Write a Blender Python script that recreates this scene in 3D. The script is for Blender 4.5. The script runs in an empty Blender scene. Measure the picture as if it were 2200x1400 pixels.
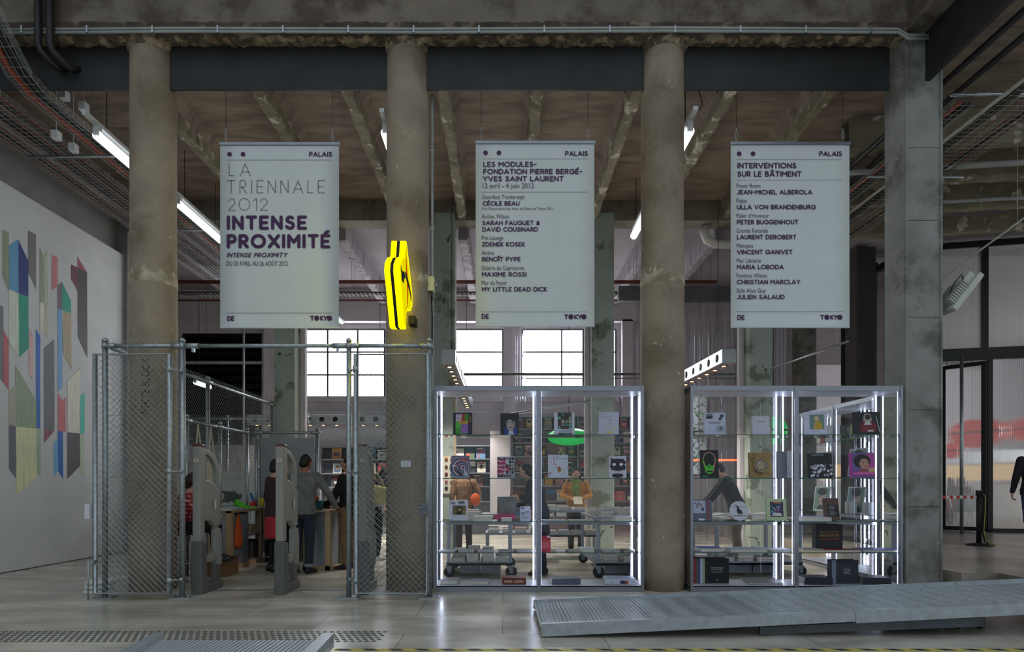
import bpy, bmesh, math, random
from math import sin, cos, pi, radians as R
from mathutils import Vector, Matrix

random.seed(7)
SC = bpy.context.scene
COL = SC.collection

# ------------------------------------------------------------------ camera, world, exposure
F, CX, CY, EYE = 1320.0, 1080.0, 1042.0, 1.32          # focal length and principal point of the 2200 x 1400 frame
cd = bpy.data.cameras.new('camera')
cam = bpy.data.objects.new('camera', cd)
COL.objects.link(cam)
cam.location = (0, 0, EYE)
cam.rotation_euler = (R(90), 0, 0)
cd.sensor_width = 36.0
cd.lens = F / 2200 * 36.0
cd.shift_x = (1100 - CX) / 2200
cd.shift_y = (CY - 700) / 2200
cd.clip_end = 200
SC.camera = cam

W = bpy.data.worlds.new('hall_daylight')
SC.world = W
W.use_nodes = True
_bg = W.node_tree.nodes['Background']
_bg.inputs[0].default_value = (0.80, 0.90, 1.0, 1)
_bg.inputs[1].default_value = 0.8
# overcast daylight over the open front hall, brighter overhead
_wn, _wl = W.node_tree.nodes, W.node_tree.links
_tc = _wn.new('ShaderNodeTexCoord'); _sx = _wn.new('ShaderNodeSeparateXYZ'); _mr = _wn.new('ShaderNodeMapRange')
_wl.new(_tc.outputs['Generated'], _sx.inputs[0]); _wl.new(_sx.outputs[2], _mr.inputs[0])
_mr.inputs[1].default_value = 0.0; _mr.inputs[2].default_value = 0.6; _mr.inputs[3].default_value = 0.50; _mr.inputs[4].default_value = 0.74
_wl.new(_mr.outputs[0], _bg.inputs[1])

SC.view_settings.view_transform = 'Standard'
SC.view_settings.look = 'None'
SC.view_settings.gamma = 1
SC.view_settings.use_curve_mapping = False
SC.view_settings.exposure = 0.0
SC.cycles.max_bounces = 10
SC.cycles.transparent_max_bounces = 40
SC.cycles.sample_clamp_indirect = 4.0


def at(px, py, Y):
    """the point of the place at depth Y seen at a spot of the photograph"""
    return Vector(((px - CX) / F * Y, Y, EYE + (CY - py) / F * Y))


def ax(px, Y): return (px - CX) / F * Y
def az(py, Y): return EYE + (CY - py) / F * Y


# ------------------------------------------------------------------ materials
def lin(c):
    if isinstance(c, str):
        c = [int(c[i:i + 2], 16) for i in (0, 2, 4)]
    return [((v / 255) / 12.92 if v <= 10 else (((v / 255) + .055) / 1.055) ** 2.4) for v in c[:3]] + [1]


MATS = {}


def mat(key, c, rough=.6, metal=0, var=.12, scale=6, bump=0, c2=None, scale2=1.5, thr=(.45, .6), spec=.5, stretch=None,
        emit=0, bscale=None, alpha=1, coat=0, trans=0, flecks=None):
    """a procedural surface: base colour varied by noise, an optional second colour in noise patches, noise bump"""
    if key in MATS:
        return MATS[key]
    m = bpy.data.materials.new(key)
    MATS[key] = m
    m.use_nodes = True
    nt = m.node_tree
    N, L = nt.nodes, nt.links
    b = N['Principled BSDF']
    base = lin(c)
    b.inputs['Roughness'].default_value = rough
    b.inputs['Metallic'].default_value = metal
    b.inputs['Specular IOR Level'].default_value = spec
    b.inputs['Base Color'].default_value = base
    if coat:
        b.inputs['Coat Weight'].default_value = coat
    if trans:
        b.inputs['Transmission Weight'].default_value = trans
    if emit:
        b.inputs['Emission Color'].default_value = base
        b.inputs['Emission Strength'].default_value = emit
    if var or c2 or bump:
        tc = N.new('ShaderNodeTexCoord')
        mp = N.new('ShaderNodeMapping')
        if stretch:
            mp.inputs['Scale'].default_value = stretch
        L.new(tc.outputs['Object'], mp.inputs[0])
        nz = N.new('ShaderNodeTexNoise')
        nz.inputs['Scale'].default_value = scale
        nz.inputs['Detail'].default_value = 6
        L.new(mp.outputs[0], nz.inputs['Vector'])
        rp = N.new('ShaderNodeValToRGB')
        lo = [max(0, v * (1 - 1.6 * var)) for v in base[:3]] + [1]
        hi = [min(1, v * (1 + 1.6 * var)) for v in base[:3]] + [1]
        rp.color_ramp.elements[0].color = lo
        rp.color_ramp.elements[1].color = hi
        rp.color_ramp.elements[0].position = .3
        rp.color_ramp.elements[1].position = .7
        L.new(nz.outputs[0], rp.inputs[0])
        out = rp.outputs[0]
        if c2:
            n2 = N.new('ShaderNodeTexNoise')
            n2.inputs['Scale'].default_value = scale2
            n2.inputs['Detail'].default_value = 9
            n2.inputs['Roughness'].default_value = .62
            L.new(mp.outputs[0], n2.inputs['Vector'])
            r2 = N.new('ShaderNodeValToRGB')
            r2.color_ramp.elements[0].position = thr[0]
            r2.color_ramp.elements[1].position = thr[1]
            L.new(n2.outputs[0], r2.inputs[0])
            mx = N.new('ShaderNodeMix')
            mx.data_type = 'RGBA'
            L.new(r2.outputs[0], mx.inputs[0])
            L.new(out, mx.inputs[6])
            mx.inputs[7].default_value = lin(c2)
            out = mx.outputs[2]
        if flecks:
            n3 = N.new('ShaderNodeTexNoise'); n3.inputs['Scale'].default_value = flecks[1]; n3.inputs['Detail'].default_value = 4; n3.inputs['Distortion'].default_value = 1.5
            L.new(tc.outputs['Object'], n3.inputs['Vector'])
            r3 = N.new('ShaderNodeValToRGB'); r3.color_ramp.elements[0].position = flecks[2]; r3.color_ramp.elements[1].position = flecks[2] + .02
            L.new(n3.outputs[0], r3.inputs[0])
            m3 = N.new('ShaderNodeMix'); m3.data_type = 'RGBA'
            L.new(r3.outputs[0], m3.inputs[0]); L.new(out, m3.inputs[6]); m3.inputs[7].default_value = lin(flecks[0])
            out = m3.outputs[2]
        L.new(out, b.inputs['Base Color'])
        if bump:
            nb = nz
            if bscale:
                nb = N.new('ShaderNodeTexNoise')
                nb.inputs['Scale'].default_value = bscale
                nb.inputs['Detail'].default_value = 8
                L.new(mp.outputs[0], nb.inputs['Vector'])
            bp = N.new('ShaderNodeBump')
            bp.inputs['Strength'].default_value = bump
            bp.inputs['Distance'].default_value = .02
            L.new(nb.outputs[0], bp.inputs['Height'])
            L.new(bp.outputs[0], b.inputs['Normal'])
    return m


def paint(c, rough=.55):
    """a plain printed or painted colour"""
    if not isinstance(c, str):
        c = '%02x%02x%02x' % tuple(c)
    return mat('print_' + c, c, rough, var=.04, scale=30)


def glass(key, tint=(1, 1, 1), refl=1.0, rough=.0, haze=0.0):
    """thin clear pane: what lies behind shows through, with a mirror-like sheen by Fresnel"""
    if key in MATS:
        return MATS[key]
    m = bpy.data.materials.new(key)
    MATS[key] = m
    m.use_nodes = True
    nt = m.node_tree
    N, L = nt.nodes, nt.links
    N.remove(N['Principled BSDF'])
    t = N.new('ShaderNodeBsdfTransparent')
    t.inputs[0].default_value = (*tint, 1)
    g = N.new('ShaderNodeBsdfGlossy')
    g.inputs['Roughness'].default_value = rough
    fr = N.new('ShaderNodeFresnel')
    fr.inputs[0].default_value = 1.45
    ml = N.new('ShaderNodeMath')
    ml.operation = 'MULTIPLY'
    ml.inputs[1].default_value = refl
    L.new(fr.outputs[0], ml.inputs[0])
    mx = N.new('ShaderNodeMixShader')
    L.new(ml.outputs[0], mx.inputs[0])
    L.new(t.outputs[0], mx.inputs[1])
    L.new(g.outputs[0], mx.inputs[2])
    out = mx.outputs[0]
    if haze:
        d = N.new('ShaderNodeBsdfDiffuse')
        d.inputs[0].default_value = (.8, .82, .85, 1)
        m2 = N.new('ShaderNodeMixShader')
        m2.inputs[0].default_value = haze
        L.new(out, m2.inputs[1])
        L.new(d.outputs[0], m2.inputs[2])
        out = m2.outputs[0]
    L.new(out, N['Material Output'].inputs[0])
    return m


def emitter(key, c, strength, dots=0, axis=2, var=0):
    """something that gives off light; dots: spacing in metres of the diodes along an axis"""
    if key in MATS:
        return MATS[key]
    m = bpy.data.materials.new(key)
    MATS[key] = m
    m.use_nodes = True
    N, L = m.node_tree.nodes, m.node_tree.links
    N.remove(N['Principled BSDF'])
    e = N.new('ShaderNodeEmission')
    e.inputs[0].default_value = lin(c)
    e.inputs[1].default_value = strength
    if dots:
        tc = N.new('ShaderNodeTexCoord')
        sx = N.new('ShaderNodeSeparateXYZ')
        L.new(tc.outputs['Object'], sx.inputs[0])
        md = N.new('ShaderNodeMath'); md.operation = 'MULTIPLY'; md.inputs[1].default_value = 2 * pi / dots
        L.new(sx.outputs[axis], md.inputs[0])
        sn = N.new('ShaderNodeMath'); sn.operation = 'SINE'
        L.new(md.outputs[0], sn.inputs[0])
        mr = N.new('ShaderNodeMapRange')
        mr.inputs[1].default_value = -.4; mr.inputs[2].default_value = .6
        mr.inputs[3].default_value = strength * .25; mr.inputs[4].default_value = strength * 1.6
        L.new(sn.outputs[0], mr.inputs[0])
        L.new(mr.outputs[0], e.inputs[1])
    if var:
        tc = N.new('ShaderNodeTexCoord')
        nz = N.new('ShaderNodeTexNoise'); nz.inputs['Scale'].default_value = .9; nz.inputs['Detail'].default_value = 5
        L.new(tc.outputs['Object'], nz.inputs['Vector'])
        mr = N.new('ShaderNodeMapRange')
        mr.inputs[1].default_value = .3; mr.inputs[2].default_value = .65
        mr.inputs[3].default_value = strength * (1 - var); mr.inputs[4].default_value = strength
        L.new(nz.outputs[0], mr.inputs[0])
        L.new(mr.outputs[0], e.inputs[1])
    L.new(e.outputs[0], N['Material Output'].inputs[0])
    return m


# ------------------------------------------------------------------ mesh builder
class MB:
    def __init__(s, m=None):
        s.v, s.f, s.fm, s.fs, s.m, s.sm = [], [], [], [], m, False

    def add(s, vs, fs, m=None, smooth=None):
        o = len(s.v)
        s.v += [tuple(p) for p in vs]
        m = m or s.m
        sm = s.sm if smooth is None else smooth
        for f in fs:
            s.f.append([o + i for i in f]); s.fm.append(m); s.fs.append(sm)
        return s

    def box(s, x0, x1, y0, y1, z0, z1, m=None):
        vs = [(x, y, z) for z in (z0, z1) for y in (y0, y1) for x in (x0, x1)]
        return s.add(vs, [(0, 2, 3, 1), (4, 5, 7, 6), (0, 1, 5, 4), (2, 6, 7, 3), (0, 4, 6, 2), (1, 3, 7, 5)], m, False)

    def obox(s, c, size, M=None, m=None):
        """box of a size round c, turned by a 3x3 matrix"""
        c = Vector(c)
        M = M or Matrix.Identity(3)
        hx, hy, hz = [d / 2 for d in size]
        vs = [c + M @ Vector((x, y, z)) for z in (-hz, hz) for y in (-hy, hy) for x in (-hx, hx)]
        return s.add(vs, [(0, 2, 3, 1), (4, 5, 7, 6), (0, 1, 5, 4), (2, 6, 7, 3), (0, 4, 6, 2), (1, 3, 7, 5)], m, False)

    def quad(s, a, b, c, d, m=None):
        return s.add([a, b, c, d], [(0, 1, 2, 3)], m, False)

    def poly(s, pts, m=None):
        return s.add(pts, [tuple(range(len(pts)))], m, False)

    def prism(s, pts, d, m=None):
        """closed polygon (3-D points) pushed along the vector d"""
        d = Vector(d); n = len(pts)
        pts = [Vector(p) for p in pts]
        vs = pts + [p + d for p in pts]
        fs = [tuple(range(n))[::-1], tuple(range(n, 2 * n))] + [(i, (i + 1) % n, n + (i + 1) % n, n + i) for i in range(n)]
        return s.add(vs, fs, m, False)

    def tube(s, pts, r, n=8, m=None, caps=True, closed=False):
        pts = [Vector(p) for p in pts]
        if not isinstance(r, (list, tuple)):
            r = [r] * len(pts)
        k = len(pts)
        vs, fs, up = [], [], None
        for i, p in enumerate(pts):
            if closed:
                t = pts[(i + 1) % k] - pts[i - 1]
            else:
                t = pts[min(i + 1, k - 1)] - pts[max(i - 1, 0)]
            t = t.normalized() if t.length > 1e-9 else Vector((0, 0, 1))
            if up is None:
                up = Vector((0, 0, 1)) if abs(t.z) < .9 else Vector((0, 1, 0))
            a = t.cross(up)
            if a.length < 1e-6:
                a = t.cross(Vector((1, 0, 0)))
            a.normalize(); up = a.cross(t).normalized()
            vs += [p + r[i] * (a * cos(2 * pi * j / n) + up * sin(2 * pi * j / n)) for j in range(n)]
        for i in range(k if closed else k - 1):
            i2 = (i + 1) % k
            fs += [(i * n + j, i * n + (j + 1) % n, i2 * n + (j + 1) % n, i2 * n + j) for j in range(n)]
        if caps and not closed:
            fs += [tuple(range(n))[::-1], tuple((k - 1) * n + j for j in range(n))]
        return s.add(vs, fs, m, n > 5)

    def cyl(s, a, b, r, n=16, m=None, r2=None):
        return s.tube([a, b], [r, r if r2 is None else r2], n, m)

    def lathe(s, prof, c=(0, 0, 0), n=24, axis='z', m=None, sx=1, sy=1):
        """profile of (radius, height) turned round an axis through c"""
        c = Vector(c); vs = []
        for r, h in prof:
            for j in range(n):
                a, b = r * cos(2 * pi * j / n) * sx, r * sin(2 * pi * j / n) * sy
                vs.append(c + (Vector((a, b, h)) if axis == 'z' else Vector((h, a, b)) if axis == 'x' else Vector((a, h, b))))
        fs = [(i * n + j, i * n + (j + 1) % n, (i + 1) * n + (j + 1) % n, (i + 1) * n + j) for i in range(len(prof) - 1) for j in range(n)]
        if prof[0][0] > 1e-6: fs.append(tuple(range(n))[::-1])
        if prof[-1][0] > 1e-6: fs.append(tuple((len(prof) - 1) * n + j for j in range(n)))
        return s.add(vs, fs, m, True)

    def ball(s, c, rx, ry=None, rz=None, n=12, M=None, m=None):
        ry = rx if ry is None else ry; rz = rx if rz is None else rz
        c = Vector(c); vs = []; k = max(6, n * 2 // 3)
        for i in range(1, k):
            t = pi * i / k
            for j in range(n):
                p = Vector((rx * sin(t) * cos(2 * pi * j / n), ry * sin(t) * sin(2 * pi * j / n), rz * cos(t)))
                vs.append(c + (M @ p if M else p))
        top, bot = Vector((0, 0, rz)), Vector((0, 0, -rz))
        vs += [c + (M @ top if M else top), c + (M @ bot if M else bot)]
        fs = [(i * n + j, (i + 1) * n + j, (i + 1) * n + (j + 1) % n, i * n + (j + 1) % n) for i in range(k - 2) for j in range(n)]
        T, B = (k - 1) * n, (k - 1) * n + 1
        fs += [(T, j, (j + 1) % n) for j in range(n)] + [(B, (k - 2) * n + (j + 1) % n, (k - 2) * n + j) for j in range(n)]
        return s.add(vs, fs, m, True)

    def limb(s, a, ra, b, rb, n=10, m=None):
        """tapered limb with round ends"""
        a, b = Vector(a), Vector(b)
        t = (b - a)
        if t.length < 1e-6: return s.ball(a, ra, m=m)
        t.normalize()
        pts, rs = [], []
        for k in range(4, 0, -1):
            q = k / 4.2 * pi / 2
            pts.append(a - t * ra * sin(q)); rs.append(max(ra * cos(q), 1e-3))
        pts += [a, b]; rs += [ra, rb]
        for k in range(1, 5):
            q = k / 4.2 * pi / 2
            pts.append(b + t * rb * sin(q)); rs.append(max(rb * cos(q), 1e-3))
        return s.tube(pts, rs, n, m)

    def loft(s, secs, n=16, m=None):
        """sections (centre, vector u, vector v): ellipses joined and capped"""
        vs = []
        for c, u, v in secs:
            c, u, v = Vector(c), Vector(u), Vector(v)
            vs += [c + u * cos(2 * pi * j / n) + v * sin(2 * pi * j / n) for j in range(n)]
        k = len(secs)
        fs = [(i * n + j, i * n + (j + 1) % n, (i + 1) * n + (j + 1) % n, (i + 1) * n + j) for i in range(k - 1) for j in range(n)]
        fs += [tuple(range(n))[::-1], tuple((k - 1) * n + j for j in range(n))]
        return s.add(vs, fs, m, True)

    def build(s, name, parent=None, m=None, local=False, bev=0, fix=False):
        """link it as ONE mesh object; points are given in the place's own coordinates unless local"""
        me = bpy.data.meshes.new(name)
        vs = s.v
        if parent is not None and not local:
            Mi = world_of(parent).inverted()
            vs = [Mi @ Vector(p) for p in vs]
        me.from_pydata([tuple(p) for p in vs], [], s.f)
        mats = []
        dm = m or s.m
        idx = []
        for q in s.fm:
            q = q or dm
            if q not in mats: mats.append(q)
            idx.append(mats.index(q))
        for q in mats: me.materials.append(q)
        me.polygons.foreach_set('material_index', idx)
        me.polygons.foreach_set('use_smooth', s.fs)
        if fix:
            b = bmesh.new(); b.from_mesh(me)
            bmesh.ops.recalc_face_normals(b, faces=b.faces)
            b.to_mesh(me); b.free()
        me.update()
        o = bpy.data.objects.new(name, me)
        COL.objects.link(o)
        if parent is not None: o.parent = parent
        if bev:
            bv = o.modifiers.new('bevel', 'BEVEL'); bv.width = bev; bv.segments = 2; bv.limit_method = 'ANGLE'
        return o


def world_of(o):
    M = Matrix.LocRotScale(o.location, o.rotation_euler, o.scale)
    return world_of(o.parent) @ M if o.parent else M


def thing(name, label, cat, loc=(0, 0, 0), rz=0, group=None):
    o = bpy.data.objects.new(name, None)
    COL.objects.link(o)
    o.empty_display_size = .1
    o.location = loc
    o.rotation_euler = (0, 0, rz)
    return tag(o, label, cat, group)


def tag(o, label=None, cat=None, group=None, kind=None):
    if label: o['label'] = label
    if cat: o['category'] = cat
    if group: o['group'] = group
    if kind: o['kind'] = kind
    return o


def struct(mb, name, label=None, cat=None, parent=None, **k):
    o = mb.build(name, parent, **k)
    if parent is None:
        tag(o, label, cat, kind='structure')
    elif label: o['label'] = label
    return o


def copy_tree(o, parent=None):
    c = o.copy(); COL.objects.link(c); c.parent = parent
    for ch in list(o.children):
        copy_tree(ch, c)
    return c


def dup(o, loc, rz=0, label=None, group=None):
    c = copy_tree(o)
    c.location = loc; c.rotation_euler = (0, 0, rz)
    if label: c['label'] = label
    if group: c['group'] = group
    return c


ORD = ['first', 'second', 'third', 'fourth', 'fifth', 'sixth', 'seventh', 'eighth', 'ninth', 'tenth', 'eleventh', 'twelfth',
       'thirteenth', 'fourteenth', 'fifteenth', 'sixteenth', 'seventeenth', 'eighteenth', 'nineteenth', 'twentieth']


def wires(mb, o, u, v, wd, ht, d=.072, r=.002, gap=.004):
    """woven wire: two families of slanted strands clipped to a panel wd x ht at o with unit directions u, v"""
    o, u, v = Vector(o), Vector(u), Vector(v)
    nrm = u.cross(v)
    for s in (1, -1):
        k0 = -ht if s == 1 else 0
        c = k0
        while c < (wd if s == 1 else wd + ht):
            # strand x = c + s*t, z = t
            t0, t1 = 0.0, ht
            if s == 1:
                t0 = max(t0, -c); t1 = min(t1, wd - c)
            else:
                t0 = max(t0, c - wd); t1 = min(t1, c)
            if t1 - t0 > .02:
                a = o + u * (c + s * t0) + v * t0 + nrm * gap * s
                b = o + u * (c + s * t1) + v * t1 + nrm * gap * s
                mb.tube([a, b], r, 4, caps=False)
            c += d

# ------------------------------------------------------------------ the building
def floor_mat():
    m = bpy.data.materials.new('polished_stone_floor')
    m.use_nodes = True
    N, L = m.node_tree.nodes, m.node_tree.links
    b = N['Principled BSDF']
    tc = N.new('ShaderNodeTexCoord')
    br = N.new('ShaderNodeTexBrick')
    br.inputs['Scale'].default_value = 1
    br.inputs['Brick Width'].default_value = 1.75
    br.inputs['Row Height'].default_value = .78
    br.inputs['Mortar Size'].default_value = .0035
    br.inputs['Mortar Smooth'].default_value = .3
    br.inputs['Color1'].default_value = lin('d0cabd')
    br.inputs['Color2'].default_value = lin('bdb8ab')
    br.inputs['Mortar'].default_value = lin('5d594f')
    L.new(tc.outputs['Object'], br.inputs['Vector'])
    mp = N.new('ShaderNodeMapping'); mp.inputs['Scale'].default_value = (.6, 1.6, 1)
    L.new(tc.outputs['Object'], mp.inputs[0])
    nz = N.new('ShaderNodeTexNoise'); nz.inputs['Scale'].default_value = 1.6; nz.inputs['Detail'].default_value = 9
    L.new(mp.outputs[0], nz.inputs['Vector'])
    rp = N.new('ShaderNodeValToRGB')
    rp.color_ramp.elements[0].color = (.62, .62, .6, 1); rp.color_ramp.elements[0].position = .3
    rp.color_ramp.elements[1].color = (1.1, 1.1, 1.08, 1); rp.color_ramp.elements[1].position = .65
    L.new(nz.outputs[0], rp.inputs[0])
    mx = N.new('ShaderNodeMix'); mx.data_type = 'RGBA'; mx.blend_type = 'MULTIPLY'; mx.inputs[0].default_value = 1
    L.new(br.outputs[0], mx.inputs[6]); L.new(rp.outputs[0], mx.inputs[7])
    L.new(mx.outputs[2], b.inputs['Base Color'])
    mr = N.new('ShaderNodeMapRange')
    mr.inputs[1].default_value = .3; mr.inputs[2].default_value = .7; mr.inputs[3].default_value = .18; mr.inputs[4].default_value = .3
    L.new(nz.outputs[0], mr.inputs[0]); L.new(mr.outputs[0], b.inputs['Roughness'])
    bp = N.new('ShaderNodeBump'); bp.inputs['Strength'].default_value = .06; bp.inputs['Distance'].default_value = .002
    L.new(br.outputs['Fac'], bp.inputs['Height']); bp.invert = True
    L.new(bp.outputs[0], b.inputs['Normal'])
    b.inputs['Specular IOR Level'].default_value = .6
    return m


M_FLOOR = floor_mat()
M_PLASTER = mat('white_wall_paint', 'dcdedd', .7, var=.03, scale=2, bump=.05, bscale=40)
M_GREYPL = mat('grey_plaster', '8b8887', .85, var=.08, scale=2, bump=.15, bscale=12)
M_COLUMN = mat('column_render', '9d8f7b', .75, var=.14, scale=2.6, bump=.3, bscale=14, c2='7b6c58', scale2=1.3, thr=(.46, .62), flecks=('c9bfae', 9, .71))
M_SCAR = mat('pale_plaster_scar', 'b9ad96', .9, var=.15, scale=9, bump=.6, bscale=22, c2='8b7c66', scale2=5, thr=(.45, .6))
M_CONC = mat('raw_concrete', '7f7668', .9, var=.12, scale=2, bump=.45, bscale=10, c2='5a5044', scale2=1.3, thr=(.5, .62))
M_CONCDARK = mat('stained_concrete', '52483e', .9, var=.2, scale=3, bump=.6, bscale=14, c2='8b7d6b', scale2=3.2, thr=(.56, .64))
M_CONCGREY = mat('grey_pillar_concrete', '8a8c87', .85, var=.12, scale=2.4, bump=.35, bscale=9, c2='65655e', scale2=1.7, thr=(.5, .62), flecks=('b5b4ac', 12, .72))
M_GREENCOL = mat('grey_green_column_paint', 'a0aa9f', .8, var=.06, scale=2, bump=.2, bscale=8, c2='6f7768', scale2=1.5, thr=(.56, .62), flecks=('4f5042', 3, .68))
M_STEEL = mat('dark_steel_beam', '242628', .55, .1, var=.18, scale=3, bump=.05, c2='34373a', scale2=1.6, thr=(.55, .8))
M_SLAB = mat('board_marked_slab', '837466', .9, var=.22, scale=2.5, bump=.35, bscale=7, c2='9f9080', scale2=1.2, thr=(.52, .72), stretch=(.6, 2.2, 1))
M_RIB = mat('flaking_rib', '857e69', .9, var=.16, scale=3, bump=.6, bscale=12, c2='c9c3b2', scale2=3.6, thr=(.58, .61))
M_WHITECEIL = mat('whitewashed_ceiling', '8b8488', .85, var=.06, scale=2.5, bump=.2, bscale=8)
M_BACK = mat('lilac_grey_wall', 'ccc5ca', .8, var=.05, scale=1.5, bump=.1, bscale=10)
M_BROKEN = mat('broken_plaster_edge', '9a8a72', .95, var=.25, scale=12, bump=1, bscale=20, c2='5b5040', scale2=7, thr=(.45, .55))
M_BLACK = mat('black_paint', '0d0d0f', .6, var=.1)
M_FRAME = mat('black_frame', '121315', .45, var=.1)
M_GALV = mat('galvanised_steel', 'a8b0b3', .35, .85, var=.12, scale=25)
M_ALU = mat('brushed_aluminium', '9599a0', .34, .85, var=.05, scale=4, stretch=(1, 1, 12))

# floors
mb = MB(M_FLOOR)
mb.box(-16, 24, -8, 18.4, -.2, 0)
struct(mb, 'floor', 'large polished grey beige stone slabs of the hall floor', 'floor')
mb = MB(mat('raised_floor_stone', '9c9488', .3, var=.12, scale=1.2, c2='7d776d', scale2=.8, thr=(.48, .6)))
mb.box(6.05, 24, 7.1, 30, .001, .25)
mb.box(5.6, 6.05, 7.5, 30, .001, .25)
struct(mb, 'floor', 'raised grey floor beyond the square pillar, level with the ramp head', 'floor')
mb = MB(M_CONCDARK)
mb.box(-16, 24, 18.4, 30, -.2, -.001)
struct(mb, 'floor', 'dull ground beyond the back wall', 'floor')

# ceilings
mb = MB(M_CONC)
mb.box(-16, 24, 6.6, 7.6, 8.3, 8.6)  # unseen strip, kept short so daylight reaches floor and walls
struct(mb, 'ceiling', 'unseen concrete ceiling strip above the frame, cut back to admit daylight', 'ceiling')
mb = MB(M_SLAB)
mb.box(-16, 24, 7.85, 12.75, 7.16, 7.4)
struct(mb, 'ceiling', 'brown board marked concrete ceiling over the bookshop front', 'ceiling')
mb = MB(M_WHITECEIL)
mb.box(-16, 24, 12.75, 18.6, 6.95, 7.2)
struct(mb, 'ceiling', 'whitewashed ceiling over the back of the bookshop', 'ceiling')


def ragged_rib(x, wdt, y0, y1, zb, zt, m, name, label):
    mb = MB(m)
    n = int((y1 - y0) / .12)
    for side in (0,):
        vs, fs = [], []
        for i in range(n + 1):
            y = y0 + (y1 - y0) * i / n
            j = lambda a: random.uniform(-a, a)
            vs += [(x - wdt / 2 + j(.004), y, zt), (x - wdt / 2 + j(.018), y, zb + .03 + j(.02)), (x - wdt / 2 + .03 + j(.02), y, zb + j(.012)),
                   (x + wdt / 2 - .03 + j(.02), y, zb + j(.012)), (x + wdt / 2 + j(.018), y, zb + .03 + j(.02)), (x + wdt / 2 + j(.004), y, zt)]
        for i in range(n):
            for k in range(5):
                fs.append((i * 6 + k, i * 6 + k + 1, i * 6 + 7 + k, i * 6 + 6 + k))
        mb.add(vs, fs)
        mb.add(vs[:6], [(0, 1, 2, 3, 4, 5)]); mb.add(vs[-6:], [(5, 4, 3, 2, 1, 0)])
    return struct(mb, name, label, 'ceiling rib')


RX = [-5.0, -3.42, -2.17, -.83, .48, 1.87, 3.2, 4.58]
for i, x in enumerate(RX):
    ragged_rib(x, .17, 7.78, 12.6, 6.77, 7.18, M_RIB, 'ceiling_rib', 'flaking concrete ceiling rib over the shop front, %s from the left' % ORD[i])
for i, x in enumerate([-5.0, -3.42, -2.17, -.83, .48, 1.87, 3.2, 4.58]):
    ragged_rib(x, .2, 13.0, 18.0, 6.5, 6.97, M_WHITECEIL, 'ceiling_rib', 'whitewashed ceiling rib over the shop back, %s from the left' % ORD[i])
# haunches of the slab beside the ribs
mb = MB(M_SLAB)
for a, b in zip(RX[:-1], RX[1:]):
    for s, x in ((1, a + .085), (-1, b - .085)):
        mb.prism([(x, 8.9, 7.17), (x + s * .1, 8.9, 7.17), (x, 8.9, 6.98)], (0, 3.2, 0))
struct(mb, 'ceiling', 'sloping haunches between the slab and its ribs', 'ceiling')

# front concrete beam with rough lower edge
mb = MB(M_CONC)
nx, pts = 330, []
x0, x1 = -16.0, 5.0
vs, fs = [], []
rows = [(7.6, 8.4), (7.6, 7.35), (7.602, 7.05), (7.6, 6.93), (7.6, 6.87), (7.66, 6.85), (7.74, 6.86), (7.8, 6.87)]
for i in range(nx + 1):
    x = x0 + (x1 - x0) * i / nx
    for k, (y, z) in enumerate(rows):
        j = [0, .0, .01, .02, .03, .025, .03, .0][k]
        vs.append((x, y + random.uniform(-j, j) * .8, z + random.uniform(-j, j)))
nr = len(rows)
for i in range(nx):
    for k in range(nr - 1):
        a = i * nr + k
        mb.m = M_CONC if k < 2 else M_CONCDARK if k < 4 else M_BROKEN
        mb.f.append([a, a + nr, a + nr + 1, a + 1]); mb.fm.append(mb.m); mb.fs.append(k != 4)
mb.v += vs
mb.m = M_CONC
mb.box(-16, 5.0, 7.8, 8.2, 6.88, 8.4)
struct(mb, 'concrete_beam', 'raw concrete beam along the top with a crumbling lower edge', 'beam')
# steel beam between the columns
mb = MB(M_STEEL)
COLX = [-4.463, -1.213, 2.04]
for a, b in ((-16, -4.463), (-4.463, -1.213), (-1.213, 2.04), (2.04, 4.9)):
    mb.box(a + .006, b - .006, 7.77, 7.795, 6.32, 6.87)
struct(mb, 'steel_beam', 'dark steel beam running between the round columns', 'beam')
# side beam from the pillar towards the viewer
mb = MB(M_STEEL)
mb.box(5.24, 5.3, 3.2, 7.62, 6.33, 6.93)
struct(mb, 'steel_beam', 'dark steel beam running forward from the square pillar', 'beam')
mb = MB(M_CONC)
mb.box(5.0, 5.6, 3.2, 8.0, 6.93, 8.4)
struct(mb, 'concrete_beam', 'raw concrete beam above the forward running steel beam', 'beam')
# middle transverse beam
mb = MB(M_CONC)
mb.box(-16, 5.6, 12.58, 13.0, 6.74, 7.3)
struct(mb, 'concrete_beam', 'transverse concrete beam on the second row of columns', 'beam')
# back lintel band above the windows
mb = MB(M_BACK)
mb.box(-16, 9, 17.7, 18.0, 6.05, 7.0)
struct(mb, 'lintel_beam', 'lilac grey lintel band above the windows', 'beam')

# round columns
CR = .268


def stencil_placeholder(): pass


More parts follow.
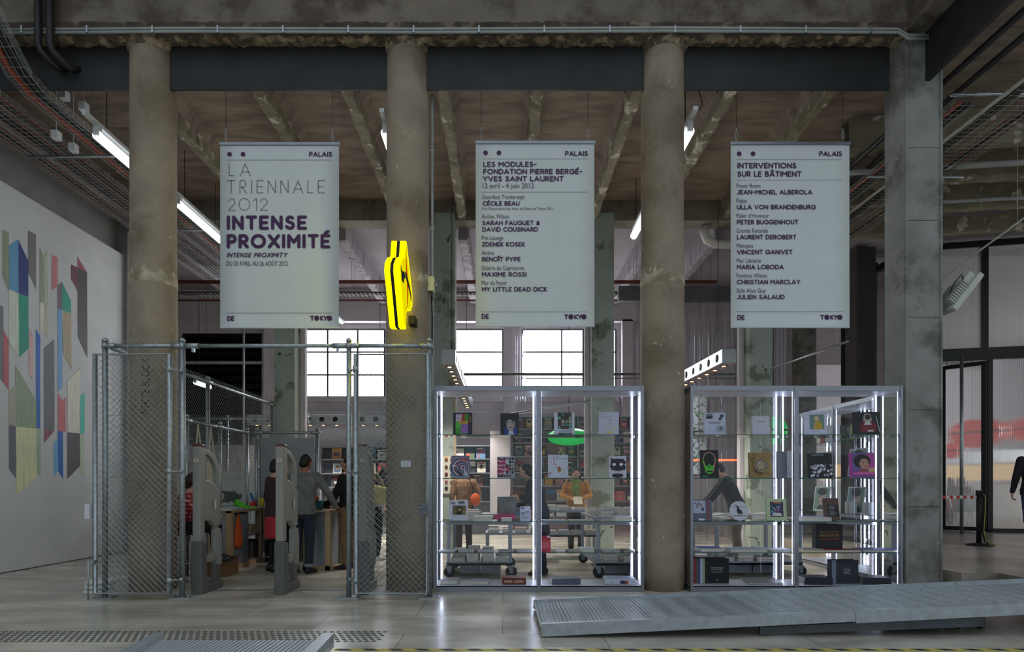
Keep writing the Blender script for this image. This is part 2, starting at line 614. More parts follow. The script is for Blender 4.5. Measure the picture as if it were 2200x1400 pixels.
for i, x in enumerate(COLX):
    mb = MB(M_COLUMN)
    zs = [0, .3, 1, 2, 3, 3.82, 3.86, 3.93, 3.97, 4.6, 5.4, 6.2, 6.78]
    prof = []
    for z in zs:
        r = CR + (.006 if z < 3.9 else -.002)
        prof.append((r, z))
    mb.lathe(prof, (x, 7.855, 0), 48)
    col = struct(mb, 'round_column', 'round grey brown concrete column, %s of the front row' % ['left one, stencilled and behind wire mesh,', 'middle one carrying the yellow sign,', 'right one between the two lit showcases,'][i], 'column')
    col['label'] = ['round brown concrete column behind the left mesh gate, stencilled with black letters', 'round brown concrete column carrying the lit yellow sign',
                    'round brown concrete column between the two lit showcases'][i]
    mb = MB(M_SCAR)
    n = 64
    vs = []
    for j in range(n):
        a = 2 * pi * j / n
        top = 3.93 + .05 * abs(sin(3 * a + i * 2)) + random.uniform(0, .035)
        if j % 7 == 0: top += .08
        bot = 3.85 + random.uniform(-.012, .012)
        for z, r in ((bot, CR + .007), (bot + .03, CR + .013), (top - .02, CR + .006), (top, CR - .003)):
            vs.append((x + r * cos(a), 7.855 + r * sin(a), z))
    mb.add(vs, [(j * 4 + k, ((j + 1) % n) * 4 + k, ((j + 1) % n) * 4 + k + 1, j * 4 + k + 1) for j in range(n) for k in range(3)], smooth=True)
    o = mb.build('plaster_scar', col); o['label'] = 'pale ragged plaster ring'
    mb = MB(M_BROKEN)
    vs = []
    for j in range(48):
        a = 2 * pi * j / 48
        for z, r in ((6.77 + random.uniform(-.015, .02), CR - .002), (6.79, CR + random.uniform(.0, .02)), (6.84, CR + random.uniform(.01, .05)), (6.9, CR + .03)):
            vs.append((x + r * cos(a), 7.855 + r * sin(a) * .95, z))
    mb.add(vs, [(j * 4 + k, ((j + 1) % 48) * 4 + k, ((j + 1) % 48) * 4 + k + 1, j * 4 + k + 1) for j in range(48) for k in range(3)])
    o = mb.build('broken_collar', col); o['label'] = 'crumbled plaster where the column meets the beam'

# square pillar at the right
mb = MB(M_CONCGREY)
mb.box(4.985, 5.455, 7.62, 8.02, 0, 6.95)
for x in (4.99, 5.42):
    mb.box(x, x + .03, 7.606, 7.622, 0, 6.9)
for z in (1.05, 2.25, 3.4, 4.6, 5.5):
    mb.box(5.03, 5.415, 7.617, 7.623, z, z + .008, M_CONCDARK)
struct(mb, 'square_pillar', 'tall square grey concrete pillar right of the showcases', 'pillar', bev=.008)
# second row of square columns
for i, (x, y, m, lab) in enumerate([
        (-4.46, 12.8, M_GREENCOL, 'square grey green column behind the cash desk'),
        (-1.21, 12.8, M_GREENCOL, 'square grey green column behind the left showcase, next to the trinket board'),
        (2.05, 12.8, M_GREENCOL, 'square mould streaked column behind the left showcase, on its right'),
        (5.28, 12.8, M_GREENCOL, 'square mould streaked column behind the right showcase'),
        (8.53, 17.4, M_CONCGREY, 'pale square column farthest back on the right'),
        (8.5, 14.6, mat('dark_column', '3d3835', .8, var=.12, scale=2), 'dark square column beside the black framed partition')]):
    mb = MB(m)
    w = .23 if i != 0 else .21
    mb.box(x - w, x + w, y - .24, y + .24, 0, 6.9)
    if i < 4:
        mb.box(x + w, x + w + .12, y + .05, y + .2, 0, 6.9, M_BACK) if i in (0,) else mb.box(x - w - .1, x - w, y + .05, y + .2, 0, 6.9, M_BACK)
    struct(mb, 'square_column', lab, 'column', bev=.015)

# left white wall with the plaster band above
mb = MB(M_PLASTER)
mb.box(-7.62, -7.5, 0, 12.15, 0, 5.87)
struct(mb, 'wall_left', 'tall white wall carrying the painted facets', 'wall')
mb = MB(M_GREYPL)
mb.box(-7.9, -7.62, 0, 13, 5.7, 6.55)
mb.box(-7.75, -7.42, 12.15, 12.6, 0, 6.55)
mb.box(-16, -7.7, 0, .2, 0, 8.4)
mb.box(-7.95, -7.66, 0, 12.6, 6.55, 8.4)
struct(mb, 'wall_left', 'grey plaster band above and beside the white wall', 'wall')
mb = MB(M_BLACK)
mb.box(-7.503, -7.497, 0, 12.1, .002, .012)  # black strip put in for the shade at the wall foot
struct(mb, 'trim_1', 'black strip painted as the shadow gap under the white wall', 'trim')
mb = MB(M_BACK)
mb.box(-16.2, -16, 0, 18.4, 0, 8.4)
struct(mb, 'wall_outer', 'outer wall far left', 'wall')

# back wall with openings
WIN = [(-5.84, -3.46), (-2.73, 0.0), (.586, 3.31)]
WZ0, WZ1 = 3.91, 5.88
mb = MB(M_BACK)
mb.box(-9.4, 5.5, 18.0, 18.3, 0, 2.5)
mb.box(-6.85, 5.5, 18.0, 18.3, 2.5, WZ0)
xs = [-6.85] + [q for w in WIN for q in w] + [5.5]
for a, b in zip(xs[::2], xs[1::2]):
    mb.box(a, b, 18.0, 18.3, WZ0, WZ1)
mb.box(-6.85, 5.5, 18.0, 18.3, WZ1, 7.0)
mb.box(-16, -9.4, 18.0, 18.3, 0, 7.0)
mb.box(-9.4, -6.85, 18.0, 18.3, 5.78, 7.0)
mb.box(5.5, 6.05, 18.0, 18.3, 0, 1.6); mb.box(5.5, 6.05, 18.0, 18.3, 4.2, 7.0)
mb.box(6.05, 9.2, 18.0, 18.3, 0, 7.0)
struct(mb, 'wall_back', 'lilac grey back wall with the steel windows', 'wall')
mb = MB(M_BACK)
mb.box(-6.85, -6.4, 17.6, 18.0, 0, 6.1); mb.box(-3.3, -2.95, 17.75, 18, 0, 6.1); mb.box(.02, .42, 17.7, 18, 0, 6.1); mb.box(3.45, 3.75, 17.7, 18, 0, 6.1)
struct(mb, 'wall_pier', 'lilac grey piers between the windows', 'pier')
M_PANE = emitter('daylit_frosted_pane', 'f3f7ff', 11, var=.35)
M_MUNT = mat('window_steel', '55575c', .5, .3)
for i, (a, b) in enumerate(WIN):
    mb = MB(M_MUNT)
    w = b - a
    vx = [a + w * q for q in ([.0, .3, .67, 1] if i == 0 else [0, .08, .3, 1] if i == 1 else [0, .42, .65, .87, 1])]
    for x in vx: mb.box(x - .025, x + .025, 17.98, 18.06, WZ0, WZ1)
    for z in (WZ0, 4.55, 5.22, WZ1): mb.box(a, b, 17.985, 18.055, z - .022, z + .022)
    o = struct(mb, 'window_%d' % (i + 1), ['left steel window above the bookcases', 'middle steel window above the left showcase', 'right steel window half hidden by the middle banner'][i] + ', frosted and daylit', 'window')
    mb = MB(M_PANE)
    mb.quad((a, 18.03, WZ0), (b, 18.03, WZ0), (b, 18.03, WZ1), (a, 18.03, WZ1))
    mb.build('frosted_pane', o)
    mb = MB(M_BACK)
    mb.box(a - .08, b + .08, 17.86, 18.0, WZ0 - .16, WZ0 - .02); mb.box(a - .08, b + .08, 17.93, 18.0, WZ0 - .5, WZ0 - .42)
    mb.build('window_sill', o)
# added window standing in for foliage mirrored in the showcase glass
mb = MB(M_MUNT)
for x in (5.52, 6.03): mb.box(x - .03, x + .03, 18.0, 18.08, 1.6, 4.2)
for z in (1.62, 2.9, 4.18): mb.box(5.5, 6.05, 18.0, 18.08, z - .025, z + .025)
o = struct(mb, 'window_4', 'narrow added window standing in for foliage reflected in the right showcase', 'window')
mb = MB(glass('added_window_pane')); mb.quad((5.5, 18.05, 1.6), (6.05, 18.05, 1.6), (6.05, 18.05, 4.2), (5.5, 18.05, 4.2)); mb.build('pane', o)

# black louvred opening
mb = MB(mat('black_louvre', '15141a', .35, .3, var=.1))
mb.box(-9.4, -6.85, 18.15, 18.25, 2.5, 5.78)
for k in range(14):
    z = 2.6 + k * .235
    mb.prism([(-9.4, 18.0, z), (-9.4, 18.13, z + .13), (-9.4, 18.13, z + .16), (-9.4, 18.0, z + .03)], (2.55, 0, 0))
o = struct(mb, 'shutter', 'black louvred shutter filling the opening at the far left', 'shutter')
mb = MB(mat('pale_steel_post', 'b9b6ba', .5, .2))
mb.box(-7.02, -6.86, 17.9, 18.0, 0, 5.9)
mb.cyl((-7.25, 17.2, .4), (-7.25, 17.2, 6.2), .03)
struct(mb, 'trim_2', 'pale steel post at the edge of the black shutter', 'trim')
mb = MB(mat('pale_steel_post', 'b9b6ba', .5, .2))
mb.box(-9.4, -6.9, 17.95, 17.99, 4.86, 4.94)
struct(mb, 'trim_3', 'pale rail across the black shutter', 'trim')

# right hall: crosswise ribs, end walls
RH = Matrix.Rotation(R(-8), 3, 'Z')
mb = MB(M_SLAB)
mb.box(5.3, 24, 7.4, 16.6, 7.17, 7.4)
struct(mb, 'ceiling', 'brown concrete ceiling of the right hall', 'ceiling')
for i, (y, zb) in enumerate([(9.3, 6.62), (10.5, 6.62), (11.7, 6.62), (12.9, 6.62)]):
    mb = MB(M_RIB)
    n = 60
    vs, fs = [], []
    for k in range(n + 1):
        x = 5.5 + k * .16
        yy = y + .14 * (10 - x) * .9
        j = lambda a: random.uniform(-a, a)
        vs += [(x, yy - .1 + j(.006), 7.18), (x, yy - .1 + j(.02), zb + .05 + j(.03)), (x, yy - .07 + j(.02), zb + j(.015)),
               (x, yy + .08 + j(.01), zb + j(.012)), (x, yy + .1, zb + .03), (x, yy + .1, 7.18)]
    for k in range(n):
        fs += [(k * 6 + q, k * 6 + q + 6, k * 6 + q + 7, k * 6 + q + 1) for q in range(5)]
    mb.add(vs, fs)
    struct(mb, 'ceiling_rib', 'crosswise flaking ceiling rib of the right hall, %s from the front' % ORD[i], 'ceiling rib')
mb = MB(M_BACK)
mb.box(9, 24, 28, 28.3, 0, 7); mb.box(23.8, 24, 7, 28, 0, 8.4)
struct(mb, 'wall_cafe', 'pale back wall of the cafe beyond the partition', 'wall')
mb = MB(M_WHITECEIL)
mb.box(9, 24, 14.8, 28.3, 6.8, 7.0)
struct(mb, 'ceiling', 'pale ceiling of the cafe', 'ceiling')

# ------------------------------------------------------------------ lettering
def _arc(cx, cy, rx, ry, a0, a1, n=12):
    return [(cx + rx * cos(R(a0 + (a1 - a0) * i / n)), cy + ry * sin(R(a0 + (a1 - a0) * i / n))) for i in range(n + 1)]


GLYPH = {
    'A': (.86, [[(0, 0), (.43, 1), (.86, 0)], [(.15, .3), (.71, .3)]]),
    'B': (.6, [[(0, 0), (0, 1), (.3, 1)] + _arc(.3, .77, .23, .23, 90, -90) + [(0, .54)], [(.3, .54)] + _arc(.33, .27, .27, .27, 90, -90) + [(0, 0)]]),
    'C': (.84, [_arc(.5, .5, .5, .5, 48, 312, 20)]),
    'D': (.76, [[(0, 0), (0, 1), (.26, 1)] + _arc(.26, .5, .5, .5, 90, -90, 16) + [(0, 0)]]),
    'E': (.54, [[(.54, 1), (0, 1), (0, 0), (.54, 0)], [(0, .5), (.46, .5)]]),
    'F': (.52, [[(.52, 1), (0, 1), (0, 0)], [(0, .5), (.44, .5)]]),
    'G': (.94, [_arc(.5, .5, .5, .5, 45, 330, 20) + [(.96, .46), (.58, .46)]]),
    'H': (.68, [[(0, 0), (0, 1)], [(.68, 0), (.68, 1)], [(0, .5), (.68, .5)]]),
    'I': (.02, [[(.01, 0), (.01, 1)]]),
    'J': (.42, [[(.42, 1), (.42, .24)] + _arc(.2, .22, .22, .22, 0, -150)]),
    'K': (.6, [[(0, 0), (0, 1)], [(.56, 1), (.04, .46), (.6, 0)]]),
    'L': (.48, [[(0, 1), (0, 0), (.48, 0)]]),
    'M': (.84, [[(0, 0), (0, 1), (.42, .42), (.84, 1), (.84, 0)]]),
    'N': (.7, [[(0, 0), (0, 1), (.7, 0), (.7, 1)]]),
    'O': (1, [_arc(.5, .5, .5, .5, 0, 360, 28)]),
    'P': (.58, [[(0, 0), (0, 1), (.3, 1)] + _arc(.3, .72, .28, .28, 90, -90) + [(0, .44)]]),
    'Q': (1, [_arc(.5, .5, .5, .5, 0, 360, 28), [(.6, .3), (1, -.05)]]),
    'R': (.6, [[(0, 0), (0, 1), (.3, 1)] + _arc(.3, .73, .27, .27, 90, -90) + [(0, .46)], [(.22, .46), (.6, 0)]]),
    'S': (.58, [_arc(.3, .75, .25, .25, 40, 200, 9) + [(.18, .58), (.42, .47)] + _arc(.28, .26, .29, .26, 40, -155, 12)]),
    'T': (.66, [[(0, 1), (.66, 1)], [(.33, 1), (.33, 0)]]),
    'U': (.68, [[(0, 1), (0, .34)] + _arc(.34, .34, .34, .34, 180, 360) + [(.68, 1)]]),
    'V': (.8, [[(0, 1), (.4, 0), (.8, 1)]]),
    'W': (1.2, [[(0, 1), (.3, 0), (.6, .9), (.9, 0), (1.2, 1)]]),
    'X': (.76, [[(0, 0), (.76, 1)], [(0, 1), (.76, 0)]]),
    'Y': (.76, [[(0, 1), (.38, .5), (.76, 1)], [(.38, .5), (.38, 0)]]),
    'Z': (.62, [[(0, 1), (.62, 1), (0, 0), (.62, 0)]]),
    '&': (.7, [[(.66, 0), (.16, .62)] + _arc(.32, .78, .19, .2, 215, -30) + [(.1, .4)] + _arc(.27, .22, .24, .22, 140, 320), [(.3, .44), (.7, .44)]]),
    '-': (.36, [[(0, .5), (.36, .5)]]),
    '/': (.5, [[(0, -.05), (.5, 1.05)]]),
    "'": (.02, [[(.01, 1), (.01, .75)]]),
    '0': (1, [_arc(.5, .5, .5, .5, 0, 360, 28)]),
    '1': (.3, [[(0, .82), (.3, 1), (.3, 0)]]),
    '2': (.66, [_arc(.33, .7, .3, .3, 170, -35, 12) + [(.02, 0), (.66, 0)]]),
    ' ': (.22, []),
}
ACC = {'É': ('E', 'a'), 'È': ('E', 'a'), 'Â': ('A', 'c'), 'Ô': ('O', 'c'), 'Î': ('I', 'c'), 'Ê': ('E', 'c')}


def strokes(s, track=.3):
    x, out = 0, []
    for ch in s:
        acc = None
        if ch in ACC: ch, acc = ACC[ch]
        w, pls = GLYPH[ch]
        out += [[(x + a, b) for a, b in pl] for pl in pls]
        c = x + w / 2
        if acc == 'a': out.append([(c - .02, 1.22), (c + .22, 1.38)])
        if acc == 'c': out.append([(c - .24, 1.18), (c, 1.36), (c + .24, 1.18)])
        x += w + track
    return out, x - track


def stroke_text(mb, s, o, u, v, cap, width, r=.098, track=.3, dotted=0, slant=0, discs=(), m=None):
    """capitals drawn as round-ended strokes: o = lower left corner, u, v unit directions, cap height and width in metres"""
    pls, w = strokes(s, track)
    o, u, v = Vector(o), Vector(u), Vector(v)
    h = cap - 2 * r * cap
    sx = (width - 2 * r * cap) / max(w, .01)
    rr = r * cap
    nrm = u.cross(v)
    cnt = [0]

    def lift():
        cnt[0] = (cnt[0] + 1) % 40
        return nrm * (cnt[0] * 3e-5)
    P = lambda a, b: o + u * (rr + a * sx + slant * b * h) + v * (rr + b * h)

    def disc(c, q, n=12):
        c = c + lift()
        mb.poly([c + u * (q * cos(2 * pi * j / n)) + v * (q * sin(2 * pi * j / n)) for j in range(n)], m)
    for pl in pls:
        pts = [P(a, b) for a, b in pl]
        if dotted:
            L = [0]
            for a, b in zip(pts[:-1], pts[1:]): L.append(L[-1] + (b - a).length)
            k = max(1, round(L[-1] / dotted))
            for i in range(k + 1):
                t = L[-1] * i / k
                for j in range(len(pts) - 1):
                    if L[j + 1] >= t - 1e-9:
                        f = (t - L[j]) / max(L[j + 1] - L[j], 1e-9)
                        disc(pts[j].lerp(pts[j + 1], f), rr, 8)
                        break
        else:
            for a, b in zip(pts[:-1], pts[1:]):
                d = (b - a)
                if d.length < 1e-7: continue
                d.normalize()
                q = (v * d.dot(u) - u * d.dot(v)) * rr
                e = lift()
                mb.quad(a - q + e, b - q + e, b + q + e, a + q + e, m)
            for p in pts: disc(p, rr, 10)


_TXT = {}


def _type(s):
    if s not in _TXT:
        cu = bpy.data.curves.new('type', 'FONT')
        cu.body = s; cu.resolution_u = 3
        ob = bpy.data.objects.new('type', cu)
        COL.objects.link(ob)
        me = bpy.data.meshes.new_from_object(ob)
        vs = [v.co.copy() for v in me.vertices]; fs = [tuple(p.vertices) for p in me.polygons]
        bpy.data.objects.remove(ob); bpy.data.curves.remove(cu); bpy.data.meshes.remove(me)
        _TXT[s] = (vs, fs)
    return _TXT[s]


CAPH = None


def type_text(mb, s, o, u, v, cap, width=None, m=None, wrap=None):
    """plain sans type; fitted to a width when given"""
    global CAPH
    if CAPH is None: CAPH = max(p.y for p in _type('H')[0])
    vs, fs = _type(s)
    if not vs: return
    x0 = min(p.x for p in vs); x1 = max(p.x for p in vs)
    o, u, v = Vector(o), Vector(u), Vector(v)
    k = cap / CAPH
    kx = width / (x1 - x0) if width else k
    if wrap:
        mb.add([wrap((p.x - x0) * kx, p.y * k) for p in vs], fs, m, False)
    else:
        mb.add([o + u * ((p.x - x0) * kx) + v * (p.y * k) for p in vs], fs, m, False)


class Cover:
    """the printed front of a book, sign or poster: s to the right and t up, both 0..1"""
    def __init__(s, mb, o, U, V):
        s.mb, s.o, s.U, s.V = mb, Vector(o), Vector(U), Vector(V)
        s.n = s.U.cross(s.V).normalized()
        s.e = .0006

    def P(s, a, b): return s.o + s.U * a + s.V * b + s.n * s.e

    def up(s): s.e += .0004

    def rect(s, a0, b0, a1, b1, c):
        s.mb.quad(s.P(a0, b0), s.P(a1, b0), s.P(a1, b1), s.P(a0, b1), paint(c)); s.up(); return s

    def poly(s, pts, c):
        s.mb.poly([s.P(a, b) for a, b in pts], paint(c)); s.up(); return s

    def disc(s, a, b, r, c, ry=None, n=18, rot=0):
        asp = s.U.length / s.V.length
        ry = r * asp if ry is None else ry
        pts = []
        for j in range(n):
            x, y = r * cos(2 * pi * j / n), ry * sin(2 * pi * j / n)
            if rot: x, y = x * cos(rot) - y / asp * sin(rot), (x * sin(rot) + y / asp * cos(rot)) * asp
            pts.append((a + x, b + y))
        return s.poly(pts, c)

    def line(s, pts, w, c):
        for (a0, b0), (a1, b1) in zip(pts[:-1], pts[1:]):
            p, q = s.P(a0, b0), s.P(a1, b1)
            d = (q - p)
            if d.length < 1e-6: continue
            k = d.normalized().cross(s.n) * (w * s.U.length / 2)
            s.mb.quad(p - k, q - k, q + k, p + k, paint(c))
        s.up(); return s

    def text(s, t, a, b, h, w, c, stroke=False):
        u, v = s.U.normalized(), s.V.normalized()
        if stroke:
            stroke_text(s.mb, t, s.P(a, b), u, v, h * s.V.length, w * s.U.length, m=paint(c))
        else:
            type_text(s.mb, t, s.P(a, b), u, v, h * s.V.length, w * s.U.length, m=paint(c))
        s.up(); return s

    def blobs(s, n, cols, a0, b0, a1, b1, r, seed=0):
        q = random.Random(seed)
        for i in range(n):
            s.disc(q.uniform(a0, a1), q.uniform(b0, b1), r * q.uniform(.5, 1.2), q.choice(cols), n=8)
        return s


# ------------------------------------------------------------------ stencil on the left column
def stencil(i, x, a_c, z0, cap, length, s):
    col = [o for o in bpy.data.objects if o.name.startswith('round_column')]
    col.sort(key=lambda o: o.data.vertices[0].co.x)
    mb = MB(mat('stencil_black', '1b1a18', .8, var=.3, scale=20))
    r = CR + .0075

    def wrap(p, q):
        # text runs upwards: along = z, across = round the column
        a = a_c - q / r
        return Vector((x + r * cos(a), 7.855 + r * sin(a), z0 + p))
    type_text(mb, s, (0, 0, 0), (1, 0, 0), (0, 1, 0), cap, length, wrap=wrap)
    o = mb.build('stencilled_lettering', col[i])
    o['label'] = 'black stencilled letters running up the column'


stencil(0, COLX[0], R(-90 + 20), az(896, 7.59), .088, az(757, 7.59) - az(896, 7.59), 'WHITE BLOCK /')


# ------------------------------------------------------------------ the three hanging banners
YB = 7.85
PUR = mat('purple_ink', '452050', .6, var=.03)
GREYINK = mat('grey_purple_ink', '5a4a60', .6, var=.03)
M_BANNER = mat('banner_cloth', 'd6dddb', .75, var=.02, scale=3)


def banner(label, xl, xr, yt, yb, lines):
    zt, zb = az(yt, YB), az(yb, YB)
    x0, x1 = ax(xl, YB), ax(xr, YB)
    t = thing('hanging_banner', label, 'banner', ((x0 + x1) / 2, YB, zb), 0, 'exhibition banners hanging between the columns')
    mb = MB(M_BANNER)
    nx, nz = 6, 14
    vs = []
    for j in range(nz + 1):
        for i in range(nx + 1):
            s, q = i / nx, j / nz
            vs.append((x0 + (x1 - x0) * s, YB + .0035 * sin(s * 5 + q * 3) * (1 - q), zb + (zt - zb - .02) * q))
    k = len(vs)
    vs += [(a, b + .003, c) for a, b, c in vs]
    w = nx + 1
    fs = []
    for j in range(nz):
        for i in range(nx):
            a = j * w + i
            fs += [(a, a + 1, a + w + 1, a + w), (k + a, k + a + w, k + a + w + 1, k + a + 1)]
    for j in range(nz):
        for a in (j * w, j * w + nx): fs.append((a, a + w, k + a + w, k + a))
    for i in range(nx):
        for a in (i, nz * w + i): fs.append((a, a + 1, k + a + 1, k + a))
    mb.add(vs, fs, smooth=True)
    mb.build('cloth', t)
    mb = MB(M_ALU)
    mb.box(x0 - .005, x1 + .012, YB - .012, YB + .014, zt - .035, zt)
    mb.build('top_rail', t)
    mb = MB(M_BANNER)
    mb.cyl((x0, YB, zb), (x1, YB, zb), .009, 8)
    mb.build('bottom_hem', t)
    for px in (xl + 12, xr - 14):
        x = ax(px, YB)
        mb = MB(M_GALV)
        mb.tube([(x, YB, zt + .17), (x, YB, 7.17)], .003, 4, M_BLACK)
        mb.tube([(x, YB, zt + .14), (x + .014, YB, zt + .09), (x + .01, YB, zt + .05), (x, YB, zt + .035), (x - .01, YB, zt + .05), (x - .014, YB, zt + .09)], .004, 5, closed=True)
        mb.cyl((x, YB, zt - .005), (x, YB, zt + .04), .004, 6)
        mb.cyl((x, YB, zt + .14), (x, YB, zt + .18), .006, 6)
        mb.build('hanging_wire', t)
    mb = MB(PUR)
    yf = YB - .0065
    u, v = (1, 0, 0), (0, 0, 1)

    def disc(px, py, rpx, m=None):
        c = Vector((ax(px, yf), yf, az(py, yf))); r = rpx / F * yf
        mb.poly([c + Vector((r * cos(2 * pi * j / 20), 0, r * sin(2 * pi * j / 20))) for j in range(20)], m)
    for L in lines:
        kind = L[0]
        if kind == 'o':
            disc(L[1], L[2], L[3])
        elif kind == '.':
            _, a, b, y = L
            n = int((b - a) / 2.1)
            for i in range(n + 1):
                c = Vector((ax(a + (b - a) * i / n, yf), yf, az(y, yf))); r = .7 / F * yf
                mb.poly([c + Vector((r * cos(2 * pi * j / 6), 0, r * sin(2 * pi * j / 6))) for j in range(6)])
        elif kind == 't':
            _, s, a, b, top, base = L[:6]
            opt = L[6] if len(L) > 6 else {}
            stroke_text(mb, s, (ax(a, yf), yf, az(base, yf)), u, v, (base - top) / F * yf, (b - a) / F * yf, **opt)
        elif kind == 'c':
            _, s, a, b, top, base = L
            type_text(mb, s, (ax(a, yf), yf, az(base, yf)), u, v, (base - top) / F * yf, (b - a) / F * yf, m=GREYINK)
    o = mb.build('lettering', t)
    o['label'] = 'purple printed lettering'
    return t


def tokyo(a, b, top, base):
    w = b - a
    h = base - top
    return [('t', 'T', a, a + w * .19, top, base, dict(r=.12)), ('o', a + w * .305, (top + base) / 2, h * .54), ('t', 'K', a + w * .455, a + w * .62, top, base, dict(r=.12)),
            ('t', 'Y', a + w * .61, a + w * .79, top, base, dict(r=.12)), ('o', b - h * .54, (top + base) / 2, h * .54)]


BO = {'r': .105, 'track': .34}
banner('white hanging banner between the left and middle columns, headed with dotted capitals', 473, 728, 306, 704, [
    ('o', 493, 331, 5), ('o', 522, 331, 5), ('t', 'PALAIS', 664, 713.5, 325.5, 336.5), ('.', 488, 713, 343.5),
    ('t', 'LA', 491, 538, 350, 378, dict(r=.038, dotted=3.05 / F * YB, track=.55)), ('t', 'TRIENNALE', 488, 697, 386.5, 415, dict(r=.038, dotted=3.05 / F * YB, track=.5)),
    ('t', '2012', 489, 575.5, 425, 452.5, dict(r=.038, dotted=3.05 / F * YB, track=.35)),
    ('t', 'INTENSE', 486.5, 659.5, 462.5, 493.5, dict(r=.112, track=.44)), ('t', 'PROXIMITÉ', 486.5, 709.5, 502.5, 533.5, dict(r=.112, track=.42)),
    ('t', 'INTENSE PROXIMITY', 486.5, 616, 542.5, 552.5, dict(r=.09, slant=.3, track=.36)),
    ('c', 'DU 20 AVRIL AU 26 AOÛT 2012', 486, 618, 561, 570.5), ('.', 488, 713, 672), ('t', 'DE', 488, 503, 678.5, 689, BO)] + tokyo(666, 713.5, 678, 688.5))

banner('white hanging banner between the middle and right columns, its longest heading in three lines', 1022, 1277, 303, 701, [
    ('o', 1043, 328, 5), ('o', 1072, 328, 5), ('t', 'PALAIS', 1214, 1263, 324, 335), ('.', 1037, 1263, 341),
    ('t', 'LES MODULES-', 1038, 1153, 347, 358.5), ('t', 'FONDATION PIERRE BERGÉ-', 1038, 1251, 362.5, 374), ('t', 'YVES SAINT LAURENT', 1037, 1211, 378, 389.5),
    ('c', '12 avril - 4 juin 2012', 1037, 1147, 393, 404), ('.', 1036, 1261, 412.5),
    ('c', 'Sous-face Trente-sept', 1036, 1127, 418, 427), ('t', 'CÉCILE BEAU', 1036.5, 1116, 432, 441.5), ('c', 'Prix Découverte des Amis du Palais de Tokyo 2011', 1036, 1188, 445, 450.5),
    ('c', 'Arches Wilson', 1035, 1094, 460, 469), ('t', 'SARAH FAUGUET &', 1036, 1160, 473.5, 483.5), ('t', 'DAVID COUSINARD', 1036, 1156, 487.5, 497.5),
    ('c', 'Pré-Lounge', 1035, 1081, 506, 515), ('t', 'ZDENEK KOSEK', 1035, 1128, 519.5, 529.5), ('c', 'Alcôve', 1034.5, 1061, 538, 547), ('t', 'BENOÎT PYPE', 1035, 1118.5, 551.5, 561.5),
    ('c', 'Galerie du Capricorne', 1034.5, 1126, 570.5, 579.5), ('t', 'MAXIME ROSSI', 1035, 1131.5, 584, 594), ('c', 'Mur du Foyer', 1034.5, 1089, 602.5, 611.5),
    ('t', 'MY LITTLE DEAD DICK', 1035, 1175.5, 616, 626), ('.', 1034.5, 1260, 669.5), ('t', 'DE', 1034.5, 1050, 674, 684.5, BO)] + tokyo(1212, 1260, 675, 685.5))

_L = []
for nm, a, ar, b in [('Power Room', 1634, 'JEAN-MICHEL ALBEROLA', 1745), ('Païpe', 1605, 'ULLA VON BRANDENBURG', 1753), ("Palier d'Honneur", 1652, 'PETER BUGGENHOUT', 1715),
                     ('Grande Rotonde', 1650, 'LAURENT DEROBERT', 1711), ('Métopes', 1618, 'VINCENT GANIVET', 1703), ('Mur Librairie', 1635, 'MARIA LOBODA', 1684),
                     ('Fenêtres Wilson', 1648, 'CHRISTIAN MARCLAY', 1720), ('Salle Alice Guy', 1645, 'JULIEN SALAUD', 1686)]:
    k = len(_L) // 2 * 32.15
    _L += [('c', nm, 1582.5, a, 394 + k, 403 + k), ('t', ar, 1583, b, 407.5 + k, 417.5 + k)]
banner('white hanging banner between the right column and square pillar, filled with eight names', 1570, 1825, 305, 703, [
    ('o', 1588, 330, 5), ('o', 1618, 330, 5), ('t', 'PALAIS', 1760, 1809, 324.5, 335.5), ('.', 1583, 1808, 342.5),
    ('t', 'INTERVENTIONS', 1584, 1711, 349.5, 361.5), ('t', 'SUR LE BÂTIMENT', 1584, 1722, 367.5, 379.5), ('.', 1583, 1808, 386.5),
    ('.', 1584, 1809, 669), ('t', 'DE', 1584, 1600, 676, 687, BO)] + _L + tokyo(1762, 1810, 676, 686.5))

# ------------------------------------------------------------------ lit yellow sign on the middle column
M_YEL = emitter('lit_yellow_acrylic', 'fff000', 3.2)
M_YELF = emitter('lit_yellow_face', 'f2e200', .92)
M_RED = emitter('lit_red_print', 'd01808', .7)
SXL, SXR = -1.33, -1.165
sxy = lambda x, y: x + .075 * (y - 6.9)


def _sgn(Y, py): return (Y, az(py, 7.05))


# outline in the (y, z) plane, seen from the side
SIGN = [_sgn(7.22, 505), _sgn(7.17, 543), _sgn(7.02, 556), _sgn(6.92, 575), _sgn(6.90, 592), _sgn(6.97, 620), _sgn(7.14, 698),
        _sgn(7.24, 698), _sgn(7.26, 662), _sgn(7.30, 652), _sgn(7.46, 646), _sgn(7.56, 630), _sgn(7.57, 605), _sgn(7.50, 580), _sgn(7.36, 532), _sgn(7.27, 505)]
t = thing('lit_sign', 'lit yellow faceted sign with black band fixed to the middle column', 'sign', ((SXL + SXR) / 2, 7.2, az(698, 7.05)))
w3 = (SXR - SXL)
for a, b, m, n in ((SXL, SXL + w3 * .385, M_YEL, 'lit_panel'), (SXR - w3 * .385, SXR, M_YEL, 'lit_panel')):
    mb = MB(m)
    mb.prism([(sxy(a, y), y, z) for y, z in SIGN], (b - a, 0, 0))
    mb.build(n, t)
mb = MB(M_BLACK)
mb.prism([(sxy(SXL + w3 * .385, y), y, z) for y, z in SIGN], (w3 * .23, 0, 0))
o = mb.build('dark_band', t); o['label'] = 'black band round the sign edge'
cyz = (sum(p[0] for p in SIGN) / len(SIGN), sum(p[1] for p in SIGN) / len(SIGN))
mb = MB(M_YELF)
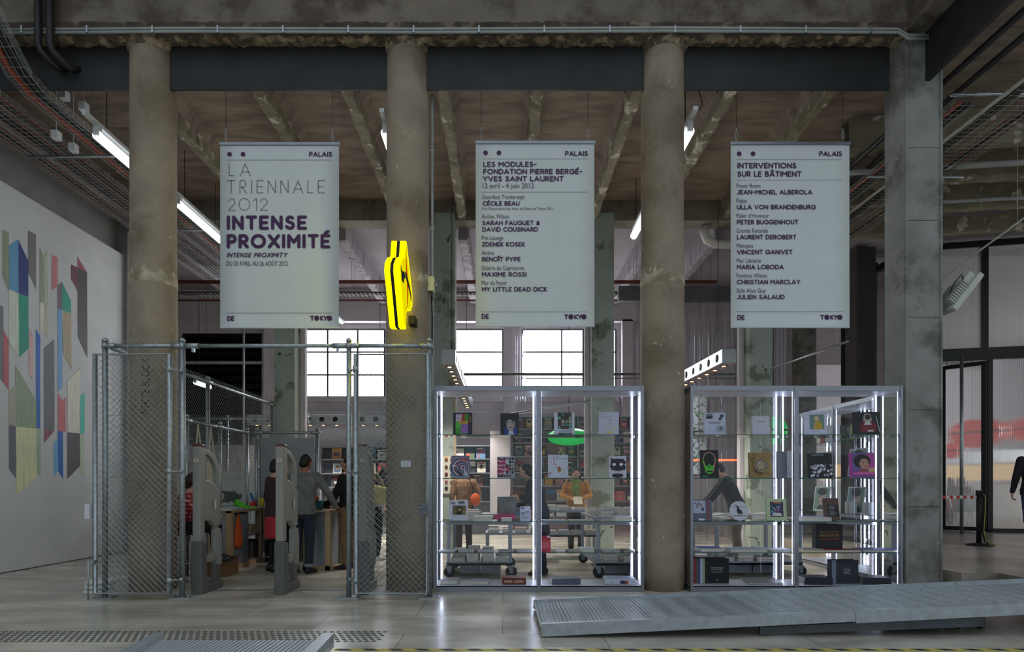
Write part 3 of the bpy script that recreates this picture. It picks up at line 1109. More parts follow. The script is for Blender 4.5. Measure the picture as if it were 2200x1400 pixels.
mb.poly([(sxy(SXR, cyz[0] + (y - cyz[0]) * .9) + .0015, cyz[0] + (y - cyz[0]) * .9, cyz[1] + (z - cyz[1]) * .95) for y, z in SIGN])
mb.build('face_panel', t)
mb = MB(M_RED)
xq = SXR + .003


def face(pts, m=None): mb.poly([(sxy(xq, y), y, az(py, 7.1)) for y, py in pts], m)


# curved red line
cur = [(7.22, 525), (7.24, 550), (7.27, 575), (7.31, 600), (7.325, 618), (7.30, 640), (7.24, 661)]
wd = [.004, .02, .03, .032, .026, .016, .003]
for (a, b), w1, w2 in zip(zip(cur[:-1], cur[1:]), wd[:-1], wd[1:]):
    face([(a[0] - w1, a[1]), (a[0] + w1, a[1]), (b[0] + w2, b[1]), (b[0] - w2, b[1])])
xq += .0015
mb.m = M_BLACK
for pts in [[(6.97, 577), (7.03, 586), (7.15, 581), (7.2, 592), (7.04, 595), (6.97, 590)], [(6.99, 592), (7.16, 593), (7.12, 602), (7.06, 609), (7.0, 605)],
            [(7.15, 577), (7.26, 578), (7.42, 596), (7.5, 612), (7.42, 612), (7.32, 600), (7.2, 590)], [(7.4, 606), (7.5, 612), (7.53, 628), (7.47, 624)],
            [(7.02, 598), (7.12, 602), (7.12, 608), (7.03, 609)]]:
    face(pts)
o = mb.build('emblem', t); o['label'] = 'black creature mark across a red curved line'
mb = MB(M_BLACK)
mb.box(-1.14, -1.06, 7.42, 7.62, az(679, 7.1), az(661, 7.1))
mb.build('wall_bracket', t)

# ------------------------------------------------------------------ conduits and small fittings
M_PVC = mat('grey_conduit', 'a3a6a2', .5, var=.06)
t = thing('cable_conduit', 'upright grey conduit beside the middle column with a pale switch box', 'conduit', (-.905, 7.9, 0))
mb = MB(M_PVC); mb.cyl((-.905, 7.9, 0), (-.905, 7.9, 6.34), .017, 10); mb.build('pipe', t)
mb = MB(mat('cream_plastic', 'c9caa6', .5, var=.05)); mb.box(-.965, -.87, 7.78, 7.9, az(625, 7.8), az(594, 7.8)); o = mb.build('switch_box', t, bev=.008); o['label'] = 'cream switch box'
mb = MB(M_BLACK); mb.box(-.92, -.89, 7.8, 7.88, az(640, 7.8), az(625, 7.8)); mb.tube([(-.91, 7.83, az(630, 7.8)), (-.9, 7.86, az(680, 7.8)), (-.905, 7.88, az(760, 7.8))], .008, 6); mb.build('cable', t)
mb = MB(M_GALV); mb.cyl((-.87, 7.82, az(610, 7.8)), (-.83, 7.78, az(613, 7.8)), .012, 8); mb.build('plug', t)
for z in (2.4, 3.5, 4.6, 5.6): mb = MB(M_PVC); mb.box(-.93, -.88, 7.88, 7.925, z, z + .03); mb.build('clip', t)
t = thing('cable_conduit', 'pair of thin grey pipes running along the concrete beam', 'conduit', (-1, 7.58, 6.9))
for z in (6.885, 6.925):
    mb = MB(M_PVC)
    mb.tube([(-6.2, 7.54, z - .02), (-4, 7.54, z), (-1, 7.54, z - .01), (2, 7.54, z + .005), (4.85, 7.54, z - .01), (4.98, 7.55, z - .08), (5.23, 7.55, z - .08)], .017, 8)
    mb.build('pipe', t)
for k in range(14): mb = MB(M_GALV); mb.box(-5.9 + k * .8, -5.88 + k * .8, 7.515, 7.575, 6.86, 6.945); mb.build('clip', t)
for i, px in enumerate((82, 108)):
    x = ax(px, 7.5)
    mb = MB(mat('black_pipe', '242427', .5, var=.1))
    mb.tube([(x, 7.5, 8.3), (x, 7.5, az(95, 7.5)), (x + .02, 7.5, az(108, 7.5)), (x + .1, 7.68, az(124, 7.5)), (x + .16, 7.79, az(128, 7.6))], .042, 10)
    tag(mb.build('downpipe'), ['black bent pipe at the top left, the left one of the pair', 'black bent pipe at the top left, the right one of the pair'][i], 'pipe', 'bent pipes at the top left')

# ------------------------------------------------------------------ chain link gates and fences
M_WIRE = mat('fence_wire', 'a7b1b1', .4, .7, var=.1, scale=20)
ZR = 2.96
YF = 7.23


def base_plate(t, x, y):
    mb = MB(M_GALV)
    mb.box(x - .12, x + .12, y - .07, y + .07, 0, .012)
    for a in (-.09, .09):
        for b in (-.045, .045): mb.cyl((x + a, y + b, .01), (x + a, y + b, .026), .011, 6)
    mb.build('base_plate', t)


def fence_run(label, a, b, posts, mids=(), top=ZR, mesh=True, group='wire mesh fences', barbs=True, plates=True, prad=.031, cap=None):
    a, b = Vector(a), Vector(b)
    d = (b - a); L = d.length; u = d.normalized()
    t = thing('chain_link_fence', label, 'fence', a, 0, group)
    for s in posts:
        p = a + u * s
        mb = MB(M_GALV)
        mb.cyl(p, p + Vector((0, 0, top + .05)), prad, 12)
        mb.lathe([(prad * 1.1, 0), (prad * 1.1, .02), (prad * .6, .04), (.001, .045)], p + Vector((0, 0, top + .05)), 12)
        mb.cyl(p + Vector((0, 0, top - .03)), p + Vector((0, 0, top + .03)), prad * 1.2, 12)
        mb.build('post', t)
        if plates: base_plate(t, p.x, p.y)
    mb = MB(M_GALV)
    mb.cyl(a + Vector((0, 0, top)), b + Vector((0, 0, top)), .024, 10)
    for s in posts[:-1]:
        mb.cyl(a + u * s + Vector((0, 0, top)), a + u * (s + .12) + Vector((0, 0, top)), .031, 10)
    for s in posts[1:]:
        mb.cyl(a + u * (s - .12) + Vector((0, 0, top)), a + u * s + Vector((0, 0, top)), .031, 10)
    mb.build('top_rail', t)
    if mesh:
        mb = MB(M_WIRE)
        wires(mb, a + Vector((0, 0, .04)), u, (0, 0, 1), L, top - .0)
        if barbs:
            for k in range(int(L / .072)):
                p = a + u * (k * .072 + .036) + Vector((0, 0, top + .035))
                for q in (-1, 1): mb.tube([p, p + u * (.012 * q) + Vector((0, 0, .02)), p + u * (.022 * q) + Vector((0, 0, .05))], .0022, 4)
        o = mb.build('wire_mesh', t)
        for z in mids:
            mb = MB(M_WIRE)
            mb.tube([a + u * (L * k / 8) + Vector((0, 0, z + random.uniform(-.006, .006))) for k in range(9)], .0028, 4)
            mb.build('tension_wire', t)
    return t


fence_run('wire mesh fence bay behind the left gate, left of the entrance', (-4.68, YF, 0), (-3.77, YF, 0), [0, .91], (.72, 1.42, 2.15))
fence_run('wire mesh fence bay behind the right gate, in front of the middle column', (-1.81, YF, 0), (-.86, YF, 0), [0, .95], (.72, 1.42, 2.15))
t = thing('crossbar', 'galvanised tube spanning the shop entrance between the two gates', 'rail', (-2.79, YF, ZR))
mb = MB(M_GALV); mb.cyl((-3.74, YF, ZR), (-1.84, YF, ZR), .024, 12); mb.build('tube', t)
for x, s in ((-3.74, 1), (-1.84, -1)):
    mb = MB(M_GALV); mb.cyl((x, YF, ZR), (x + s * .16, YF, ZR), .033, 12); mb.obox((x + s * .1, YF, ZR - .045), (.03, .03, .06)); mb.build('clamp', t)
fence_run('long wire mesh fence running back from the left gate into the shop', (-4.68, YF + .12, 0), (-4.68, 14.8, 0), [2.4, 5.1, 7.4], (1.42,))
fence_run('wire mesh fence crossing the far left end of the shop', (-8.6, 14.95, 0), (-4.75, 14.95, 0), [0, 1.9, 3.85], (), top=2.94)
fence_run('lower wire mesh fence behind the cash counter', (-4.58, 8.9, 0), (-4.58, 11.0, 0), [0, 1.05, 2.1], (2.0,), top=2.26, barbs=False)
fence_run('short wire mesh fence closing the back of the cash counter', (-4.5, 11.1, 0), (-3.3, 11.1, 0), [.05, 1.15], (), top=2.27, barbs=False, mesh=True)
# sheet panel and white boards behind the counter
mb = MB(M_GALV); mb.box(-4.42, -3.42, 11.16, 11.19, .1, 2.18); tag(mb.build('sheet_panel'), 'galvanised sheet panel behind the cash counter fence', 'panel')
mb = MB(M_PLASTER); mb.box(-7.3, -4.85, 13.2, 13.26, 0, 1.62); tag(mb.build('white_board'), 'low white partition board behind the long mesh fence', 'partition')


def gate(label, x0, x1, hinge, yg=7.09):
    t = thing('mesh_gate', label, 'gate', ((x0 + x1) / 2, yg, 0), 0, 'open mesh gates of the shop')
    z0, z1, r = .075, 2.83, .027
    mb = MB(M_GALV)
    mb.tube([(x0 + r, yg, z0), (x1 - r, yg, z0), (x1 - r, yg, z1), (x0 + r, yg, z1)], r, 12, closed=True)
    mb.build('frame', t)
    mb = MB(M_WIRE)
    wires(mb, (x0 + r, yg, z0), (1, 0, 0), (0, 0, 1), x1 - x0 - 2 * r, z1 - z0, d=.074)
    mb.build('wire_mesh', t)
    hx = x1 if hinge == 'r' else x0
    s = 1 if hinge == 'r' else -1
    for z in (.22, 1.48, 2.66):
        mb = MB(M_GALV)
        mb.cyl((hx - s * .04, yg - .01, z), (hx + s * .075, YF - .03, z), .011, 8)
        mb.cyl((hx - s * .027, yg, z - .03), (hx - s * .027, yg, z + .03), .034, 12)
        mb.cyl((hx + s * .06, YF - .05, z - .02), (hx + s * .06, YF - .05, z + .02), .022, 8)
        mb.build('hinge', t)
    return t


g = gate('open mesh gate folded back in front of the left column', ax(199, 7.09), ax(369, 7.09), 'r')
x = ax(199, 7.09)
mb = MB(mat('white_plastic', 'd9dbdc', .5, var=.03)); mb.box(ax(186, 7.07), x, 7.03, 7.09, az(1114, 7.07), az(1082, 7.07)); o = mb.build('lock_box', g, bev=.006); o['label'] = 'white lock box'
mb = MB(M_GALV); mb.cyl((x - .01, 7.03, .01), (x - .01, 7.03, az(1203, 7.05)), .01, 8); mb.box(x - .02, x + .05, 7.03, 7.1, az(1210, 7.05), az(1203, 7.05)); mb.build('drop_bolt', g)
g = gate('open mesh gate folded back in front of the middle column, with handle', ax(759, 7.09), ax(924, 7.09), 'l')
mb = MB(mat('grey_lock', '6d7580', .5, .3, var=.05))
mb.box(ax(902, 7.06), ax(919, 7.06), 7.02, 7.1, az(1107, 7.06), az(1080, 7.06)); lock = mb.build('lock_case', g, bev=.008)
mb = MB(M_ALU); mb.tube([(ax(910, 7.0), 7.02, az(1090, 7.0)), (ax(910, 7.0), 6.97, az(1090, 7.0)), (ax(892, 7.0), 6.97, az(1090, 7.0))], .008, 8); mb.build('handle', lock)
mb = MB(mat('brass', 'b9a468', .35, .8)); mb.cyl((ax(913, 7.0), 7.03, az(1101, 7.0)), (ax(913, 7.0), 7.005, az(1101, 7.0)), .011, 12); mb.build('lock_cylinder', lock)
mb = MB(paint('d5d8e0')); mb.box(ax(862, YF), ax(883, YF), YF - .02, YF - .012, az(1003, YF), az(989, YF))
c = Cover(mb, (ax(862, YF), YF - .0205, az(1003, YF)), ((883 - 862) / F * YF, 0, 0), (0, 0, 14 / F * YF))
c.line([(.1, .5), (.4, .9), (.9, .5), (.5, .1), (.1, .5)], .03, '9aa0ac')
tag(mb.build('paper_notice'), 'small white paper notice on the mesh in front of the middle column', 'notice')
# stacked white feet beside the left gate
for i in range(3):
    mb = MB(mat('white_plastic', 'd9dbdc', .5, var=.03))
    mb.lathe([(.03, 0), (.15, 0), (.165, .02), (.155, .045), (.06, .055), (.001, .056)], (ax(206 + i * 3, 7.5), 7.55, i * .058), 20)
    tag(mb.build('parasol_foot'), 'white round plastic foot by the left gate, %s of the stack' % ['lowest', 'middle one', 'topmost'][i], 'foot', 'white feet stacked by the left gate')

# ------------------------------------------------------------------ anti-theft pedestals
M_PED = mat('pedestal_beige', '8f8f86', .5, var=.04)
M_PEDD = mat('pedestal_boot', '5c5d5a', .55, var=.06)


def pedestal(label, x):
    y0, y1 = 7.40, 7.97
    t = thing('antitheft_pedestal', label, 'security gate', (x, (y0 + y1) / 2, 0), 0, 'anti-theft pedestals at the entrance')
    d = (.115, 0, 0)
    X = x - .0575
    Y = lambda s: y0 + (y1 - y0) * s

    def pr(name, pts, m=M_PED, w=.115, lab=None, bev=.012):
        mb = MB(m)
        mb.prism([(x - w / 2, Y(a), z) for a, z in pts], (w, 0, 0))
        o = mb.build(name, t, bev=bev)
        if lab: o['label'] = lab
        return o
    # near upright, head curve and far upright
    pr('upright', [(0, .64), (.2, .64), (.2, .9), (.3, .9), (.3, 1.28), (.24, 1.36), (.24, 1.73), (.2, 1.78), (0, 1.79)], w=.1)
    head = [(.2, 1.785)] + [(.24 + .76 * sin(R(a)), 1.47 + .3 * cos(R(a))) for a in range(0, 91, 10)]
    inn = [(.24 + .60 * sin(R(a)), 1.44 + .27 * cos(R(a))) for a in range(90, -1, -10)]
    pr('head_loop', head + [(1, 1.3), (.84, 1.3)] + inn, w=.055)
    body = [(.22, .88), (.22, 1.40)] + [(.22 + .78 * q, 1.40 - .16 * q ** 2) for q in (.3, .55, .8, 1)] + [(1, .80), (.72, .80), (.6, .86), (.45, .88)]
    pr('panel', body, w=.07, bev=.015)
    pr('rear_upright', [(.8, .38), (.8, .9), (.9, .86), (.9, .38)], w=.06)
    pr('lower_cover', [(.82, .3), (1.02, .3), (1.02, .68), (.97, .76), (.87, .78), (.82, .74)], w=.1)
    pr('crossbar', [(.18, .36), (.8, .36), (.8, .46), (.18, .46)], w=.06)
    o = pr('front_boot', [(0, 0), (.26, 0), (.26, .1), (.24, .62), (0, .64)], M_PEDD, .13, 'dark grey boot')
    o = pr('base', [(.2, 0), (1.03, 0), (1.03, .1), (.2, .12)], M_PEDD, .12, 'dark grey base')
    o = pr('rear_boot', [(.74, .08), (1, .08), (1, .32), (.74, .32)], M_PEDD, .06, 'dark grey rear foot')
    o = pr('cap', [(0, 1.785), (.22, 1.78), (.2, 1.815), (.03, 1.82)], mat('dark_red_plastic', '5d1f28', .4), .11, 'dark red cap')
    mb = MB(paint('d8d8cc'))
    s = x + .0505
    mb.quad((s, Y(.62), 1.02), (s, Y(.72), 1.02), (s, Y(.72), 1.14), (s, Y(.62), 1.14), paint('b9cdbd'))
    mb.quad((x - .02, Y(0) - .013, 1.6), (x + .03, Y(0) - .013, 1.6), (x + .03, Y(0) - .013, 1.64), (x - .02, Y(0) - .013, 1.64))
    mb.quad((x - .005, Y(0) - .0135, 1.61), (x + .018, Y(0) - .0135, 1.61), (x + .018, Y(0) - .0135, 1.63), (x - .005, Y(0) - .0135, 1.63), paint('b03038'))
    mb.build('sticker', t)
    return t


pedestal('grey anti-theft pedestal next to the left gate post', -3.69)
pedestal('grey anti-theft pedestal standing free in the entrance, before the man in grey', -2.69)
pedestal('grey anti-theft pedestal half hidden behind the right mesh gate', -1.69)
mb = MB(M_ALU); mb.box(-3.6, -1.0, 7.66, 7.70, 0, .006); tag(mb.build('floor_strip'), 'thin metal threshold strip between the pedestals', 'threshold')

# ------------------------------------------------------------------ ramp, tape, studs
M_RAMP = mat('ramp_steel', 'a8b1b6', .4, .35, var=.1, scale=12, bump=.1)


def rib_mat(key, c, axis_rot, scale):
    m = bpy.data.materials.new(key)
    m.use_nodes = True
    N, L = m.node_tree.nodes, m.node_tree.links
    b = N['Principled BSDF']
    b.inputs['Base Color'].default_value = lin(c); b.inputs['Metallic'].default_value = .15; b.inputs['Roughness'].default_value = .42
    tc = N.new('ShaderNodeTexCoord'); mp = N.new('ShaderNodeMapping')
    mp.inputs['Rotation'].default_value = (0, 0, axis_rot)
    L.new(tc.outputs['Object'], mp.inputs[0])
    wv = N.new('ShaderNodeTexWave'); wv.inputs['Scale'].default_value = scale; wv.bands_direction = 'X'
    L.new(mp.outputs[0], wv.inputs[0])
    bp = N.new('ShaderNodeBump'); bp.inputs['Strength'].default_value = 1; bp.inputs['Distance'].default_value = .006
    L.new(wv.outputs[1], bp.inputs['Height']); L.new(bp.outputs[0], b.inputs['Normal'])
    nz = N.new('ShaderNodeTexNoise'); nz.inputs['Scale'].default_value = 3; nz.inputs['Detail'].default_value = 8
    L.new(tc.outputs['Object'], nz.inputs[0])
    mx = N.new('ShaderNodeMix'); mx.data_type = 'RGBA'; mx.blend_type = 'MULTIPLY'; mx.inputs[0].default_value = .6
    L.new(wv.outputs[0], mx.inputs[6]); mx.inputs[7].default_value = (.75, .75, .75, 1)
    rp = N.new('ShaderNodeValToRGB'); rp.color_ramp.elements[0].color = [v * .45 for v in lin(c)[:3]] + [1]; rp.color_ramp.elements[1].color = lin(c)
    L.new(wv.outputs[1], rp.inputs[0]); L.new(rp.outputs[0], b.inputs['Base Color'])
    return m


M_RIDGE = rib_mat('ridged_plate', 'c6ced1', 0, 8.0)


def ramp_z(x): return .02 + (x - .3) * .0425 if x < 5.95 else .02 + 5.65 * .0425


t = thing('access_ramp', 'long grey steel access ramp rising to the right across the foreground', 'ramp', (.32, 5.9, 0))
yn, yfb = 5.34, 6.52
xl_n, xl_f = ax(1163, yn), ax(1146, yfb)
xe = 6.2
n = 300
mb = MB(M_RIDGE)
mb.prism([(xl_n, yn, ramp_z(xl_n) + .055), (xl_f, yfb, ramp_z(xl_f) + .055), (xe - 1.4, yfb, ramp_z(xe - 1.4) + .055), (xe - 1.4, yn, ramp_z(xe - 1.4) + .055)], (0, 0, -.012))
mb.prism([(xe - 1.39, yn, ramp_z(xe - 1.39) + .055), (xe - 1.39, yfb, ramp_z(xe - 1.39) + .055), (xe, yfb, ramp_z(xe) + .055), (xe, yn, ramp_z(xe) + .055)], (0, 0, -.012))
mb.build('deck', t)
# raised grip bars across the deck
mb = MB(M_RAMP)
k = 0
xx = xl_n + .06
while xx < 2.4:
    z = ramp_z(xx) + .055
    f = (xl_f - xl_n) * max(0, 1 - (xx - xl_n) / .4)
    mb.obox((xx, (yn + yfb) / 2, z + .002), (.012, yfb - yn - .06, .006), None)
    xx += .034
while xx < 6.15:
    z = ramp_z(xx) + .055
    for q in range(22):
        yy = yn + .05 + (yfb - yn - .1) * (q + (.5 if k % 2 else 0)) / 22
        mb.obox((xx, yy, z + .002), (.03, .012, .005), Matrix.Rotation(R(35 if (q + k) % 2 else -35), 3, 'Z'))
    xx += .05; k += 1
mb.build('tread_pattern', t)
for nm, y, w, lift in (('near_kerb', yn - .03, .05, .1), ('far_kerb', yfb - .01, .035, .085)):
    a = xl_n if nm == 'near_kerb' else xl_f
    for p, q in ((a, 3.05), (3.055, 4.8), (4.805, 6.6 if nm == 'near_kerb' else 12)):
        mb = MB(M_RAMP)
        if nm == 'far_kerb' and p > 4:
            mb.prism([(p, y, ramp_z(p) - .01), (5.95, y, ramp_z(5.95) - .01), (q, y, ramp_z(q) - .01), (q, y, ramp_z(q) + lift), (5.95, y, ramp_z(5.95) + lift), (p, y, ramp_z(p) + lift)], (0, w, 0))
        else:
            mb.prism([(p, y, max(0, ramp_z(p) - .01)), (q, y, ramp_z(q) + .005), (q, y, ramp_z(q) + lift), (p, y, ramp_z(p) + lift)], (0, w, 0))
        mb.build('kerb', t)
mb = MB(mat('dark_ramp_steel', '565c5f', .5, .6))
mb.prism([(2.25, yn + .03, ramp_z(2.25) - .09), (4.2, yn + .03, ramp_z(4.2) - .1), (4.2, yn + .03, ramp_z(4.2) - .02), (2.25, yn + .03, ramp_z(2.25) - .02)], (0, .04, 0))
mb.build('under_beam', t)
for xx in (1.0, 1.2, 4.02, 4.2, 4.4): mb = MB(mat('dark_ramp_steel', '565c5f', .5, .6)); mb.box(xx, xx + .03, yn + .3, yfb, 0, ramp_z(xx)); mb.build('support', t)

t = thing('access_ramp', 'small grey steel ramp cut by the bottom left edge of the picture', 'ramp', (-2.4, 4.9, 0))
mb = MB(M_RIDGE); mb.box(ax(330, 5.1), ax(690, 5.1), 3.6, az(0, 0) * 0 + 5.12, .01, .03); mb.build('deck', t)
mb = MB(M_RAMP)
mb.prism([(ax(322, 5.15), 5.2, 0), (ax(345, 5.15), 5.2, 0), (-2.6, 3.6, 0), (-2.75, 3.6, 0)], (0, 0, .07))
mb.build('kerb', t); mb = MB(M_RAMP)
mb.prism([(ax(690, 5.15), 5.2, 0), (ax(714, 5.15), 5.2, 0), (-1.35, 3.6, 0), (-1.5, 3.6, 0)], (0, 0, .07))
mb.build('kerb', t)

t = thing('hazard_tape', 'yellow and black striped tape stuck along the floor at the bottom edge', 'tape', (2, 4.92, 0))
mb = MB(paint('c9b93c')); mb.box(-1.35, 6.5, 4.9, 4.955, .001, .003)
x = -1.3
while x < 6.4:
    mb.prism([(x, 4.9, .0032), (x + .1, 4.9, .0032), (x + .05, 4.955, .0032), (x - .05, 4.955, .0032)], (0, 0, .0004), paint('26261f')); x += .21
mb.build('strip', t)
t = thing('tactile_paving', 'band of small metal studs across the floor at the lower left', 'tactile paving', (-3, 5.4, 0))
rest = MB(mat('stud_grey', '6f706c', .3, .6, var=.1))
k = 0
for j in range(6):
    for i in range(62):
        x = -4.75 + i * .06; y = 5.2 + j * .066
        mb = MB(rest.m) if k < 100 else rest
        mb.lathe([(.019, 0), (.019, .003), (.013, .006), (.001, .0065)], (x + (.03 if j % 2 else 0), y, 0), 8)
        if k < 100: mb.build('stud', t)
        k += 1
tag(rest.build('studs', t), kind='stuff')

# ------------------------------------------------------------------ lit glass showcases
M_LED = emitter('led_diodes', 'd6e0ff', 18, dots=.0168)
M_LEDTHIN = emitter('led_diodes_fine', 'd0daff', 8, dots=.0168)
M_GLASS = glass('showcase_glass', (.97, .985, .98), 1.4)
M_FRONT = glass('showcase_front_glass', (.985, .99, .985), .45)
M_SHELFG = glass('shelf_glass', (.93, .97, .955), 1.2)
M_GEDGE = mat('green_glass_edge', '2f6a5c', .2, var=.05)
M_CASEBASE = mat('showcase_white', 'b9bcc4', .45, .1, var=.02)
SHELF = [.485, .872, 1.41, 1.95]


def showcase(label, loc, rz, wd, dp=.52, ht=2.55, shelves=SHELF, leds=True, group='lit glass showcases'):
    t = thing('glass_showcase', label, 'showcase', loc, rz, group)
    B = lambda mb, name, bev=0: mb.build(name, t, local=True, bev=bev)
    mid = wd / 2
    mb = MB(M_ALU); mb.box(0, wd, 0, .012, 0, .075); mb.box(0, .012, 0, dp, 0, .075); mb.box(wd - .012, wd, 0, dp, 0, .075)
    mb.box(0, wd, 0, dp, .062, .078, M_CASEBASE); B(mb, 'plinth')
    mb = MB(M_ALU); mb.box(0, wd, 0, dp, ht - .06, ht); mb.box(.02, wd - .02, .02, dp - .02, ht - .064, ht - .06, M_CASEBASE); B(mb, 'lid')  # white plate added under the lid, stands for the LED glow there
    for x in (0, mid - .024, wd - .035):
        w = .048 if 0 < x < wd - .1 else .035
        mb = MB(M_ALU); mb.box(x, x + w, -.008, .03, .0, ht + .002); B(mb, 'front_post', .004)
        mb = MB(M_ALU); mb.box(x + (.006 if x else 0), x + w - .006, dp - .03, dp, .075, ht - .06); B(mb, 'rear_post', .003)
    mb = MB(M_ALU); mb.box(.03, wd - .03, dp - .03, dp, .80, .86); B(mb, 'rear_rail', .003)
    for a, b in ((.036, mid - .03), (mid + .03, wd - .036)):
        for z in shelves:
            mb = MB(M_SHELFG); mb.box(a, b, .02, dp - .035, z - .009, z)
            mb.box(a, b, .0165, .0195, z - .009, z, M_GEDGE); B(mb, 'glass_shelf')
        mb = MB(M_FRONT); mb.quad((a, .008, .078), (b, .008, .078), (b, .008, ht - .06), (a, .008, ht - .06)); B(mb, 'front_pane')
        mb = MB(M_GLASS); mb.quad((a, dp - .012, .078), (b, dp - .012, .078), (b, dp - .012, ht - .06), (a, dp - .012, ht - .06)); B(mb, 'rear_pane')
        if leds:
            for x, s in ((a, 1), (b, -1)):
                mb = MB(M_ALU)
                mb.box(min(x, x + s * .004), max(x, x + s * .004), dp - .055, dp - .033, .09, ht - .065)
                mb.quad((x + s * .004, dp - .034, .09), (x + s * .022, dp - .052, .09), (x + s * .022, dp - .052, ht - .065), (x + s * .004, dp - .034, ht - .065), M_LED)
                B(mb, 'led_strip')
                mb = MB(M_ALU)
                mb.box(min(x, x + s * .003), max(x, x + s * .003), .035, .05, .09, ht - .065)
                mb.quad((x + s * .0045, .036, .09), (x + s * .0045, .046, .09), (x + s * .0045, .046, ht - .065), (x + s * .0045, .036, ht - .065), M_LEDTHIN)
                B(mb, 'led_strip')
    for x in (.004, wd - .004):
        mb = MB(M_GLASS); mb.quad((x, .03, .078), (x, dp - .03, .078), (x, dp - .03, ht - .06), (x, .03, ht - .06)); B(mb, 'side_pane')
    return t


YC = 7.6
showcase('left lit glass showcase of books between the middle and right columns', (ax(932, YC), YC, 0), 0, 2.6)
showcase('right lit glass showcase of books between the right column and square pillar', (ax(1483, YC), YC, 0), 0, 2.63)
showcase('lit glass showcase set at right angles behind the square pillar', (5.1, 10.6, 0), R(-90), 2.2, shelves=[.5, .9, 1.45, 2.0])

# ------------------------------------------------------------------ painted facets on the left wall
def srgb_of(c, k):
    l = [min(.82, v * k) for v in lin(c)[:3]]
    return '%02x%02x%02x' % tuple(int(255 * (v * 12.92 if v < .0031308 else 1.055 * v ** (1 / 2.4) - .055) + .5) for v in l)


MUR = [('767d66', 0, '27,63 90,88 90,680 27,520'), ('4d7f9f', 0, '92,222 184,160 186,697 92,658'), ('1b2d62', 0, '184,160 285,378 285,735 187,697'),
       ('a9b5a0', 0, '92,660 187,700 190,1340 92,1190'), ('077a66', 0, '188,700 285,738 287,1250 190,1342'), ('605f5c', 0, '285,72 362,110 362,655 287,490'),
       ('78836a', 0, '400,235 437,335 438,795 402,780'), ('8f9880', 0, '437,335 474,290 477,830 440,795'), ('b4bfa2', 0, '402,782 438,797 440,1075 402,1105'),
       ('9b9885', 0, '440,800 475,830 478,1145 442,1070'), ('a3656a', 0, '523,315 578,340 578,625 524,670'), ('5c575a', 0, '578,622 625,590 625,868 580,852'),
       ('0f8370', 0, '625,590 712,775 712,900 626,868'), ('5f86ab', 0, '580,855 626,870 626,1643 583,1683'), ('8f8468', 0, '626,872 714,902 717,1463 630,1290'),
       ('5a3339', 0, '714,410 780,440 780,675 714,555'), ('7b4549', 0, '780,335 873,490 780,445'), ('3a3638', 0, '780,445 873,492 877,1338 782,1130'),
       ('5e6064', 0, '-40,800 34,832 34,1591 -40,1500'), ('9a4f52', 0, '35,1065 88,1170 90,1668 37,1590'), ('b58e90', 0, '290,1040 330,1120 330,1573 291,1505'),
       ('20549a', 0, '363,1060 404,1130 404,2055 365,2048'), ('58585c', 0, '443,1250 545,1162 547,2073 445,2060'),
       ('8d8a7c', 1, '92,320 158,268 160,678 93,668'), ('76866a', 1, '158,70 365,425 365,700 160,678'), ('55565e', 1, '92,670 160,680 163,1197 94,1105'),
       ('b0b78c', 1, '160,680 365,700 368,1190 165,1370'), ('83937c', 1, '365,702 407,707 409,1185 369,1120'), ('74444a', 1, '445,710 547,722 445,843'),
       ('5a8db0', 1, '542,845 580,805 583,1115 544,1175'), ('1d5396', 1, '582,725 631,733 634,1205 583,1115'), ('a55a60', 1, '583,345 626,420 660,387 658,735 583,725'),
       ('b7bfa0', 1, '678,230 803,95 803,750 678,738'), ('3a988a', 1, '805,380 850,338 848,755 805,750'), ('4a484b', 1, '678,738 803,750 803,1075 678,1205'),
       ('94a38c', 1, '803,752 848,757 850,1190 803,1140')]
t = thing('wall_painting', 'mural of tall coloured facets painted on the white left wall', 'mural', (-7.495, 9.9, .8))
for c, k, s in MUR:
    pts = []
    for q in s.split():
        a, b = map(float, q.split(','))
        px, py = a / 4.667, (480, 770)[k] + b / 4.667
        Y = 7.495 * F / (CX - px)
        pts.append((-7.499, Y, az(py, Y)))
    cc = srgb_of(c, 1.9)
    mb = MB(mat('mural_' + cc, cc, .6, var=.1, scale=5, stretch=(1, 6, .5)))
    mb.prism(pts, (.004, 0, 0))
    mb.build('painted_facet', t)

# ------------------------------------------------------------------ fluorescent lamps
M_TUBE = emitter('fluorescent_tube', 'f4fbff', 1.8)
M_BATTEN = mat('lamp_batten', 'c2c4c2', .5, var=.05)


def tube_lamp(label, x, y0, y1, z, lit=True, hang=6.9, group='tube lamps along the ceiling'):
    t = thing('tube_lamp', label, 'ceiling lamp', (x, y0, z), 0, group)
    mb = MB(M_BATTEN); mb.prism([(x - .03, y0 - .25, z + .12), (x + .03, y0 - .25, z + .12), (x + .03, y0 - .25, z + .17), (x - .03, y0 - .25, z + .17)], (0, y1 - y0 + .5, 0)); mb.build('batten', t)
    mb = MB(M_TUBE if lit else glass('lamp_cover', (.9, .9, .92), 2)); mb.cyl((x, y0, z), (x, y1, z), .062, 16); mb.build('tube', t)
    for y in (y0, y1):
        mb = MB(M_BATTEN); mb.box(x - .035, x + .035, y - .03, y + .05, z - .01, z + .13); mb.build('end_cap', t)
    for y in (y0 + .2, y1 - .2):
        mb = MB(M_BLACK); mb.cyl((x, y, z + .17), (x, y, hang), .006, 5); mb.build('hanger', t)
    return t


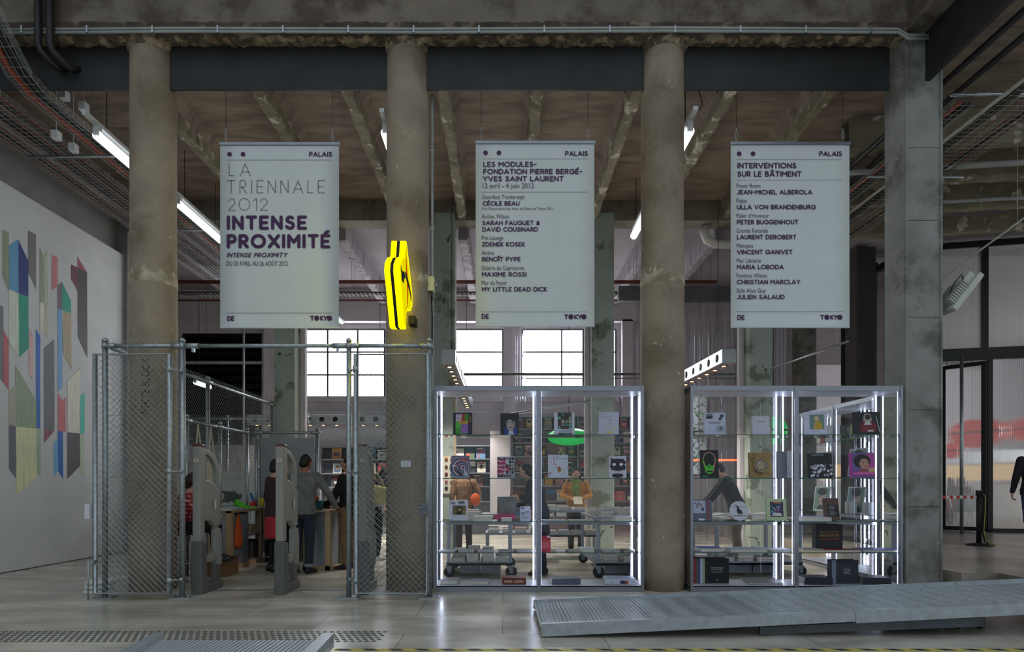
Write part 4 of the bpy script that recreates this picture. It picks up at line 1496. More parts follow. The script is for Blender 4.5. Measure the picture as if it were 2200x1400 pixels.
tube_lamp('lit tube lamp between the left wall and left column, nearest one', -5.33, 8.07, 9.57, 5.92)
tube_lamp('lit tube lamp showing between the left column and left banner', -5.3, 10.04, 11.54, 5.92)
tube_lamp('lit tube lamp peeping out beside the middle column', -1.53, 8.02, 9.5, 5.92)
tube_lamp('lit tube lamp right of the right column with a hanging cable', 2.43, 7.98, 9.45, 5.92)
tube_lamp('lit tube lamp farther back left of the right column', 2.42, 9.9, 11.35, 5.92)
tube_lamp('lit tube lamp low in the dark store behind the wire fence', -8.3, 16.6, 17.4, 4.1, hang=6.96)
tube_lamp('unlit tube lamp hanging far back right of the middle banner', 3.9, 13.5, 15.0, 5.3, False)
tube_lamp('unlit tube lamp hanging far back beside the left banner', -4.3, 13.6, 15.0, 5.6, False)
mb = MB(M_BLACK)
mb.tube([(2.47, 7.8, 6.5), (2.5, 7.82, 6.32), (2.56, 7.86, 6.2), (2.52, 7.86, 6.12), (2.44, 7.85, 6.1)], .008, 6)
tag(mb.build('lamp_cable'), 'short black cable looping down to the lamp by the right column', 'cable')

# ------------------------------------------------------------------ cable trays
M_ORANGE = mat('orange_cable', 'a4462a', .5, var=.1)
M_CBLACK = mat('black_cable', '1b1b1d', .5, var=.1)
M_CGREY = mat('grey_cable', '6b6d6e', .5, var=.1)
M_CRED = mat('red_cable', '7d3a30', .5, var=.1)
M_TRAY = mat('tray_wire', '9da09c', .45, .6, var=.1)


def tray(label, path, w, cables, hang=True, group='wire cable trays'):
    """open wire basket along a path lying in the depth direction, or across, with its cables"""
    path = [Vector(p) for p in path]
    t = thing('cable_tray', label, 'cable tray', path[0], 0, group)
    L = [0]
    for a, b in zip(path[:-1], path[1:]): L.append(L[-1] + (b - a).length)

    def pt(s):
        for j in range(len(path) - 1):
            if L[j + 1] >= s - 1e-6:
                d = (path[j + 1] - path[j]).normalized()
                return path[j].lerp(path[j + 1], (s - L[j]) / (L[j + 1] - L[j])), d
        return path[-1], (path[-1] - path[-2]).normalized()
    side0 = Vector((1, 0, 0)) if abs((path[-1] - path[0]).normalized().x) < .7 else Vector((0, 1, 0))
    mb = MB(M_TRAY)
    n = max(3, int(w / .075) + 1)
    for k in range(n):
        o = side0 * (w * (k / (n - 1) - .5))
        mb.tube([p + o for p in path], .003, 4)
    for s in (-.5, .5):
        for hh in (.035, .07):
            mb.tube([p + side0 * (w * s) + Vector((0, 0, hh)) for p in path], .003, 4)
    s = 0
    while s < L[-1]:
        p, d = pt(s)
        up = Vector((0, 0, .07)) if abs(d.z) < .5 else Vector((0, .07, 0))
        mb.tube([p - side0 * w / 2 + up, p - side0 * w / 2, p + side0 * w / 2, p + side0 * w / 2 + up], .0032, 4, caps=False)
        s += .1
    mb.build('basket', t)
    for q, r, m in cables:
        mb = MB(m)
        pts = []
        s = 0
        while s <= L[-1]:
            p, d = pt(s)
            pts.append(p + side0 * (w * (q - .5) + random.uniform(-.012, .012)) + Vector((0, 0, r + .004 + random.uniform(0, .01))))
            s += .4
        if len(pts) > 1:
            mb.tube(pts, r, 6); mb.build('cable', t)
    if hang:
        s = .6
        while s < L[-1]:
            p, d = pt(s)
            for e in (-.5, .5):
                mb = MB(M_TRAY); mb.cyl(p + side0 * (w * e), Vector((p.x, p.y, 7.1)) + side0 * (w * e), .005, 5); mb.build('hanger', t)
            s += 2.2
    return t


Cs = lambda *a: [(q, r, {'o': M_ORANGE, 'b': M_CBLACK, 'g': M_CGREY, 'r': M_CRED}[m]) for q, r, m in a]
tray('cable tray with orange cables at the left, bending down in front of the steel beam', [(-5.98, 6.3, 7.5), (-5.95, 6.9, 6.98), (-5.9, 7.2, 6.55), (-5.87, 7.45, 6.28), (-5.85, 7.7, 6.2), (-5.8, 16.8, 6.2)], .3,
     Cs((.12, .014, 'o'), (.2, .014, 'o'), (.28, .012, 'o'), (.45, .018, 'b'), (.58, .018, 'b'), (.7, .014, 'b'), (.85, .012, 'g')))
tray('broad cable tray at the left, second one in from the white wall', [(-6.55, 7.0, 6.2), (-6.5, 16.8, 6.2)], .5,
     Cs((.1, .012, 'r'), (.2, .02, 'b'), (.35, .02, 'b'), (.5, .014, 'r'), (.6, .012, 'g'), (.75, .02, 'b'), (.9, .012, 'r')))
tray('narrow cable tray hanging close to the white wall', [(-7.1, 7.0, 6.28), (-7.05, 16.8, 6.28)], .3, Cs((.2, .012, 'r'), (.5, .02, 'b'), (.8, .012, 'r')))
tray('cable tray with orange cable at the right, behind the square pillar', [(5.95, 7.9, 6.2), (5.85, 12.4, 6.2)], .22, Cs((.15, .02, 'o'), (.45, .02, 'b'), (.75, .02, 'b'), (.9, .012, 'g')))
tray('wide cable tray at the right edge under the brown ceiling', [(6.75, 6.8, 6.2), (6.65, 12.4, 6.2)], .75, Cs((.08, .025, 'b'), (.16, .025, 'b'), (.35, .012, 'r'), (.55, .012, 'r'), (.7, .018, 'b'), (.85, .012, 'r')))
tray('cable tray crossing the back of the shop below the whitewashed ceiling', [(-8.5, 14.4, 5.78), (4.8, 14.4, 5.78)], .3, Cs((.2, .02, 'b'), (.5, .02, 'b'), (.75, .015, 'r')))
for lab, p, q, r, m in [
        ('pale angle rail along the wide cable tray at the right', (6.28, 6.9, 6.2), (6.2, 12.4, 6.2), .022, mat('pale_rail', 'b9b5a8', .5, var=.1)),
        ('dark red pipe crossing the back of the shop above the tray', (-9, 14.1, 5.98), (4.9, 14.1, 5.98), .045, mat('dark_red_pipe', '6e3730', .5, var=.15)),
        ('thin dark red pipe crossing the back of the shop below the tray', (-9, 14.3, 5.62), (4.9, 14.3, 5.62), .022, mat('dark_red_pipe', '6e3730', .5, var=.15)),
        ('left one of two dark pipes under the right hall ceiling', (5.75, 6.5, 6.55), (5.7, 12.5, 6.55), .04, mat('black_pipe', '242427', .5, var=.1)),
        ('right one of two dark pipes under the right hall ceiling', (6.08, 6.5, 6.55), (6.0, 12.5, 6.55), .04, mat('black_pipe', '242427', .5, var=.1)),
        ('galvanised strut under the trays at the left', (-6.95, 9.0, 6.13), (-5.4, 9.0, 6.13), .02, M_GALV),
        ('second galvanised strut under the left trays, farther back', (-7.2, 11.6, 6.13), (-5.4, 11.6, 6.13), .02, M_GALV),
        ('galvanised strut under the right trays, nearest to the viewer', (5.8, 7.95, 6.37), (7.3, 7.95, 6.37), .025, M_GALV),
        ('galvanised strut under the right trays, just right of the pillar', (5.7, 9.6, 6.14), (7.2, 9.6, 6.14), .02, M_GALV),
        ('grey pipe bent along the ceiling between left column and banner', (-4.9, 13.2, 6.0), (-4.6, 17.6, 6.0), .07, M_PVC),
        ('slanting pale rod hanging at the right before the polycarbonate wall', at(2000, 615, 10.5), at(2215, 457, 9.2), .016, mat('pale_rail', 'b9b5a8', .5, var=.1)),
        ('upper grey pipe running across the right hall ribs', (5.6, 10.2, 6.5), (13, 9.3, 6.5), .05, M_PVC),
        ('lower grey pipe running across the right hall ribs', (5.6, 11.3, 6.4), (13, 10.4, 6.4), .035, M_PVC),
        ('lighting bar reaching towards the viewer above the right showcase', at(1655, 793, 12.15), at(1822, 733, 9.75), .02, M_GALV),
        ('slanting bar seen through the left showcase', at(1075, 893, 12.0), at(1266, 862, 11.6), .025, M_GALV),  # stands in for a streak mirrored in the showcase glass
        ('thick horizontal rail before the back windows', (-1.1, 15.1, 4.05), (5.7, 15.1, 4.05), .03, mat('dark_rail', '5f6362', .45, .5, var=.1)),
        ('thin horizontal rod before the right back window', (.55, 15.0, 3.93), (5.7, 15.0, 3.93), .014, mat('dark_rail', '5f6362', .45, .5, var=.1))]:
    mb = MB(m); mb.cyl(p, q, r, 8)
    if ' bar ' in lab or 'rod' in lab or 'horizontal' in lab or 'bar seen' in lab:
        for s in (.12, .88):
            c = Vector(p).lerp(Vector(q), s); mb.cyl(c, (c.x, c.y, 6.96 if c.y > 12.8 else 7.17), .004, 5)
    tag(mb.build('pipe' if 'pipe' in lab else 'rail'), lab, 'pipe' if 'pipe' in lab else 'rail')
mb = MB(mat('white_pipe', 'c9c6c2', .4, var=.05))
mb.tube([at(1511, 487, 12.85), at(1513, 500, 12.85), at(1520, 515, 12.85), at(1538, 524, 12.85), at(1580, 525, 12.85), at(1600, 525, 12.85)], .09, 12)
tag(mb.build('drain_pipe'), 'fat white pipe with an elbow behind the right banner', 'pipe')
for lab, c in [('white junction box on the left tray, the nearer one', at(121, 291, 8.4)), ('white junction box on the left tray, the farther one', at(158, 318, 8.8)),
               ('white loudspeaker box under the beam left of the left column', at(138, 205, 8.2)), ('white box at the start of the lamp batten, by the left column', at(180, 230, 8.2))]:
    mb = MB(mat('white_plastic', 'd9dbdc', .5, var=.03)); mb.obox(c, (.09, .1, .11)); mb.cyl(c, (c.x, c.y, 7.17), .006, 5); tag(mb.build('junction_box', bev=.008), lab, 'box')

# ------------------------------------------------------------------ flood light on the pillar
t = thing('flood_light', 'white ribbed flood light tilted beside the square pillar', 'flood light', at(2068, 640, 7.7))
M_FL = mat('flood_white', 'b9bcb4', .45, var=.05)
c = at(2062, 633, 7.7)
A = Matrix.Rotation(R(-52), 3, 'Y')      # the long axis rises to the right
mb = MB(M_FL); mb.obox(c, (.56, .3, .07), A); mb.build('front_frame', t, bev=.01)
mb = MB(M_FL)
for k in range(9): mb.obox(c + A @ Vector((-.2 + k * .035, 0, .08)), (.012, .26, .1), A)
mb.obox(c + A @ Vector((-.06, 0, .06)), (.3, .22, .06), A)
mb.build('cooling_fins', t)
mb = MB(M_FL); mb.obox(c + A @ Vector((.18, 0, .075)), (.14, .2, .09), A); mb.build('driver_box', t, bev=.01)
mb = MB(mat('lens', 'cfd4d2', .2)); mb.obox(c + A @ Vector((0, 0, -.04)), (.5, .25, .01), A); mb.build('lens', t)
mb = MB(M_CBLACK); mb.tube([c + A @ Vector((.1, -.1, .12)), c + Vector((-.05, -.1, .22)), c + Vector((-.14, -.1, .12)), c + Vector((-.16, 0, -.05))], .008, 6); mb.build('cable', t)
mb = MB(M_FL); mb.obox(c + Vector((-.1, .05, -.06)), (.14, .05, .03)); mb.build('bracket', t)

# ------------------------------------------------------------------ steel light beams with round holes
M_BEAM = mat('brushed_light_beam', 'a9acad', .35, .8, var=.05, scale=6)
M_WARM = emitter('warm_spot', 'ffb27a', 9)
M_HOLE = mat('hole_inside', '3a2a20', .5, .4, var=.1)


def light_beam(label, p, q, w=.24, n=9, watts=300, group='steel light beams hanging in the shop'):
    p, q = Vector(p), Vector(q)
    t = thing('light_beam', label, 'lamp', p, 0, group)
    u = (q - p).normalized(); L = (q - p).length
    sd = Vector((0, 0, 1)).cross(u).normalized(); up = u.cross(sd)
    M = Matrix((u, sd, up)).transposed()
    mb = MB(M_BEAM)
    mb.obox((p + q) / 2, (L, w, w), M)
    mb.build('housing', t, bev=.006)
    for k in range(n):
        c = p + u * (L * (k + .6) / (n + .2))
        for s in (-1, 1):
            mb = MB(M_HOLE)
            o = c + sd * (s * (w / 2 + .001))
            mb.tube([o - sd * s * .004, o + sd * s * .003], .068, 20, M_ALU)
            mb.tube([o, o + sd * s * .0045], .058, 20)
            mb.build('round_hole', t)
        mb = MB(M_BEAM)
        b = c - up * (w / 2)
        mb.tube([b, b - up * .012], .075, 20, M_ALU)
        mb.tube([b - up * .008, b - up * .014], .062, 20, M_HOLE)
        mb.tube([b - up * .012, b - up * .0165], .034, 14, M_WARM)
        mb.build('spot', t)
    for s in (.15, .5, .85):
        ld = bpy.data.lights.new('beam_spot', 'SPOT'); ld.energy = watts; ld.spot_size = R(115); ld.spot_blend = .8; ld.shadow_soft_size = .06; ld.color = (1, .93, .86)
        lo = bpy.data.objects.new('beam_spot', ld); COL.objects.link(lo); lo.location = p + u * (L * s) - up * (w / 2 + .03)
    for s in (.12, .88):
        mb = MB(M_BLACK); c = p + u * (L * s); mb.cyl(c + up * w / 2, (c.x, c.y, 6.5), .006, 5); mb.build('hanging_wire', t)
    return t


light_beam('steel light beam with round holes hanging in front of the left back column', (-.93, 10.5, 3.52), (-.93, 16.6, 3.52), n=14)
light_beam('steel light beam with round holes hanging right of the right column', (3.87, 10.5, 3.53), (3.7, 14.5, 3.53), n=10)
light_beam('steel light beam with round holes running crosswise behind the cash desk', (-6.3, 15.25, 2.94), (-2.6, 15.25, 2.94), n=11)

# ------------------------------------------------------------------ clear plastic strip curtain
M_STRIP = glass('clear_plastic_strip', (.74, .72, .75), 3.0, .06, haze=.06)
t = thing('strip_curtain', 'clear plastic strip curtain behind the right column and banner', 'strip curtain', (4.2, 13.8, 0))
for k in range(17):
    x = 3.0 + k * .2
    mb = MB(M_STRIP)
    vs = []
    for j in range(2):
        z = (.01, 5.75)[j]
        for i in range(7):
            s = i / 6
            vs.append((x + .23 * s, 13.8 + .05 * sin(s * 6.3 + k) + .03 * (k % 2), z))
    mb.add(vs, [(i, i + 1, 8 + i, 7 + i) for i in range(6)], smooth=True)
    mb.build('plastic_strip', t)
mb = MB(mat('grey_valance', '5e5e62', .6, .2)); mb.box(2.6, 6.3, 13.75, 13.9, 5.45, 5.78); o = mb.build('valance', t); o['label'] = 'grey pleated valance holding the strips'
t = thing('strip_curtain', 'clear plastic strip curtain bunched beside the right back window', 'strip curtain', (.42, 17.2, 0))
for k in range(3):
    mb = MB(M_STRIP); x = .36 + k * .1
    vs = [(x + .1 * (i / 6), 17.3 + .04 * sin(i + k), z) for z in (0, 6.95) for i in range(7)]
    mb.add(vs, [(i, i + 1, 8 + i, 7 + i) for i in range(6)], smooth=True)
    mb.build('plastic_strip', t)

# ------------------------------------------------------------------ counters
M_WOOD = mat('pale_plywood', 'b49a78', .55, var=.12, scale=3, stretch=(1, 1, .15))
M_WHITETOP = mat('white_laminate', 'd5d8d8', .4, var=.02)
M_SHEET = mat('zinc_sheet', '9aa4ad', .4, .6, var=.1, scale=2)
M_DARKIN = mat('dark_inside', '201d1b', .8, var=.1)
t = thing('cash_counter', 'plywood framed counter with zinc sheets and an orange bag on its side', 'counter', (-4.5, 10, 0))
mb = MB(M_SHEET); mb.box(-4.5, -4.27, 9.5, 9.52, .08, .9); mb.box(-4.2, -4.18, 9.55, 10.1, .08, .86); o = mb.build('zinc_sheet', t)
for x, y in ((-4.23, 9.5), (-4.23, 10.68), (-4.5, 9.5)):
    mb = MB(M_WOOD); mb.box(x - .045, x + .045, y - .02, y + .07, 0, .92); mb.build('corner_post', t)
mb = MB(M_WOOD); mb.box(-4.52, -4.18, 9.48, 10.75, .89, .93); mb.build('worktop_edge', t)
mb = MB(M_WHITETOP); mb.box(-4.53, -4.17, 9.46, 10.77, .93, .95); mb.build('worktop', t)
mb = MB(M_DARKIN); mb.box(-4.5, -4.47, 9.55, 10.7, .05, .9); mb.build('rear_panel', t)
for z in (.1, .5):
    mb = MB(M_SHEET); mb.box(-4.47, -4.2, 10.12, 10.66, z - .02, z); mb.build('shelf', t)
mb = MB(M_SHEET); mb.box(-4.47, -4.22, 10.1, 10.12, .05, .9); mb.build('divider', t)
mb = MB(M_WOOD); mb.box(-4.24, -4.17, 9.5, 10.72, 0, .08); mb.build('foot_rail', t)
t2 = thing('cloth_bag', 'orange cloth bag hanging on the side of the cash counter', 'bag', (-4.16, 9.62, .4))
mb = MB(mat('orange_cloth', 'd95b1e', .8, var=.1, scale=8))
vs = []
prof = [(.34, .16, .02), (.40, .2, .035), (.55, .17, .04), (.68, .12, .03), (.76, .06, .02), (.82, .015, .01)]
mb.loft([((-4.165, 9.68, z), (0, w / 2 + .03, 0), (d, 0, 0)) for z, w, d in prof], 12)
mb.build('bag_body', t2)
mb = MB(mat('orange_cloth', 'd95b1e', .8)); mb.tube([(-4.16, 9.66, .78), (-4.165, 9.68, .88), (-4.16, 9.7, .78)], .008, 6); mb.build('handle', t2)
for i, (y, z0, w, h, c) in enumerate([(10.2, .5, .12, .1, 'a08d72'), (10.36, .5, .12, .16, '8d8170'), (10.22, .6, .12, .08, 'b5a68c'), (10.5, .1, .1, .3, '3b3532'), (10.3, .1, .14, .26, '57504a')]):
    mb = MB(paint(c)); mb.box(-4.5, -4.22, y, y + w, z0, z0 + h)
    tag(mb.build('carton'), ['small brown carton on the upper counter shelf', 'taller grey brown carton on the upper counter shelf', 'pale carton stacked on a brown carton in the counter',
                             'black file box on the lower counter shelf', 'dark grey file box on the lower counter shelf'][i], 'box')
# second open shelf unit behind, dark
t = thing('storage_shelf', 'low dark shelf unit between the counter and the person in red skirt', 'shelf', (-3.8, 10.8, 0))
mb = MB(M_DARKIN); mb.box(-4.12, -3.5, 11.0, 11.04, 0, .95); mb.box(-4.12, -4.08, 10.62, 11.04, 0, .95); mb.box(-3.54, -3.5, 10.62, 11.04, 0, .95); mb.build('carcass', t)
for z in (.1, .4, .68, .95):
    mb = MB(M_SHEET); mb.box(-4.12, -3.5, 10.6, 11.04, z - .025, z); mb.build('shelf', t)
for i, (x, z, h, c, l) in enumerate([(-4.05, .4, .16, '8b8a86', 'grey carton on the middle board of the low dark shelf'), (-3.95, .4, .12, 'c6c4bd', 'white carton on the middle board of the low dark shelf'),
                                     (-4.1, .68, .1, '7b5b44', 'brown carton on the upper board of the low dark shelf'), (-3.85, .1, .2, '4a4541', 'dark carton on the bottom board of the low dark shelf')]):
    mb = MB(paint(c)); mb.box(x, x + .2, 10.66, 10.9, z, z + h); tag(mb.build('carton'), l, 'box')

t = thing('cash_desk', 'plywood framed cash desk with dark zinc panels under the leaning men', 'counter', (-2.9, 9.8, 0))
mb = MB(M_SHEET); mb.box(-3.04, -2.74, 9.55, 9.57, .07, .9)
mb.quad((-2.70, 9.57, .07), (-2.42, 10.9, .07), (-2.42, 10.9, .9), (-2.70, 9.57, .9)); mb.build('zinc_panel', t)
for i, (x, y) in enumerate([(-3.06, 9.55), (-2.72, 9.55), (-2.62, 9.95), (-2.54, 10.4), (-2.43, 10.95)]):
    mb = MB(M_WOOD); mb.box(x - .035, x + .045, y - .03, y + .05, 0, .92); mb.build('post', t)
mb = MB(M_WOOD); mb.box(-3.1, -2.69, 9.52, 9.6, .0, .07); mb.prism([(-2.74, 9.52, 0), (-2.66, 9.52, 0), (-2.36, 10.98, 0), (-2.44, 10.98, 0)], (0, 0, .06)); mb.build('foot_rail', t)
mb = MB(M_WOOD); mb.prism([(-3.12, 9.5, .9), (-2.68, 9.5, .9), (-2.36, 11, .9), (-3.12, 11, .9)], (0, 0, .035)); mb.build('worktop', t)
# things on the counters
def small(name, label, cat, fn, m, bev=0, group=None):
    mb = MB(m); fn(mb); return tag(mb.build(name, bev=bev), label, cat, group)


def wedge(mb):
    c = Vector((-4.22, 9.75, .95))
    mb.loft([(c + Vector((0, 0, .13)), (.03, 0, 0), (0, .01, .02)), (c + Vector((.02, 0, .07)), (.07, 0, .02), (0, .03, .03)), (c + Vector((.12, 0, .03)), (.1, 0, -.03), (0, .05, .01)), (c + Vector((.3, 0, .012)), (.03, 0, 0), (0, .03, .01))], 10)


small('paper_cone', 'bright green paper cone lying on the cash counter', 'paper cone', wedge, mat('green_paper', '53c41c', .6))
t = thing('card_box', 'small red box with white and blue leaflets on the counter end', 'box', (-4.28, 10.55, .95))
mb = MB(paint('c0303a')); mb.box(-4.33, -4.24, 10.52, 10.6, .95, 1.05); mb.build('carton', t)
mb = MB(paint('e8e8e4')); mb.obox((-4.33, 10.56, 1.11), (.012, .09, .2), Matrix.Rotation(R(-22), 3, 'Y')); mb.obox((-4.30, 10.56, 1.11), (.012, .09, .18), Matrix.Rotation(R(-25), 3, 'Y'), paint('4f86c0')); mb.build('leaflet', t)
t = thing('bottle', 'yellow bottle with a clear cap at the far counter end', 'bottle', (-4.17, 10.66, .95))
mb = MB(paint('c9b52a', .3)); mb.lathe([(.035, 0), (.04, .01), (.04, .13), (.025, .16)], (-4.19, 10.68, .95), 16); mb.build('body', t)
mb = MB(glass('clear_cap', (.9, .9, .9), 2)); mb.lathe([(.028, .16), (.028, .2), (.012, .23), (.001, .235)], (-4.19, 10.68, .95), 16); mb.build('cap', t)
t = thing('paper_stack', 'spread of white papers on the cash counter top', 'papers', (-4.45, 9.8, .95))
for k in range(4):
    mb = MB(paint('e2e4e2')); mb.obox((-4.5 + k * .07, 9.7 + k * .2, .953 + k * .003), (.21, .28, .003), Matrix.Rotation(R(k * 23 - 30), 3, 'Z')); mb.build('sheet', t)
small('cable_heap', 'dark heap of cables and gear on a table behind the counter', 'gear', lambda mb: [mb.tube([(-5.3 + .4 * random.random(), 11.3 + .3 * random.random(), 1.0 + .2 * random.random()) for _ in range(6)], .03, 6) for _ in range(5)], M_CBLACK)
t = thing('side_table', 'narrow table loaded with small goods behind the mesh fence', 'table', (-5.3, 11.4, 0))
mb = MB(M_GALV); mb.box(-5.8, -4.78, 11.1, 11.8, .9, .94); mb.build('tabletop', t)
for x in (-5.75, -4.83):
    for y in (11.13, 11.77): mb = MB(M_GALV); mb.cyl((x, y, 0), (x, y, .9), .015, 8); mb.build('leg', t)
t = thing('receipt_printer', 'white paper roll printer standing on the cash desk', 'printer', (-2.85, 9.9, .935))
mb = MB(M_BLACK); mb.box(-2.95, -2.8, 10.05, 10.2, .935, 1.06); mb.build('body', t)
mb = MB(paint('e6e6e6')); mb.obox((-2.88, 10.12, 1.15), (.05, .12, .24), Matrix.Rotation(R(12), 3, 'Y')); mb.build('paper_roll', t)
small('card_holder', 'teal box standing on the cash desk beside the grey sweater', 'box', lambda mb: mb.box(-3.0, -2.84, 9.62, 9.72, .935, 1.08), paint('1d6a6c'))
small('orange_pouch', 'orange pouch on top of the teal box', 'pouch', lambda mb: mb.ball((-2.94, 9.67, 1.11), .05, .03, .05), paint('c9561f'))

# cardboard box and bar stool by the left pedestal
t = thing('cardboard_box', 'brown cardboard box on the floor behind the left pedestal', 'box', (-4.15, 8.95, 0))
mb = MB(mat('cardboard', '8a6648', .8, var=.08)); mb.box(-4.5, -3.98, 8.85, 9.25, 0, .27); mb.build('carton', t)
mb = MB(mat('cardboard', '8a6648', .8)); mb.quad((-4.5, 8.85, .27), (-3.98, 8.85, .27), (-3.96, 8.78, .3), (-4.52, 8.78, .3)); mb.quad((-3.98, 8.85, .27), (-3.98, 9.25, .27), (-3.9, 9.25, .3), (-3.9, 8.85, .3)); mb.build('flap', t)
t = thing('bar_stool', 'thin legged stool under the person in the plaid shirt', 'stool', (-4.42, 8.55, 0))
mb = MB(M_DARKIN); mb.lathe([(.001, 0), (.17, 0), (.18, .015), (.17, .035), (.001, .04)], (-4.42, 8.55, .64), 20); mb.build('seat', t)
for sx, sy in ((-1, -1), (-1, 1), (1, -1), (1, 1)):
    mb = MB(M_GALV); mb.cyl((-4.42 + sx * .12, 8.55 + sy * .12, .645), (-4.42 + sx * .19, 8.55 + sy * .19, 0), .01, 8); mb.build('leg', t)
mb = MB(M_GALV); mb.tube([(-4.42 + .17 * cos(R(45 + 90 * k)) * 1.41, 8.55 + .17 * sin(R(45 + 90 * k)) * 1.41, .25) for k in range(4)], .008, 6, closed=True); mb.build('foot_ring', t)
# tote bags on the fence
for i, (x, y) in enumerate(((-4.52, 8.95), (-4.52, 9.35))):
    t = thing('tote_bag', ['cream tote bag hanging behind the left pedestal, nearer one', 'cream tote bag hanging behind the left pedestal, farther one'][i], 'bag', (x, y, 1.25), 0, 'tote bags behind the left pedestal')
    mb = MB(mat('cream_cotton', 'cfc9b4', .85, var=.06)); mb.loft([((x + .02, y + .16, z), (.012 + .01 * (z < 1.5), 0, 0), (.0, .17, 0)) for z in (1.24, 1.27, 1.45, 1.66, 1.68)], 14); mb.build('bag_body', t)
    for s in (-.08, .08):
        mb = MB(mat('cream_cotton', 'cfc9b4', .85)); mb.tube([(x + .02 + s * .1, y + .16 - .09, 1.66), (x + .01, y + .16 - .06, 1.92), (x, y + .16, 2.22), (x + .01, y + .16 + .06, 1.92), (x + .02 + s * .1, y + .16 + .09, 1.66)], .012, 6); mb.build('strap', t)

# notice on the green column
mb = MB(paint('d7dade')); mb.box(ax(598, 12.55), ax(630, 12.55), 12.545, 12.55, az(975, 12.55), az(952, 12.55)); tag(mb.build('paper_notice'), 'white paper notice taped to the grey green column', 'notice')

# ------------------------------------------------------------------ trinket board
t = thing('trinket_board', 'cream display board on the column behind the left showcase', 'board', (-1.2, 12.53, 1.1))
mb = MB(mat('cream_board', 'cdc7b4', .7, var=.03)); mb.box(ax(942, 12.53), ax(977, 12.53), 12.52, 12.55, az(1060, 12.53), az(980, 12.53)); mb.build('panel', t)
mb = MB(M_WOOD); mb.box(ax(977, 12.53), ax(980, 12.53), 12.5, 12.56, 0, az(850, 12.53)); mb.build('wooden_edge', t)
k = 0
for r, py in enumerate((985, 1001, 1017, 1033, 1047)):
    for c, px in enumerate((948, 959, 970)):
        col = ['3b4046', '7d2f2f', 'a8733a', '5f6d72', 'b15f72', '7c3a35', 'a59a5c'][(r * 3 + c * 2) % 7]
        mb = MB(paint(col))
        mb.cyl((ax(px, 12.5), 12.52, az(py, 12.5)), (ax(px, 12.5), 12.495, az(py, 12.5)), .032 if (r + c) % 2 else .026, 10)
        mb.box(ax(px, 12.5) - .028, ax(px, 12.5) + .028, 12.505, 12.52, az(py + 3, 12.5) - .02, az(py + 3, 12.5))
        tag(mb.build('trinket'), 'small %s trinket on the cream board, %s row from top, %s' % (['dark', 'red', 'ochre', 'grey', 'pink', 'maroon', 'olive'][(r * 3 + c * 2) % 7], ORD[r], ['left', 'middle', 'right'][c]), 'trinket', 'trinkets on the cream board')

# ------------------------------------------------------------------ people
_cl = bpy.data.textures.new('cloth_folds', 'CLOUDS'); _cl.noise_scale = .09; _cl.noise_depth = 2
SKIN = {'a': mat('skin_fair', 'c79a82', .5, var=.05), 'b': mat('skin_tan', '9b6a50', .5, var=.05), 'c': mat('skin_brown', '6e4632', .5, var=.05)}


def fuse(o, vox, smooth=4, folds=0):
    """one continuous skin over the built volumes"""
    m = o.modifiers.new('skin', 'REMESH'); m.mode = 'VOXEL'; m.voxel_size = vox; m.use_smooth_shade = True
    s = o.modifiers.new('soften', 'SMOOTH'); s.factor = .5; s.iterations = smooth
    if folds:
        d = o.modifiers.new('folds', 'DISPLACE'); d.texture = _cl; d.strength = folds; d.mid_level = .5; d.texture_coords = 'LOCAL'
    return o


def hand(mb, w, d, n, side, curl=25):
    """palm, four fingers and a thumb: wrist w, pointing d, palm facing n"""
    d, n = Vector(d).normalized(), Vector(n)
    n = (n - d * n.dot(d)).normalized()
    s = d.cross(n) * side
    M = Matrix((s, d, n)).transposed()
    mb.ball(w + d * .05, .039, .052, .017, 10, M)
    for k, (off, L) in enumerate(((.029, .07), (.010, .08), (-.009, .074), (-.027, .058))):
        p = w + d * .088 + s * off
        a = 0
        for q in (.45, .32, .23):
            a += R(curl) * (1 + .12 * k)
            e = p + (d * cos(a) + n * sin(a)) * (L * q)
            mb.limb(p, .0088, e, .0082, 7); p = e
    p = w + d * .028 + s * .03
    for q, b in ((.045, 25), (.032, 5)):
        e = p + (d * cos(R(b)) * .75 + s * .62 + n * .35).normalized() * q
        mb.limb(p, .0105, e, .0092, 7); p = e


PEOPLE = []


